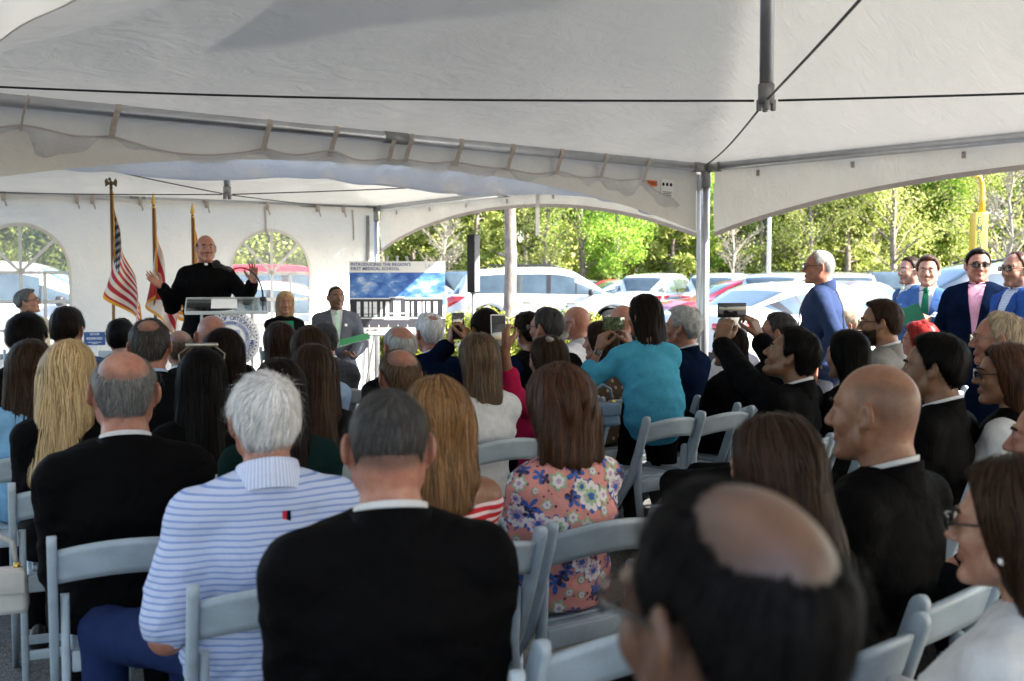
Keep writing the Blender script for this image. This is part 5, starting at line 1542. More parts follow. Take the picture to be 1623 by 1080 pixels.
def make_hair(p, cran, h, near):
    st = p['hair']; kind = st[0]; key = st[1]; o = st[2] if len(st) > 2 else {}
    if kind == 'bald': return None
    rs = np.random.RandomState(p['seed'])
    long_ = kind in ('long', 'bob', 'bun')
    th = o.get('th', .020 if long_ else .013); rec = o.get('rec', 0.0); ln = o.get('len', .38 if kind == 'long' else .14); wid = o.get('wid', 1.0)
    amp = o.get('amp', .0035)
    def mask(P):
        if long_:
            ph = np.degrees(np.abs(np.arctan2(P[..., 0], P[..., 1] + .012)))
            m = np.where(ph < 66, P[..., 2] - np.interp(ph, [0, 30, 55, 66], [.080, .072, .040, -.03]), .05)
            return m
        m = zline(P, rec, o.get('low', -.075))
        if kind == 'fringe':
            ph = np.degrees(np.abs(np.arctan2(P[..., 0], P[..., 1] + .012)))
            top = np.interp(ph, [0, 40, 65, 90, 130, 180], [-.2, -.05, .045, .066, .060, o.get('top', .050)])
            m = np.minimum(m, (top - P[..., 2]) * 1.2)
        if kind == 'crown':
            c = np.linalg.norm((P - v3(o.get('cx', 0), -.062, .098)) / v3(1, 1, .8), axis=-1) - o.get('cr', .042)
            m = np.minimum(m, c + .005 * vnoise(P, 45, 3) + .003 * vnoise(P, 110, 4))
        return m
    def fn(P):
        d = cran(P); m = mask(P)
        if kind == 'curly' or o.get('curly'):
            t = th * smooth01(m / .03) + amp * 2.2 * vnoise(P, 42, p['seed']) + amp * 1.4 * vnoise(P, 90, p['seed'] + 1)
        else:
            t = th * smooth01(m / .03) + amp * vnoise(P * v3(1, 1, .35), 70, p['seed']) + amp * .8 * vnoise(P * v3(1, 1, .5), 26, p['seed'] + 5)
        if o.get('quiff'): t = t + o['quiff'] * np.exp(-((P[..., 1] - .07) / .035) ** 2 - ((P[..., 2] - .11) / .03) ** 2)
        if kind in ('crown', 'fringe'): t = t * (.25 + .75 * smooth01(m / .055))
        m0 = .012 + .004 * vnoise(P, 90, 9) if kind == 'crown' else 0
        t = np.where(m > m0, np.maximum(t, .0012), -.012 + np.minimum(0, m) * .2)
        d = d - t
        if long_:
            by = -.055 - .20 * ln
            f = ecap(P, (0, -.028, .03), (o.get('sx', 0), by, -ln), .088 + th * .5, .080 + th * .3, .082 * wid, .040)
            f = U(.02, f, ecap(P, (0, -.05, -.02), (0, -.075, -min(ln, .17)), .094 * wid, .062, .10 * wid, .05))
            f = f - amp * 1.6 * vnoise(P * v3(1, 1, .12), 60, p['seed']) - amp * 1.6 * vnoise(P * v3(1, 1, .3), 18, p['seed'] + 2)
            f = smax(f, P[..., 1] - .022 - .015 * np.clip(-P[..., 2] * 6, -1, 1), .02)
            d = U(.018, d, f)
            if kind == 'bun': d = U(.01, d, ell(P, (0, -.125, .03), (.042, .038, .042)) - .003 * vnoise(P, 50, 4))
        return d
    z0 = -ln - .08 if long_ else -.13
    V, F = nets(fn, (-.14 * max(1, wid), -.26 if long_ else -.16, z0), (.14 * max(1, wid), .13, .17), h)
    if len(V) == 0: return None
    # keep only what stands proud of the skull
    outer = cran(V.astype(np.float32)) > .0008
    keep = outer[F].any(1); F = F[keep]
    used = np.unique(F); rm = -np.ones(len(V), dtype=np.int64); rm[used] = np.arange(len(used)); V = V[used]; F = rm[F]
    bvh = BVHTree.FromPolygons([tuple(q) for q in V], [tuple(q) for q in F])
    n = o.get('n', int((3000 if long_ else 3000) * near))
    whorl = Vector(o.get('whorl', (.012, -.058, .115)))
    if long_:
        cand = V[V[:, 2] > -ln * .55]
        def flow(q, i, sd):
            if q.z > .03: return Vector((q.x - o.get('part', 0) * .02, (q.y + .0) * .8 - .02, -.10 + (.03 - q.z) * .2)) + Vector(sd) * .02
            return Vector((sd[0] * .25 + .10 * math.sin(i * o.get('wave', .0) + sd[1] * 6) * (1 if o.get('wave') else 0), 0, -1))
        sv, sf, stn = strands(bvh, cand[rs.randint(0, len(cand), n)], rs, flow, int(max(6, ln / .03)), .03, (.0011 if near > .8 else .0015 if near > .3 else .002), .0065, o.get('stray', .5))
    else:
        cand = V
        cu = 1.6 if (kind == 'curly' or o.get('curly')) else .28
        def flow(q, i, sd):
            r = q - whorl
            g = Vector((r.x, r.y - o.get('back', 0), r.z - .02))
            return g.normalized() + Vector(sd) * cu
        sv, sf, stn = strands(bvh, cand[rs.randint(0, len(cand), n)], rs, flow, 3, .008 + th * .5, .0008 if near > .8 else .0012, .0024 + th * .22, 1.2)
    if near > .3:      # loose flyaway hairs
        fv, ff, ft = strands(bvh, cand[rs.randint(0, len(cand), n // 12)], rs, flow, 4 if not long_ else 7, .016, .00035, .016, 1.6)
        if len(fv): (sv, sf), stn = join([(sv, sf), (fv, ff)]), np.concatenate([stn, ft])
    tone = np.concatenate([np.clip(.26 + .25 * vnoise(V.astype(np.float32) * v3(1, 1, .2), 90, 1), 0, 1), stn])
    V, F = join([(V, F), (sv, sf)])
    return V, F, tone

# ---------------------------------------------------------------- hands
def hand_sdf(P, W, d, n, side, pose):
    """W wrist, d finger direction, n palm normal (out of the palm); side +1 thumb toward +cross(d,n)"""
    W = Vector(W); d = Vector(d).normalized(); n = Vector(n); n = (n - d * n.dot(d)).normalized(); s = d.cross(n) * side
    curl, spread = {'relax': (.42, .03), 'open': (.16, .13), 'grip': (.95, .02), 'fold': (.6, .02)}[pose]
    parts = []
    ln = [(.040, .024, .019), (.046, .028, .021), (.043, .026, .020), (.034, .020, .017)]
    for i in range(4):
        o = (1.5 - i) * .0195
        kn = W + d * (.088 - abs(i - 1.2) * .004) + s * o
        parts.append(cap(P, W + d * .012 + s * o * .6, kn, .0155, .0115))
        dd = (d + s * ((1.5 - i) * spread)).normalized(); a = kn; ang = curl * (.6 + .1 * i)
        for j, l in enumerate(ln[i]):
            dj = (dd * math.cos(ang) + n * math.sin(ang)).normalized(); b = a + dj * l
            parts.append(cap(P, a, b, .0098 - .0012 * j, .0090 - .0013 * j)); a = b; ang += curl * (1.0 if j == 0 else .7)
    t0 = W + d * .022 + s * .022; t1 = W + d * .055 + s * (.046 if pose != 'open' else .058) + n * .014; t2 = t1 + (d * .8 + s * (.5 if pose == 'open' else .15) + n * (.2 + curl * .5)).normalized() * .034; t3 = t2 + (d + n * curl * .6).normalized() * .026
    parts += [cap(P, t0, t1, .015, .0125), cap(P, t1, t2, .0115, .010), cap(P, t2, t3, .010, .0075)]
    r = parts[0]
    for q in parts[1:]: r = smin(r, q, .006)
    return r
def ik(S_, T, l1, l2, pole):
    S_ = Vector(S_); T = Vector(T); d = T - S_; L = d.length
    if L > (l1 + l2) * .995: T = S_ + d * ((l1 + l2) * .995 / L); d = T - S_; L = d.length
    a = (l1 * l1 - l2 * l2 + L * L) / (2 * L); hgt = math.sqrt(max(0, l1 * l1 - a * a))
    u = d / L; p = Vector(pole); p = (p - u * p.dot(u)).normalized()
    return S_ + u * a + p * hgt, T
PEOPLE_POS = []
def person(px, py, D, label, sex='m', pose='sit', face=0.0, hy=0.0, hp=0.0, hr=0.0, skin='fair', hair=('short', 'dark'), top='black', bottom='black', style='suit', g=1.0, kh=None, arms=None, seat=True,
           extras=(), seed=None, short=None, lean=-.07, side=0.0, shirt='white', sleeve=1.0, tie=None, pelvis=None, fuzz=0.0, beard=None, chair_label=None, fw=1.0, jaw=None, nose=1.0, twist=0.0, detail=1.0, sw=None, worldface=None, cut=None):
    seed = seed if seed is not None else int(px * 7 + py * 3) % 9973
    p = dict(sex=sex, hair=hair, seed=seed, fw=fw, nose=nose)
    if jaw: p['jaw'] = jaw
    kh = kh or (1.0 if sex == 'm' else .95)
    topw = at(px, py, D); zt = topw.z
    rz = TH + rad(face) if worldface is None else rad(worldface)
    hh = .0115 if D < 3.6 else (.016 if D < 6.5 else .021)
    _tc = Vector((0, 0, 1.5)) - at(px, py, D); _hw = rad((worldface if worldface is not None else math.degrees(TH) + face) + hy)
    _away = (-math.sin(_hw) * _tc.x + math.cos(_hw) * _tc.y) / math.hypot(_tc.x, _tc.y) < -.72
    hhead = .0046 if D < 3.6 else (.0066 if D < 7 else .0074)
    if _away and D > 2.3: hhead = max(hhead, .0080 if D > 4 else .0066)
    near = (1.0 if D < 1.3 else .85 if D < 3.8 else .36 if D < 6 else .16) * detail
    if pelvis is None: pelvis = (0, 0, .56) if pose == 'sit' else (0, 0, .535 * zt)
    pel = Vector(pelvis)
    hc = Vector((side, pel.y + (lean if pose == 'sit' else lean * .0 + 0.0) + .045, zt - .12 * kh))
    if pose == 'lean': hc = Vector((side, pel.y + lean, zt - .12 * kh))
    nb = Vector((side * .85, hc.y - .045 * kh, hc.z - (.142 if sex == 'm' else .155) * kh))
    if pose == 'lean': nb = Vector((side * .8, hc.y - .075, hc.z - .15 * kh))
    o_ = Matrix.Rotation(rz, 3, 'Z') @ Vector((hc.x, hc.y, 0))
    T = empty('person', (topw.x - o_.x, topw.y - o_.y, 0), rz, label, 'person')
    Wm = Matrix.Translation(T.location) @ Matrix.Rotation(rz, 4, 'Z'); Wi = Wm.inverted()
    PEOPLE_POS.append((label, *toFL(T.location), zt))
    cran, facef = head_parts(p)
    RH = Matrix.Rotation(rad(hy), 3, 'Z') @ Matrix.Rotation(rad(hp), 3, 'X') @ Matrix.Rotation(rad(hr), 3, 'Y')
    RHn = np.array(RH)
    nbl = (RH.transposed() @ (nb - hc)) / kh
    nr = .049 if sex == 'f' else .0575
    if p['sex'] == 'm': nr *= min(1.15, .6 + .4 * g)
    def headf(P): return U(.022, facef(P), cap(P, (0, -.028, -.055), tuple(nbl + Vector((0, 0, .02))), nr * .95, nr), cap(P, tuple(nbl + Vector((0, 0, .02))), tuple(nbl + Vector((0, .0, -.06))), nr, nr * 1.05))
    lo = (-.105, min(-.14, nbl.y - .085), min(-.19, nbl.z - .05)); hi = (.105, .135, .135)
    lo = (min(lo[0], nbl.x - .07), lo[1], lo[2]); hi = (max(hi[0], nbl.x + .07), max(hi[1], nbl.y + .07), hi[2])
    HV, HF = nets(headf, lo, hi, hhead)
    # lips, stubble
    lip = np.exp(-((HV[:, 2] + .063) / .0085) ** 2) * np.exp(-(HV[:, 0] / .021) ** 4) * (HV[:, 1] > .07) * (.75 if sex == 'f' else .45)
    fz = np.zeros(len(HV))
    if hair[0] == 'crown':
        o_h = hair[2]; HVf = HV.astype(np.float32)
        dc = np.linalg.norm((HVf - v3(o_h.get('cx', 0), -.062, .098)) / v3(1, 1, .8), axis=-1) - o_h.get('cr', .042)
        fz = np.maximum(fz, .95 * smooth01((dc + .030 + .010 * vnoise(HVf, 60, 6)) / .046) * smooth01(zline(HVf, 0.0) / .012) * (cran(HVf) < .004) * (.8 if hair[1] in ('black', 'saltpepper', 'ltbrown', 'grey') else .1))
    if fuzz and hair[0] != 'crown': fz = np.maximum(fz, fuzz * smooth01(zline(HV.astype(np.float32), 0.0, -.058) / (.055 if hair[0] == 'bald' else .032)) * ((cran(HV.astype(np.float32)) < (.004 if hair[0] == 'bald' else .03)) & (np.abs(HV[:, 0]) < .0785 * fw)) * (smooth01((.085 - HV[:, 2] + .25 * np.abs(HV[:, 0])) / .04) if hair[0] in ('fringe',) or (hair[0] == 'bald' and fuzz < .8) else 1))
    if beard: fz = np.maximum(fz, beard * smooth01((-.028 - HV[:, 2]) / .02) * smooth01((HV[:, 1] - .0) / .02) * smooth01((HV[:, 2] + .128) / .015) * (1 - lip))
    tow = lambda V: (np.asarray(V) * kh) @ RHn.T + v3(hc)
    # ---- limbs
    sw = sw or ((.168 if sex == 'm' else .142) * (.55 + .45 * g))
    tw = Matrix.Rotation(rad(twist), 3, 'Z')
    shl = {s: nb + tw @ Vector((s * sw, .004, -.094 if sex == 'm' else -.082)) for s in (-1, 1)}
    la, lf = (.29, .255) if sex == 'm' else (.265, .235)
    arms = arms or {}
    limb = {}
    for s in (-1, 1):
        a = arms.get('R' if s > 0 else 'L')
        if a is None:
            if pose == 'sit': a = dict(t=(s * .075, pel.y + .25, pel.z + .10), pole=(s * .40, -.8, -.6), d=(-s * .75, .6, -.15), n=(0, -.1, -1), h='relax')
            else: a = dict(t=(s * (sw + .075), pel.y + .05, pel.z - .02), pole=(s * .35, -1, 0), d=(0, .15, -1), n=(-s, 0, 0), h='relax')
        tgt = Vector(a['t']) if 'w' not in a else Wi @ Vector(a['w'])
        if 'p' in a: shl[s] = shl[s] + Vector(a['p'])
        el, wr = ik(shl[s], tgt, la, lf, a.get('pole', (s * .8, -.5, -.6)))
        limb[s] = (shl[s], el, wr, a)
    ch = nb + Vector((0, .0, -.17)); ch.y = nb.y + (pel.y - nb.y) * .25 + .015
    wst = Vector((pel.x + (nb.x - pel.x) * .35, pel.y + (nb.y - pel.y) * .30, pel.z + (nb.z - pel.z) * .36))
    f_ = 1.0 if sex == 'm' else .88
    def torso(P, inf=0.0):
        i = inf; gg = g * f_
        d = ecap(P, pel + Vector((0, 0, -.03)), wst, .168 * gg + i, .122 * g + i, .150 * gg + i, .108 * g + i)
        d = U(.05, d, ecap(P, wst, ch, .150 * gg + i, .110 * g + i, .168 * gg + i, .112 * g + i, tw @ Vector((1, 0, 0))))
        up = nb + Vector((0, .012, -.075))
        d = U(.05, d, ecap(P, ch, up, .168 * gg + i, .112 * g + i, .145 * gg + i, .078 * g + i, tw @ Vector((1, 0, 0))))
        for s in (-1, 1): d = U(.035, d, cap(P, nb + Vector((s * .020, -.004, -.030)), shl[s] + Vector((0, 0, .006)), .046 + i * .5, .050 + i))
        if sex == 'f':
            for s in (-1, 1): d = U(.035, d, ell(P, ch + Vector((s * .07, .085, -.01)), (.062, .055, .062)))
        elif g > 1.08: d = U(.05, d, ell(P, wst + Vector((0, .06, -.02)), (.14 * g, .12 * g, .14)))
        return d
    ar = (.056 if sex == 'm' else .044) * (.5 + .5 * g)
    def arm(P, s, inf, upto=1.0):
        S_, el, wr, a = limb[s]
        d = cap(P, S_, el, ar + inf, ar * .86 + inf)
        if upto > .5:
            e2 = el.lerp(wr, (upto - .5) * 2 * .86 if upto >= 1 else (upto - .5) * 2)
            d = U(.02, d, cap(P, el, e2, ar * .86 + inf, (ar * .70 + inf) if upto >= 1 else ar * .8 + inf))
        else:
            e2 = S_.lerp(el, upto * 2); d = cap(P, S_, e2, ar + inf + .004, ar + inf + .006)
        return d
    # ---- body: head and neck, forearms with hands, simple trunk beneath the clothes
    parts = [(tow(HV), HF)]; tones = [lip]; fuzzes = [fz]
    for s in (-1, 1):
        S_, el, wr, a = limb[s]
        if a.get('h') is None: continue
        d_ = Vector(a['d']); n_ = Vector(a['n'])
        if 'w' in a or a.get('world'): d_ = Wi.to_3x3() @ d_; n_ = Wi.to_3x3() @ n_
        hs = (.0058 if D < 7 else .0072) if (arms.get('R' if s > 0 else 'L') and pose != 'x') else .0105
        frm = el if sleeve < .9 else el.lerp(wr, .62)
        if sleeve <= .3: frm = S_
        def hf(P):
            fr = cap(P, frm, wr, ar * (.66 if sleeve >= .9 else .80), .0255 if sex == 'm' else .0215)
            if sleeve <= .3: fr = U(.015, cap(P, S_, el, ar * .92, ar * .78), cap(P, el, wr, ar * .78, .0255 if sex == 'm' else .0215))
            return U(.012, fr, hand_sdf(P, wr, d_, n_, s * a.get('flip', 1), a['h']))
        pts = [frm, wr, wr + d_.normalized() * .2, el if sleeve < .9 else wr] + ([S_] if sleeve <= .3 else [])
        lo2 = [min(q[i] for q in pts) - .07 for i in range(3)]; hi2 = [max(q[i] for q in pts) + .07 for i in range(3)]
        hv, hf_ = nets(hf, lo2, hi2, hs if sleeve >= .9 else hs * 1.25)
        parts.append((hv, hf_)); tones.append(np.zeros(len(hv))); fuzzes.append(np.zeros(len(hv)))
    bare = style == 'bare'
    if pose == 'sit':
        hipz = pel.z - .02
        legs = {s: [Vector((s * .092, pel.y + .02, hipz)), Vector((s * .115 + arms.get('knee', 0), pel.y + .44, .50)), Vector((s * .12 + arms.get('knee', 0), pel.y + .40, .09))] for s in (-1, 1)}
    elif pose == 'lean':
        legs = {s: [Vector((s * .085, pel.y, pel.z - .03)), Vector((s * .10, pel.y + .20, .47)), Vector((s * .10, pel.y + .02, .09))] for s in (-1, 1)}
    else:
        legs = {s: [Vector((s * .088, pel.y, pel.z - .03)), Vector((s * .105, pel.y + .025, pel.z * .54)), Vector((s * .12, pel.y - .015, .09))] for s in (-1, 1)}
    def legf(P, i):
        d = None
        for s in (-1, 1):
            a_, b_, c_ = legs[s]
            q = U(.03, cap(P, a_, b_, .086 * (.5 + .5 * g) + i, .062 + i), cap(P, b_, c_, .060 + i, .044 + i))
            d = q if d is None else U(.03, d, q)
        return d
    allp = [pel, nb] + [q for s in (-1, 1) for q in legs[s]] + [q for s in (-1, 1) for q in limb[s][:3]]
    blo = [min(q[i] for q in allp) - .24 for i in range(3)]; bhi = [max(q[i] for q in allp) + .24 for i in range(3)]
    def inner(P):
        d = U(.04, torso(P, -.028 if not bare else -.004), legf(P, -.02), arm(P, -1, -.016 if not bare else -.003, .5), arm(P, 1, -.016 if not bare else -.003, .5))
        return U(.03, d, cap(P, nb + Vector((0, 0, -.08)), nb + Vector((0, 0, .03)), nr * .8, nr * .8))
    iv, if_ = nets(inner, blo, bhi, .045 if not bare else .016)
    parts.append((iv, if_)); tones.append(np.zeros(len(iv))); fuzzes.append(np.zeros(len(iv)))
    V, F = join(parts)
    me = mesh_np('body', V, F, SKIN[skin], True, None, np.concatenate(tones))
    a_ = me.attributes.new('fuzz', 'FLOAT', 'POINT'); a_.data.foreach_set('value', np.concatenate(fuzzes).astype(np.float32))
    obj('body', me, T)
    # ---- eyes and brows
    HM_ = Matrix.Translation(hc) @ RH.to_4x4() @ Matrix.Scale(kh, 4)
    fwdw = Wm.to_3x3() @ RH @ Vector((0, 1, 0)); vis = fwdw.dot((Vector((0, 0, 1.5)) - topw).normalized())
    if vis > -.55:
        for s in (-1, 1):
            e = MB().ellipsoid((s * .0315, .0785, .0052), (.0130, .0118, .0055), 0, 12, 8).ellipsoid((s * .0315, .0882, .0050), (.0058, .0035, .0050), 1, 8, 6)
            obj('eye', e.mesh('eye', [M_eye, M_iris]), T, HM_)
            hk = hair[1] if hair[0] != 'bald' else 'brown'
            bm_ = MB().tube([(s * .016, .0975, .0265), (s * .030, .0950, .031), (s * .047, .0795, .026)], [.0040, .0046, .0024], 6)
            obj('eyebrow', bm_.mesh('eyebrow', hair_mat(hk if hk not in ('white', 'blonde') else 'ltbrown')), T, HM_)
    # ---- hair
    hr_ = make_hair(p, cran, .0062 if D < 3.8 else (.0088 if D < 7 else .0105), near)
    if hr_:
        obj('hair', mesh_np('hair', hr_[0], hr_[1], hair_mat(hair[1]), True, None, hr_[2]), T, HM_)
    if beard and beard > .9:
        def bf(P): return smax(facef(P) - .006 - .002 * vnoise(P, 80, 1), U(.01, P[..., 2] + .036 + .25 * np.maximum(0, .05 - P[..., 1]) * 0, -(P[..., 2] + .2)), .01)
        def bf2(P):
            d = facef(P) - .007 - .002 * vnoise(P, 90, 1)
            cutz = P[..., 2] + .040 - .35 * np.maximum(0, .05 - P[..., 1])
            d = smax(d, cutz, .008); d = smax(d, .012 - P[..., 1], .01); d = smax(d, -(np.linalg.norm((P - v3(0, .095, -.063)) / v3(.026, .03, .012), axis=-1) - 1) * .012, .004)
            return smax(d, -.14 - P[..., 2], .01)
        bv, bf_ = nets(bf2, (-.1, -.02, -.15), (.1, .13, .0), .005)
        if len(bv): obj('beard', mesh_np('beard', bv, bf_, hair_mat(p['hair'][1] if hair[1] != 'bald' else 'dark'), True, None, np.random.RandomState(1).rand(len(bv)) * .6), T, HM_)
    # ---- clothes
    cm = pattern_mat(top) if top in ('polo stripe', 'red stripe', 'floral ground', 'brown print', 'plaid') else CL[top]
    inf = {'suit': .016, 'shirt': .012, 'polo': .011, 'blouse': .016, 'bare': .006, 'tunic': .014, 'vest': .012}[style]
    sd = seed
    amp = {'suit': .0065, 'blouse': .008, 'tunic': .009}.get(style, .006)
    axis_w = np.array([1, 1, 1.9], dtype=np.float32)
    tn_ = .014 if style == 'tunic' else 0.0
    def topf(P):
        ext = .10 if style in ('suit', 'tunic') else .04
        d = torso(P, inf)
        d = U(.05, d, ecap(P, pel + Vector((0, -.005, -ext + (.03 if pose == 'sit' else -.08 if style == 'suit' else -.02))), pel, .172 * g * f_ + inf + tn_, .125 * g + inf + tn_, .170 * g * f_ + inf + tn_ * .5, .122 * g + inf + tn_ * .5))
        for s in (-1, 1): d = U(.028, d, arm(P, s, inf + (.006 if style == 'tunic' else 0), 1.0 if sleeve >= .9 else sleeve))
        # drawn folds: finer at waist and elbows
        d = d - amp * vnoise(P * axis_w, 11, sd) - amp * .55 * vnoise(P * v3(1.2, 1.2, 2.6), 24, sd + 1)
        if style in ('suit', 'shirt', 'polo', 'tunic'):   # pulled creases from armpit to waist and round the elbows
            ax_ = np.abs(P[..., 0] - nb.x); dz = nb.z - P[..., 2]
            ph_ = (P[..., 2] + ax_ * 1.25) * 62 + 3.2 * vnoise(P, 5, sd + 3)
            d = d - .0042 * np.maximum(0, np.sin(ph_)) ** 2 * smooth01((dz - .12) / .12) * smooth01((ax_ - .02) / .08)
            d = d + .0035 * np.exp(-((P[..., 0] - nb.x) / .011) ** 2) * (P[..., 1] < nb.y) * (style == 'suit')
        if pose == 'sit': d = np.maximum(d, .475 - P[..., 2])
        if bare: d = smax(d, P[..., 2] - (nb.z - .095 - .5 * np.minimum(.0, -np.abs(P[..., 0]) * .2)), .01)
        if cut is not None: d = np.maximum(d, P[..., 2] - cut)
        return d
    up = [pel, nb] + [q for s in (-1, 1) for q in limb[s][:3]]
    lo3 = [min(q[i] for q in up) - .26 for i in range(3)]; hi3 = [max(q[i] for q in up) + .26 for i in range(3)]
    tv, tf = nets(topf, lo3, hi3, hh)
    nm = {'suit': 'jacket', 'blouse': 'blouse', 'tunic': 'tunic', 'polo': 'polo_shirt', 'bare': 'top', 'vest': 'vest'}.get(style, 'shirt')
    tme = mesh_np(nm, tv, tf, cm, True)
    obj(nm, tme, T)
    tb = BVHTree.FromPolygons([tuple(q) for q in tv], [tuple(q) for q in tf])
    # collars: bands round the neck, higher behind
    def band(rx, ry, z0, z1, m, name, tilt=.30, open_=0.0, flare=0.0, th=.004):
        n = 40; G = []
        for i in range(n + 1):
            a = PI / 2 + open_ + (2 * PI - 2 * open_) * i / n
            ca, sa = math.cos(a), math.sin(a)
            row = []
            for k in (0, .35, .75, 1, 1.02, .6, 0):
                ins = th if k in (1.02, .6) or (k == 0 and len(row) > 3) else 0
                kk = min(k, 1); rr = 1 + flare * (1 - kk)
                x = (rx * rr - ins) * ca; y = (ry * rr - ins) * sa
                z = z0 + (z1 - z0) * kk - y * tilt
                row.append((nb.x + x, nb.y + .004 + y, nb.z + z))
            G.append(row)
        obj(name, MB().grid(np.array(G)).mesh(name, m), T)
    k2 = nr / .0575
    if style == 'suit' and shirt:
        band(.0690 * k2, .0705 * k2, -.035, .027, CL[shirt] if shirt in CL else pattern_mat(shirt), 'shirt_collar', .12 if 'front' in extras else .36, .10)
        band(.0765 * k2, .079 * k2, -.075, .016, cm, 'jacket_collar', .30, 1.25 if 'front' in extras else .5, .16, .006)
    elif style == 'suit':
        band(.076 * k2, .078 * k2, -.075, .006, cm, 'jacket_collar', .30, .5, .16, .006)
    elif style in ('polo', 'shirt'):
        band(.074 * k2, .077 * k2, -.05, .028, pattern_mat('collar stripe') if top == 'polo stripe' else cm, 'collar', .42, .2, .20, .005)
    # cuffs
    if style == 'suit' and shirt:
        for s in (-1, 1):
            S_, el, wr, a = limb[s]
            if a.get('h') is None: continue
            dv = (wr - el).normalized()
            obj('shirt_cuff', MB().tube([wr - dv * .055, wr - dv * .008], [ar * .70 + .006, ar * .66 + .006], 16).mesh('shirt_cuff', CL['white']), T)
    # front of jacket: shirt, lapels, tie
    def drape(c, off, nu=5, nv=10):
        G = []
        for i in range(nu + 1):
            row = []
            for j in range(nv + 1):
                u, v = i / nu, j / nv
                q = (Vector(c[0]) * (1 - u) + Vector(c[1]) * u) * (1 - v) + (Vector(c[3]) * (1 - u) + Vector(c[2]) * u) * v
                o2 = Vector((q.x, nb.y + .7, q.z)); h_ = tb.ray_cast(o2, Vector((0, -1, 0)))
                y = h_[0].y if h_[0] is not None else nb.y + .1
                row.append((q.x, y + off, q.z))
            G.append(row)
        return np.array(G)
    if 'front' in extras:
        z1 = nb.z + .006; z2 = nb.z - .36
        X = nb.x
        sm_ = CL[shirt] if shirt in CL else pattern_mat(shirt)
        obj('shirt_front', MB().grid(drape([(X - .062, 0, z1), (X + .062, 0, z1), (X + .012, 0, z2), (X - .012, 0, z2)], .004)).mesh('shirt_front', sm_, False), T)
        for s in (-1, 1):
            obj('lapel', MB().grid(drape([(X + s * .060, 0, z1 - .01), (X + s * .118, 0, z1 - .12), (X + s * .055, 0, z2 + .09), (X + s * .008, 0, z2 - .01)], .015, 4, 10)).mesh('lapel', cm, False), T)
        if tie:
            obj('tie', MB().grid(drape([(X - .020, 0, z1 - .012), (X + .020, 0, z1 - .012), (X + .040, 0, z2 + .01), (X - .040, 0, z2 + .01)], .010, 3, 10)).mesh('tie', CL[tie], False), T)
            kz = drape([(X - .02, 0, z1 - .015), (X + .02, 0, z1 - .015), (X + .01, 0, z1 - .05), (X - .01, 0, z1 - .05)], .012, 1, 1)
            obj('tie_knot', MB().box((X, float(kz[..., 1].mean()) + .004, z1 - .012), (.036, .022, .036), bev=.009).mesh('tie_knot', CL[tie]), T)
    if 'pocket_square' in extras:
        obj('pocket_square', MB().grid(drape([(nb.x - .125, 0, nb.z - .19), (nb.x - .075, 0, nb.z - .175), (nb.x - .075, 0, nb.z - .21), (nb.x - .125, 0, nb.z - .21)], .012, 3, 2)).mesh('pocket_square', CL['white'], False), T)
    if 'badge' in extras:
        obj('name_badge', MB().grid(drape([(nb.x + .075, 0, nb.z - .165), (nb.x + .14, 0, nb.z - .165), (nb.x + .14, 0, nb.z - .188), (nb.x + .075, 0, nb.z - .188)], .014, 3, 2)).mesh('name_badge', M_gold, False), T)
    if 'pin' in extras:
        obj('lapel_pin', MB().grid(drape([(nb.x - .10, 0, nb.z - .12), (nb.x - .075, 0, nb.z - .12), (nb.x - .075, 0, nb.z - .145), (nb.x - .10, 0, nb.z - .145)], .016, 3, 2)).mesh('lapel_pin', M_paper, False), T)
    if 'clerical' in extras:
        band(.067 * k2, .069 * k2, -.05, .026, CL['black'], 'clerical_collar', .08)
        y = nb.y + .004 + .072; obj('collar_tab', MB().box((nb.x, y + .002, nb.z + .004), (.028, .008, .032), bev=.003).mesh('collar_tab', M_paper), T)
        for s in (-1, 1): obj('lapel', MB().grid(drape([(nb.x + s * .05, 0, nb.z - .04), (nb.x + s * .11, 0, nb.z - .13), (nb.x + s * .05, 0, nb.z - .36), (nb.x + s * .004, 0, nb.z - .40)], .009, 4, 10)).mesh('lapel', cm, False), T)
    if 'blouse_v' in extras:
        obj('shirt_front', MB().grid(drape([(nb.x - .07, 0, nb.z - .03), (nb.x + .07, 0, nb.z - .03), (nb.x + .02, 0, nb.z - .33), (nb.x - .02, 0, nb.z - .33)], .006)).mesh('shirt_front', CL[shirt or 'white'], False), T)
    # trousers, shoes
    bmat = CL[bottom]
    tuck = .05 if style == 'tunic' else .008
    def legc(P):
        d = legf(P, .010)
        d = U(.05, d, ecap(P, pel + Vector((0, 0, -.03)), pel + Vector((0, 0, .05)), .165 * g * f_ - tuck, .118 * g - tuck, .155 * g * f_ - tuck, .105 * g - tuck))
        d = d - .005 * vnoise(P * v3(1, 1, 1.6), 12, sd + 7)
        if pose == 'sit': d = np.maximum(d, .462 - P[..., 2] - np.maximum(0, (P[..., 1] - (pel.y + .24)) * 5))
        return smax(d, .075 - P[..., 2], .01)
    lo4 = [min(q[i] for s in (-1, 1) for q in legs[s]) - .2 for i in range(3)]; hi4 = [max(q[i] for s in (-1, 1) for q in legs[s]) + .22 for i in range(3)]
    lv, lf_ = nets(legc, lo4, hi4, .028 if D < 3.5 else .042)
    obj('trousers', mesh_np('trousers', lv, lf_, bmat, True), T)
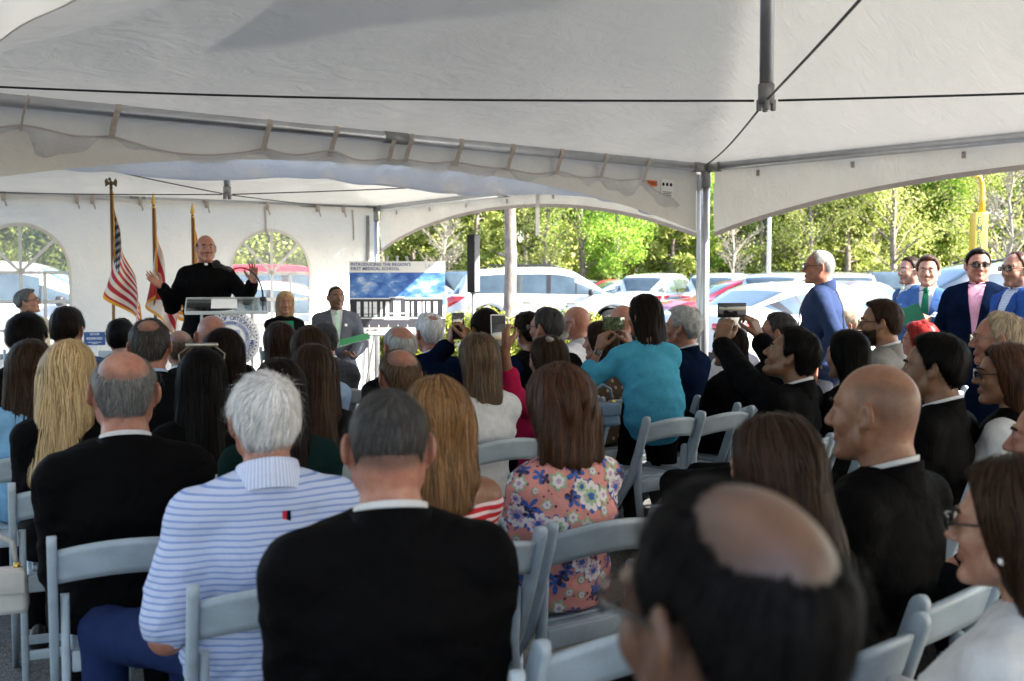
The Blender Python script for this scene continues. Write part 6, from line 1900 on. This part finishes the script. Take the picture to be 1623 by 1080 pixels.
    for s in (-1, 1):
        an = legs[s][2]
        def sf(P):
            d = U(.03, cap(P, an + Vector((0, -.035, -.05)), an + Vector((0, .13, -.058)), .040, .034), cap(P, an + Vector((0, -.02, -.04)), an + Vector((0, -.01, .02)), .038, .036))
            return smax(d, -(P[..., 2] - .004), .004)
        sv, sf_ = nets(sf, an + Vector((-.07, -.12, -.1)), an + Vector((.07, .22, .08)), .020)
        obj('shoe', mesh_np('shoe', sv, sf_, CL['leather'], True), T)
    # ---- spectacles and other worn things
    def local(nm_, mb_, m_): return obj(nm_, mb_.mesh(nm_, m_), T, HM_)
    for e in extras:
        if e in ('glasses', 'wire', 'sunglasses', 'amber'):
            fmz = M_wire if e == 'wire' else M_frame; sun_ = e in ('sunglasses', 'amber')
            mb = MB(); lens = MB()
            for s in (-1, 1):
                rx, rzz = (.028, .0165) if sun_ else (.0255, .0155)
                sg = lambda q: math.copysign(abs(q) ** .6, q)
                ring_ = [(s * .034 + rx * sg(math.cos(a)), .112 - .012 * abs(math.cos(a)) * (1 if math.cos(a) * s > 0 else 0) - .003 * abs(math.cos(a)), .004 + rzz * sg(math.sin(a)) * (1 if math.sin(a) > 0 else .85)) for a in np.linspace(0, 2 * PI, 17)]
                mb.tube(ring_, .0022 if e != 'wire' else .0013, 6, cap=False)
                lens.add([(s * .033, .1125, .004)] + ring_[:-1], [(0, i + 1, (i + 1) % 16 + 1) for i in range(16)], 0, True)
                mb.tube([(s * .058, .100, .008), (s * .074 * fw, .07, .010), (s * .0835 * fw, .0, .014), (s * .083 * fw, -.018, .004)], .0026 if e != 'wire' else .0014, 6)
            mb.tube([(-.009, .113, .008), (.009, .113, .008)], .0022, 6)
            G = local('spectacles', mb, fmz)
            obj('lens', lens.mesh('lens', M_lens if e == 'sunglasses' else M_amber if e == 'amber' else M_clearlens), G)
        if e == 'sunglasses_up':
            mb = MB().tube([(-.085, -.02, .075), (-.09, .02, .105), (-.05, .05, .135), (0, .058, .14), (.05, .05, .135), (.09, .02, .105), (.085, -.02, .075)], .0035, 8)
            mb.box((0, .05, .14), (.13, .012, .018), bev=.005)
            local('sunglasses_on_hair', mb, M_wire)
        if e == 'earring':
            for s in (-1, 1): local('earring', MB().ellipsoid((s * .083, -.008, -.046), (.0085, .0085, .0085)), M_pearl)
        if e == 'bow': local('hair_bow', MB().ellipsoid((-.03, -.07, .105), (.05, .018, .02), R=Matrix.Rotation(.5, 3, 'Y')).ellipsoid((.05, -.075, .12), (.05, .018, .02), R=Matrix.Rotation(-.5, 3, 'Y')).ellipsoid((.01, -.08, .108), (.015, .015, .015)), mat('grey ribbon', (.16, .15, .14), .6, 0, .2, 30))
        if e == 'cap': local('cap', MB().lathe([(.095, .035), (.098, .06), (.088, .10), (.06, .128), (.02, .138), (0, .139)], 24, 0, Matrix.Scale(1.12, 4, (0, 1, 0))).grid(np.array([[(.075 * math.sin(a) * r, .06 + .085 * math.cos(a) * r + .02, .045 - .015 * r) for r in (.3, .7, 1)] for a in np.linspace(-1.4, 1.4, 12)])), mat('grey felt', (.12, .12, .115), .9, 0, .2, 40))
        if e == 'headset': local('hearing_aid', MB().ellipsoid((.088, -.012, .012), (.006, .008, .014)), M_paper)
        if e in ('watchL', 'watchR'):
            S_, el, wr, a = limb[-1 if e == 'watchL' else 1]; dv = (wr - el).normalized(); c_ = wr - dv * .022
            rr = .0275 if sex == 'm' else .0235
            mb = MB().tube([c_ - dv * .011, c_ + dv * .011], rr, 18, cap=False)
            wsd = obj('wristwatch', mb.mesh('wristwatch', M_alu_dull), T)
            tocam = (Wi.to_3x3() @ (Vector((0, 0, 1.5)) - topw)).normalized(); tocam = (tocam - dv * tocam.dot(dv)).normalized()
            Rw = Matrix((tocam.cross(dv), dv, tocam)).transposed()
            obj('watch_face', MB().box(c_ + tocam * (rr + .003), (.034, .038, .010), R=Rw, bev=.004).mesh('watch_face', M_screen), wsd)
    if 'vestover' in extras:
        vv, vf = nets(lambda P: np.maximum(torso(P, inf + .010) - .004 * vnoise(P, 14, 2), np.maximum(.5 - P[..., 2], np.abs(P[..., 0] - nb.x) - sw * .92)), lo3, hi3, hh)
        obj('vest', mesh_np('vest', vv, vf, CL['black'], True), T)
    if 'strap' in extras:
        pts_ = []
        for k_ in range(33):
            a_ = 2 * PI * k_ / 32; c_ = Vector((nb.x + .02, nb.y, nb.z - .06)).lerp(Vector((pel.x - .10, pel.y, pel.z + .05)), .5 - .5 * math.cos(a_)) + Vector((0, .35 * math.sin(a_), 0))
            q_ = tb.find_nearest(c_); pts_.append(q_[0] + q_[1] * .006)
        st_ = obj('bag_strap', MB().tube(pts_, .013, 6, cap=False, flat=.35).mesh('bag_strap', M_black), T)
        obj('camera_bag', MB().box((pel.x - .20, pel.y + .10, pel.z + .02), (.10, .22, .17), bev=.03).box((pel.x - .20, pel.y + .10, pel.z + .075), (.108, .228, .07), bev=.02).mesh('camera_bag', M_black), st_)
    if 'tab' in extras:
        h_ = tb.ray_cast(Vector((nb.x + .03, nb.y - .8, nb.z - .085)), Vector((0, 1, 0)))
        if h_[0] is not None:
            obj('red_tab', MB().box(h_[0] + Vector((-.005, -.001, 0)), (.010, .003, .026)).mesh('red_tab', mat('red label', (.5, .01, .03), .6, 0, .05, 9)), T)
            obj('blue_tab', MB().box(h_[0] + Vector((.005, -.001, 0)), (.010, .003, .026)).mesh('blue_tab', CL['navy']), T)
    if 'floral' in extras:
        rs = np.random.RandomState(5)
        cols = {'white': mat('printed white petals', (.72, .66, .66), .8, 0, .1, 40), 'lilac': mat('printed lilac petals', (.45, .30, .46), .8, 0, .2, 40), 'blue': mat('printed blue leaves', (.035, .10, .36), .8, 0, .3, 60), 'green': mat('printed sage leaves', (.32, .46, .28), .8, 0, .2, 40), 'ink': mat('printed dark stems', (.03, .02, .05), .8, 0, .2, 40)}
        keys = list(cols); mb = MB(); fs = 1.0
        def flower(c, n_, R_, pet, m_, off, depth=.32, rot=0):
            R_ = R_ * fs
            t1 = n_.orthogonal().normalized(); t2 = n_.cross(t1); ring_ = []
            for i in range(pet * 6):
                a = 2 * PI * i / (pet * 6) + rot; r = R_ * (1 - depth + depth * abs(math.cos(a * pet / 2 - rot * pet / 2)))
                q = c + t1 * (r * math.cos(a)) + t2 * (r * math.sin(a)); hq = tb.find_nearest(q); ring_.append(hq[0] + hq[1] * off)
            h0 = tb.find_nearest(c); mb.add([h0[0] + h0[1] * off] + ring_, [(0, i + 1, (i + 1) % (pet * 6) + 1) for i in range(pet * 6)], keys.index(m_), True)
        fc = tv[tf].mean(1); pts = []
        for _ in range(2500):
            c = fc[rs.randint(len(fc))]
            if all(np.linalg.norm(c - q) > .046 for q in pts): pts.append(c)
            if len(pts) > 240: break
        for i, c in enumerate(pts):
            hq = tb.find_nearest(Vector(c)); n_ = hq[1]; c = hq[0]; r0 = rs.rand() * 6; k_ = rs.randint(3); fs = .55 + .95 * rs.rand()
            if k_ == 0:
                flower(c, n_, .038, 8, 'blue', .0016, .45, r0); flower(c, n_, .033, 9, 'white', .0024, .22, r0 + .2); flower(c, n_, .021, 8, 'lilac' if i % 2 else 'green', .0032, .35, r0); flower(c, n_, .010, 5, 'blue', .004, .3, r0)
            elif k_ == 1:
                flower(c, n_, .026, 5, 'blue', .0016, .85, r0); flower(c + n_ * 0 + Vector((rs.rand() - .5, 0, rs.rand() - .5)) * .05, n_, .018, 4, 'ink', .0020, .85, r0)
            else:
                flower(c, n_, .022, 6, 'green', .0016, .4, r0); flower(c, n_, .015, 6, 'white', .0024, .3, r0); flower(c, n_, .006, 5, 'lilac', .003, .3, r0)
        obj('floral_print', mb.mesh('floral_print', [cols[k] for k in keys], False), T)
    if seat and pose == 'sit':
        q = Matrix.Rotation(rz, 3, 'Z') @ Vector((0, pel.y + .03, 0))
        short_ = short or label
        chair((T.location.x + q.x, T.location.y + q.y), rz, chair_label or ('white folding chair seating the ' + short_))
    return T, Wm, limb
# ---------------------------------------------------------------- the people
SPK = Vector((-2.72, 9.75))
def P(px, py, D, label, **k):
    b = at(px, py, D)
    wf = k.pop('wf', None)
    if wf is None: wf = float(np.interp(px, [0, 200, 900, 1300, 1623], [22, 26, 40, 42, 46]))
    wh = k.pop('wh', None)
    if wh is None: wh = math.degrees(math.atan2(-(SPK.x - b.x), SPK.y - b.y))
    return person(px, py, D, label, worldface=wf, hy=wh - wf, **k)
def phone(c, rz, label, tilt=0.0, case=None, land=False, screen=None):
    T = empty('phone', c, rz, label, 'phone')
    w_, h_ = (.150, .074) if land else (.074, .150)
    R = Matrix.Rotation(tilt, 3, 'X')
    MB().box((0, 0, 0), (w_, .009, h_), R=R, bev=.004).build('case', case or M_black, T)
    o = MB().box(R @ Vector((0, -.0052, 0)), (w_ * .93, .0014, h_ * .94), R=R, bev=.0004).build('screen', screen or M_screen, T)
    MB().tube([R @ Vector((w_ * .36, .004, h_ * .36)), R @ Vector((w_ * .36, .008, h_ * .36))], .007, 10).build('camera_lens', M_screen, T)
    return T

# --- at the lectern and beside it
P(326, 373, 9.8, 'balding man in a black clerical suit speaking at the lectern with both hands raised', pose='stand', wf=194, wh=203, hp=3, skin='pink', hair=('fringe', 'brown', {'th': .008}), style='suit', shirt=None, top='black', g=1.12,
  extras=('clerical',), seat=False, fw=1.0, nose=1.3,
  arms={'R': dict(w=at(257, 455, 9.58), pole=(.35, -.1, -1), d=(-.72, -.25, .62), n=(.45, -.55, .65), h='open'), 'L': dict(w=at(401, 448, 9.58), pole=(-.35, -.1, -1), d=(.12, -.15, 1), n=(-.35, -.9, .1), h='open')})
P(45, 461, 10.9, 'grey-haired seated woman in glasses and a cream jacket by the arched window', sex='f', wf=210, wh=275, hp=12, skin='fair', hair=('short', 'grey', {'th': .022, 'low': -.05, 'amp': .007}), top='cream', style='suit', shirt='white', extras=('glasses', 'blouse_v'), bottom='cream', short='grey-haired woman in the cream jacket')
P(452, 463, 11.3, 'blonde seated woman in a black jacket and emerald blouse behind the lectern', sex='f', wf=205, wh=196, skin='tan', hair=('long', 'blonde', {'len': .20, 'th': .012, 'wid': .9}), top='black', shirt='emerald', style='suit', extras=('blouse_v',), short='blonde woman in the emerald blouse')
P(533, 454, 11.5, 'seated man in a grey suit and pale green tie holding a green folder', wf=192, wh=207, hp=4, skin='brown', hair=('short', 'black', {'th': .003, 'n': 60}), top='steel', bottom='steel', extras=('front', 'pin'), tie='lilac', fw=1.03, g=1.1, short='man with the green folder',
  arms={'R': dict(t=(.10, .27, .70), pole=(.9, -.5, -.4), d=(-.6, .8, .0), n=(0, -.2, -1), h='relax'), 'L': dict(t=(-.14, .30, .72), pole=(-.9, -.5, -.4), d=(.5, .85, .1), n=(0, 0, 1), h='relax'), 'knee': .0})
M_folder = mat('green folder card', (.03, .28, .09), .5, 0, .06, 8)
c = at(562, 538, 11.05)
F_ = empty('folder', c, rad(15), 'bright green folder on the lap of the man in the grey suit', 'folder')
MB().box((0, 0, 0), (.30, .21, .004), R=Matrix.Rotation(rad(12), 3, 'X') @ Matrix.Rotation(rad(-14), 3, 'Y')).build('cover', M_folder, F_)
MB().box((0, .0, -.005), (.29, .20, .003), R=Matrix.Rotation(rad(12), 3, 'X') @ Matrix.Rotation(rad(-14), 3, 'Y')).build('sheet', M_paper, F_)

# --- standing at the right
P(1297, 398, 8.2, 'standing man in a navy shirt and sunglasses with a camera bag strap', pose='stand', wf=72, wh=80, skin='pink', hair=('short', 'silver', {'th': .006, 'rec': .012}), style='shirt', top='navyshirt', bottom='greytrouser', extras=('sunglasses', 'strap'), g=1.1, seat=False, twist=-6)
P(1441, 408, 9.9, 'bespectacled bearded man in a dusty blue suit standing by the grey SUV', pose='stand', wf=105, wh=112, skin='fair', hair=('short', 'brown', {'th': .008}), top='bluemid', bottom='bluemid', extras=('front', 'wire', 'badge'), tie='mint', beard=.5, seat=False)
mB, WB, LB = P(1471, 407, 9.0, 'young man in a bright blue suit and green tie holding a green folder', pose='stand', wf=150, wh=155, skin='fair', hair=('short', 'auburn', {'th': .015, 'quiff': .01}), top='blue', bottom='blue', extras=('front', 'badge', 'pocket_square'), tie='tie_green', seat=False,
  arms={'R': dict(w=at(1441, 518, 8.72), pole=(.9, -.4, -.3), d=(.8, -.2, .25), n=(.2, 1, 0), h='relax'), 'L': dict(w=at(1476, 508, 8.65), pole=(-.9, -.4, -.3), d=(-1, -.2, -.05), n=(0, 1, -.2), h='relax')})
c = at(1448, 506, 8.62)
F_ = empty('folder', c, rad(-14), 'dark green folder in the hands of the man with the green tie', 'folder')
MB().box((0, 0, 0), (.16, .006, .21), R=Matrix.Rotation(rad(-24), 3, 'Y')).build('cover', mat('dark green folder card', (.015, .17, .09), .5, 0, .06, 8), F_)
MB().box((.0, .006, 0), (.15, .004, .20), R=Matrix.Rotation(rad(-24), 3, 'Y')).build('sheet', M_paper, F_)
P(1551, 396, 8.3, 'smiling man in a navy blazer, pink shirt and sunglasses standing by the SUV', pose='stand', wf=150, wh=168, skin='pink', hair=('short', 'dark', {'th': .011, 'quiff': .008}), top='navy', bottom='khaki', extras=('front', 'sunglasses'), shirt='pinkshirt', g=1.18, fw=1.05, seat=False)
P(1611, 400, 7.7, 'bearded man in a royal blue jacket and sunglasses at the end of the standing group', pose='stand', wf=108, wh=112, skin='fair', hair=('short', 'auburn', {'th': .006, 'rec': .014}), top='royal', bottom='royal', extras=('front', 'sunglasses'), shirt='gingham', beard=.55, g=1.1, seat=False)

# --- audience, front rows
P(192, 508, 7.6, 'dark-haired man in a navy suit seated in front of the striped flag', hair=('short', 'black', {'th': .016}), top='navy', short='dark-haired man before the striped flag')
P(285, 524, 7.1, 'old man with thin hair and a bald crown below the lectern', hair=('crown', 'ltbrown', {'th': .006, 'cr': .06}), top='black', skin='tan', short='old man with the bald crown below the lectern')
P(335, 500, 6.3, 'bald man in a dark jacket silhouetted against the lectern seal', hair=('bald', 'grey'), fuzz=.25, skin='pink', top='charcoal', shirt=None, fw=1.03, short='bald man before the lectern seal')
P(443, 515, 6.6, 'woman with a short chestnut bob below the blonde woman', sex='f', hair=('bob', 'brown', {'len': .13, 'th': .022}), top='black', shirt=None, short='woman with the chestnut bob')
P(513, 512, 7.5, 'grey-haired man in a plaid charcoal suit below the seated suited man', hair=('short', 'saltpepper', {'th': .010}), top='plaid', skin='pink', short='grey-haired man in the plaid suit')
P(632, 518, 6.15, 'white-haired balding man below the poster board', hair=('crown', 'silver', {'th': .008, 'cr': .05}), skin='pink', top='black', fw=1.04, short='white-haired man below the poster')
P(679, 499, 7.1, 'thick white-haired man in a navy suit at the corner of the poster', hair=('crown', 'white', {'th': .014, 'cr': .018, 'amp': .006}), skin='pink', top='navy', extras=('wire',), wh=32, short='white-haired man at the poster corner')
P(768, 492, 6.45, 'dark-haired man raising a phone before the column loudspeaker', hair=('short', 'dark', {'th': .012}), top='navy', skin='tan', wh=30, short='man with the phone by the loudspeaker',
  arms={'L': dict(w=at(713, 545, 6.45), pole=(-.5, -.1, -.9), d=(.1, .1, 1), n=(.9, .3, 0), h='grip'), 'R': dict(w=at(741, 545, 6.35), pole=(.6, -.1, -.9), d=(-.15, .1, 1), n=(-.9, .3, 0), h='grip')})
phone(at(726, 517, 6.4), rad(26), 'dark phone held in both hands before the column loudspeaker')
P(835, 500, 7.7, 'woman with dark curly hair and an earring before the hedge', sex='f', hair=('curly', 'dark', {'th': .026}), top='black', shirt=None, skin='tan', wh=36, extras=('earring',), short='curly dark-haired woman')
P(865, 489, 6.7, 'grey-templed man in dark glasses frames and a charcoal suit before the hedge', hair=('short', 'saltpepper', {'th': .010}), top='charcoal', extras=('glasses',), skin='pink', wh=50, short='man in glasses before the hedge')
P(912, 486, 7.9, 'bald man in amber sunglasses and a pale grey jacket in the sun', hair=('bald', 'grey'), skin='pink', top='ltgrey', shirt='white', extras=('amber',), wh=62, wf=50, short='bald man in the pale jacket', fw=1.03)
P(950, 514, 6.9, 'brown-haired woman in a brown patterned dress beside the turquoise tunic', sex='f', hair=('bob', 'brown', {'len': .12}), top='brown print', style='blouse', short='woman in the brown patterned dress', wh=60)
P(985, 484, 8.3, 'bald bespectacled man half hidden behind the turquoise tunic', hair=('bald', 'grey'), skin='pink', top='black', extras=('glasses',), wh=62, short='bald man behind the turquoise tunic')
P(1020, 470, 6.25, 'woman in a turquoise tunic half rising to film with her phone', sex='f', pose='lean', pelvis=(0, -.10, .85), lean=.20, side=-.02, hp=0, wf=6, wh=38, hair=('long', 'dark', {'len': .27, 'th': .014, 'wid': .92}), top='teal', style='tunic', shirt=None, skin='tan', sleeve=.74, seat=False, g=.90, extras=('watchL',), bottom='black',
  arms={'L': dict(w=at(949, 556, 6.3), pole=(-.7, -.2, -.8), d=(.25, .1, .9), n=(.8, .5, 0), h='grip'), 'R': dict(w=at(1000, 550, 6.6), pole=(.7, -.3, -.8), d=(-.3, .1, .9), n=(-.8, .4, 0), h='grip')})
phone(at(973, 513, 6.35), rad(30), 'phone in landscape filming, before the turquoise tunic', land=True, screen=mat('phone picture', (.10, .14, .07), .1, 0, .8, 60, coat=1.0, tint=(.01, .012, .01)))
P(1080, 490, 7.0, 'curly silver-haired man in wire glasses and a navy suit by the tent posts', hair=('curly', 'silver', {'th': .022}), skin='pink', top='navy', extras=('wire',), wh=64, wf=52, short='curly silver-haired man')
P(1160, 503, 8.2, 'man in a grey flat cap half hidden behind raised hands', hair=('short', 'grey', {'th': .006}), skin='pink', top='ltgrey', extras=('cap', 'wire'), wh=60, short='man in the grey flat cap')
P(1154, 521, 6.6, 'brown-haired woman in black between the turquoise tunic and the raised arms', sex='f', hair=('bob', 'dark', {'len': .16}), top='black', shirt=None, wh=42, short='brown-haired woman in black beside the turquoise tunic')
P(1232, 497, 6.6, 'brown-haired man in profile in front of the large white sedan', hair=('short', 'saltpepper', {'th': .010}), skin='pink', top='charcoal', wh=66, short='man in profile before the white sedan')
P(1345, 494, 8.8, 'sandy-haired man in profile behind the bearded man in grey', hair=('short', 'gingergrey', {'th': .010}), skin='pink', top='grey', wh=70, short='sandy-haired man in profile')
P(1455, 514, 7.3, 'woman with bright red dyed hair in front of the green tie', sex='f', hair=('bob', 'red', {'len': .10, 'th': .024, 'amp': .006}), skin='pink', top='black', shirt=None, wh=60, short='woman with bright red hair')

# --- audience, middle rows
P(43, 502, 5.5, 'black-haired man with a smooth bowl cut in a black suit', hair=('short', 'black', {'th': .022, 'low': -.055, 'amp': .001}), top='black', skin='tan', kh=.96, fw=1.0, short='black-haired man with the bowl cut')
P(107, 490, 6.5, 'brown-haired man in a blue suit before the reserved card', hair=('short', 'dark', {'th': .016, 'quiff': .006}), top='bluemid', kh=1.03, short='brown-haired man in the blue suit')
P(50, 545, 4.75, 'woman with long brown hair in a pale blue top', sex='f', hair=('long', 'brown', {'len': .24, 'th': .02, 'wid': 1.05}), top='denim', style='blouse', shirt=None, short='brown-haired woman in pale blue')
P(237, 507, 5.0, 'grey-haired man with a thinning crown in a dark suit', hair=('crown', 'saltpepper', {'th': .010, 'cr': .035}), skin='pink', top='charcoal', shirt='ltblue', fw=1.04, short='grey-haired man with the thinning crown')
P(353, 528, 5.3, 'woman with loose dark hair in a beige boucle jacket', sex='f', hair=('bob', 'dark', {'len': .17, 'th': .024, 'wid': 1.1, 'stray': 1.0}), top='fur', shirt=None, short='dark-haired woman in beige boucle')
P(490, 522, 5.65, 'woman with wavy brown hair in a light blue shirt', sex='f', hair=('long', 'brown', {'len': .22, 'th': .02, 'wid': 1.0, 'wave': 1.2, 'sx': .04}), top='ltblue', style='shirt', short='wavy-haired woman in light blue')
P(632, 554, 5.0, 'brown-haired man with a large bald crown in a navy suit', hair=('crown', 'ltbrown', {'th': .007, 'cr': .058}), skin='pink', top='navy', fw=1.05, shirt=None, kh=1.05, short='brown-haired man with the bald crown')
P(757, 533, 5.2, 'woman with a streaked ash-brown bob in a white blouse', sex='f', hair=('long', 'ltbrown', {'len': .20, 'th': .018, 'wid': 1.0}), top='white', style='blouse', shirt=None, wh=26, short='woman in the white blouse')
P(866, 536, 5.7, 'woman in a crimson jacket with a grey hair bow holding up a phone', sex='f', hair=('long', 'brown', {'len': .22, 'th': .016, 'wid': .95}), top='pink', style='blouse', shirt=None, sleeve=.72, wh=44, extras=('bow',), bottom='black', skin='tan', short='woman in the crimson jacket',
  arms={'L': dict(w=at(800, 558, 5.25), pole=(-.6, -.2, -.9), d=(-.15, .1, 1), n=(.5, .8, 0), h='grip')})
phone(at(790, 524, 5.25), rad(20), 'phone in a pale case held up by the woman in crimson', tilt=-.1, case=M_paper)
P(110, 546, 4.1, 'woman with very long blonde hair beside the bald man in black', sex='f', hair=('long', 'blonde', {'len': .40, 'th': .018, 'wid': 1.05, 'wave': .9, 'sx': -.05}), top='black', shirt=None, short='long-haired blonde woman')
P(320, 556, 4.3, 'woman with straight black waist-length hair and sunglasses pushed up', sex='f', hair=('long', 'black', {'len': .52, 'th': .014, 'amp': .0015}), top='black', shirt=None, extras=('sunglasses_up',), short='woman with waist-length black hair')
P(495, 551, 4.65, 'woman with very long straight brown hair over a dark top', sex='f', hair=('long', 'brown', {'len': .46, 'th': .018, 'wid': 1.15}), top='black', shirt=None, short='woman with very long brown hair')
P(440, 574, 3.8, 'dark-haired woman in a dark green jacket in front of the striped polo', sex='f', hair=('long', 'dark', {'len': .30, 'th': .016}), top='green', shirt=None, g=1.1, short='woman in the dark green jacket')
# man leaning back to photograph with both arms up
P(1252, 523, 5.15, 'dark-haired man in a black suit leaning back to photograph with raised arms', hair=('short', 'black', {'th': .022, 'low': -.085}), top='black', skin='olive', wf=52, wh=66, hp=20, lean=-.14, short='man photographing with raised arms', extras=('watchL',),
  arms={'L': dict(w=at(1136, 537, 5.5), pole=(-.5, .2, -.9), d=(.25, .1, 1), n=(.3, .8, 0), h='grip', p=(0, .03, .03)), 'R': dict(w=at(1203, 535, 5.65), pole=(.5, -.2, -.9), d=(-.3, .1, .9), n=(-.6, .6, 0), h='grip', p=(0, .03, .03))})
phone(at(1160, 492, 5.65), rad(8), 'dark phone in landscape raised above the audience in two hands', land=True)
P(1341, 527, 5.4, 'woman with sleek black shoulder-length hair in a black dress', sex='f', hair=('long', 'black', {'len': .20, 'th': .014, 'amp': .0015}), top='charcoal', style='blouse', shirt=None, wh=36, short='woman with sleek black hair')
P(1395, 478, 6.1, 'dark-bearded man in black glasses and a grey suit', hair=('short', 'brown', {'th': .014, 'quiff': .008}), top='grey', beard=1.0, extras=('glasses',), skin='tan', wh=68, wf=55, short='bearded man in the grey suit')
P(1478, 534, 4.2, 'dark grey-haired man in profile in a navy black suit', hair=('short', 'black', {'th': .017}), top='black', skin='olive', wh=62, wf=50, fw=1.03, short='dark-haired man in profile beside the sunglasses woman')
P(1580, 498, 5.2, 'older man with wispy fair hair and wire glasses', hair=('short', 'gingergrey', {'th': .012, 'amp': .007, 'rec': .015}), skin='pink', top='navy', extras=('wire',), wh=70, wf=60, g=1.1, short='older man with wispy fair hair')
P(1592, 549, 4.3, 'brown-haired woman in sunglasses with a white tee under a black vest', sex='f', hair=('long', 'auburn', {'len': .20, 'th': .016}), top='white', style='blouse', shirt=None, extras=('sunglasses', 'vestover'), wh=72, wf=52, sleeve=.34, skin='tan', short='woman in sunglasses and white tee')

# --- audience, rows nearest to the photographer
P(195, 557, 3.3, 'heavy man with a bald pink crown in a black suit', hair=('crown', 'grey', {'th': .005, 'cr': .066}), skin='pink', top='black', g=1.16, fw=1.06, kh=1.04, wf=22, wh=20, extras=('headset',), short='heavy man with the pink bald crown', fuzz=.35)
P(418, 600, 2.82, 'white-haired man in a pale blue striped polo shirt', hair=('short', 'white', {'th': .016, 'amp': .005, 'whorl': (.02, -.075, .095)}), skin='pink', top='polo stripe', style='polo', bottom='trouserblue', sleeve=.42, g=1.1, kh=.93, wf=22, wh=20, extras=('tab',), shirt=None, short='white-haired man in the striped polo', fw=1.03,
  arms={'L': dict(t=(-.20, .17, .63), pole=(-.3, -1, -.4), d=(.6, .8, -.2), n=(0, 0, -1), h='relax'), 'knee': -.26})
P(690, 606, 3.2, 'honey-haired woman in a red striped off-shoulder top', sex='f', hair=('long', 'honey', {'len': .24, 'th': .02, 'wid': 1.0}), top='red stripe', style='bare', shirt=None, skin='tan', sleeve=.30, wh=22, bottom='denim', short='honey-haired woman in the red striped top')
P(885, 592, 3.5, 'auburn-haired woman in a coral floral blouse', sex='f', hair=('long', 'auburn', {'len': .155, 'th': .030, 'wid': 1.25, 'stray': 1.6, 'amp': .006}), top='floral ground', style='shirt', shirt=None, bottom='ltblue', extras=('floral',), g=1.12, wf=36, wh=30, short='woman in the coral floral blouse')
P(615, 620, 2.15, 'man with cropped greying hair in a plain black suit', hair=('short', 'saltpepper', {'th': .003, 'n': 3200, 'rec': .02, 'low': -.012, 'amp': .0010}), fuzz=.85, skin='pink', top='black', wf=12, wh=8, hp=-6, g=1.08, kh=.93, extras=('glasses',), short='man with cropped hair in the black suit', fw=1.02)
P(1385, 577, 2.75, 'shaven-headed man in a black suit turned in profile', hair=('bald', 'brown'), fuzz=.5, skin='tan', top='black', wf=44, wh=52, g=1.1, kh=1.02, short='shaven-headed man in profile')
P(1225, 668, 2.35, 'woman with long straight brown hair bowing her head', sex='f', hair=('long', 'brown', {'len': .36, 'th': .016, 'wid': 1.0}), top='black', shirt=None, wh=34, hp=-8, short='woman bowing her head')
P(1668, 628, 3.0, 'bald man cut off at the edge of the picture behind the pearl earring', hair=('bald', 'brown'), skin='pink', top='charcoal', wh=60, short='bald man behind the pearl earring')
P(1604, 738, 2.0, 'woman in a white blouse with sunglasses and a pearl earring', sex='f', hair=('bob', 'brown', {'len': .145, 'th': .018}), skin='fair', top='white', style='blouse', shirt=None, extras=('sunglasses', 'earring'), wf=48, wh=52, short='woman with the pearl earring')
P(1150, 766, .95, 'man with a bald crown and short black hair closest to the lens', hair=('crown', 'black', {'th': .008, 'cr': .055, 'amp': .002, 'n': 6000}), skin='umber', top='white', style='shirt', shirt=None, wf=38, wh=34, fw=1.05, extras=('glasses',), short='man with the bald crown and black hair', fuzz=.3)

# --- chairs standing free between the sitters
def free_chair(px, py, hz, label, rot=40):
    """chair whose back-rail top stands at px, py"""
    D = (CAMH - .79) * FPX / (py - HOR); q = at(px, py, D); r = rad(rot)
    o = q - Matrix.Rotation(r, 3, 'Z') @ Vector((hz, -.29, 0))
    chair((o.x, o.y), r, label)
free_chair(1026, 664, -.205, 'empty white folding chair behind the turquoise tunic')
free_chair(1114, 655, -.205, 'empty white folding chair beside the man with raised arms')
free_chair(1318, 690, .205, 'empty white folding chair right of the woman bowing her head', 44)
free_chair(860, 1030, -.205, 'empty white folding chair beside the man closest to the lens', 38)

# --- bags set down beside the chairs
def handbag(c, rz, m, label, w_=.26, h_=.18):
    T = empty('handbag', c, rz, label, 'handbag')
    bb = MB().box((0, 0, h_ * .5), (w_, .085, h_), bev=.022); bb.v = [(x * (1.0 - .12 * z / h_), y * (1.15 - .4 * z / h_), z) for x, y, z in bb.v]
    bb.build('bag_body', m, T)
    MB().box((0, -.046, h_ * .72), (w_ * .9, .012, h_ * .5), bev=.005).build('flap', m, T)
    MB().tube([(-w_ * .32, 0, h_), (-w_ * .25, 0, h_ * 1.55), (0, 0, h_ * 1.75), (w_ * .25, 0, h_ * 1.55), (w_ * .32, 0, h_)], .008, 8).build('strap', m, T)
    for s in (-1, 1): MB().tube([(s * w_ * .32, -.005, h_ * .95), (s * w_ * .32, -.005, h_ * 1.1)], .011, 8).build('ring', M_gold, T)
b = at(955, 660, 5.6); handbag((b.x, b.y, b.z - .05), rad(20), mat('slate blue leather', (.10, .16, .24), .45, 0, .12, 20, .15, 120), 'slate blue handbag hanging beside the turquoise tunic', .17, .12)
b = at(-6, 925, 3.6); handbag((b.x, b.y, max(0.0, b.z - .1)), rad(20), mat('pale cream leather', (.52, .50, .47), .5, 0, .1, 20, .15, 120), 'cream handbag on a chain beside the heavy man in black', .20, .15)
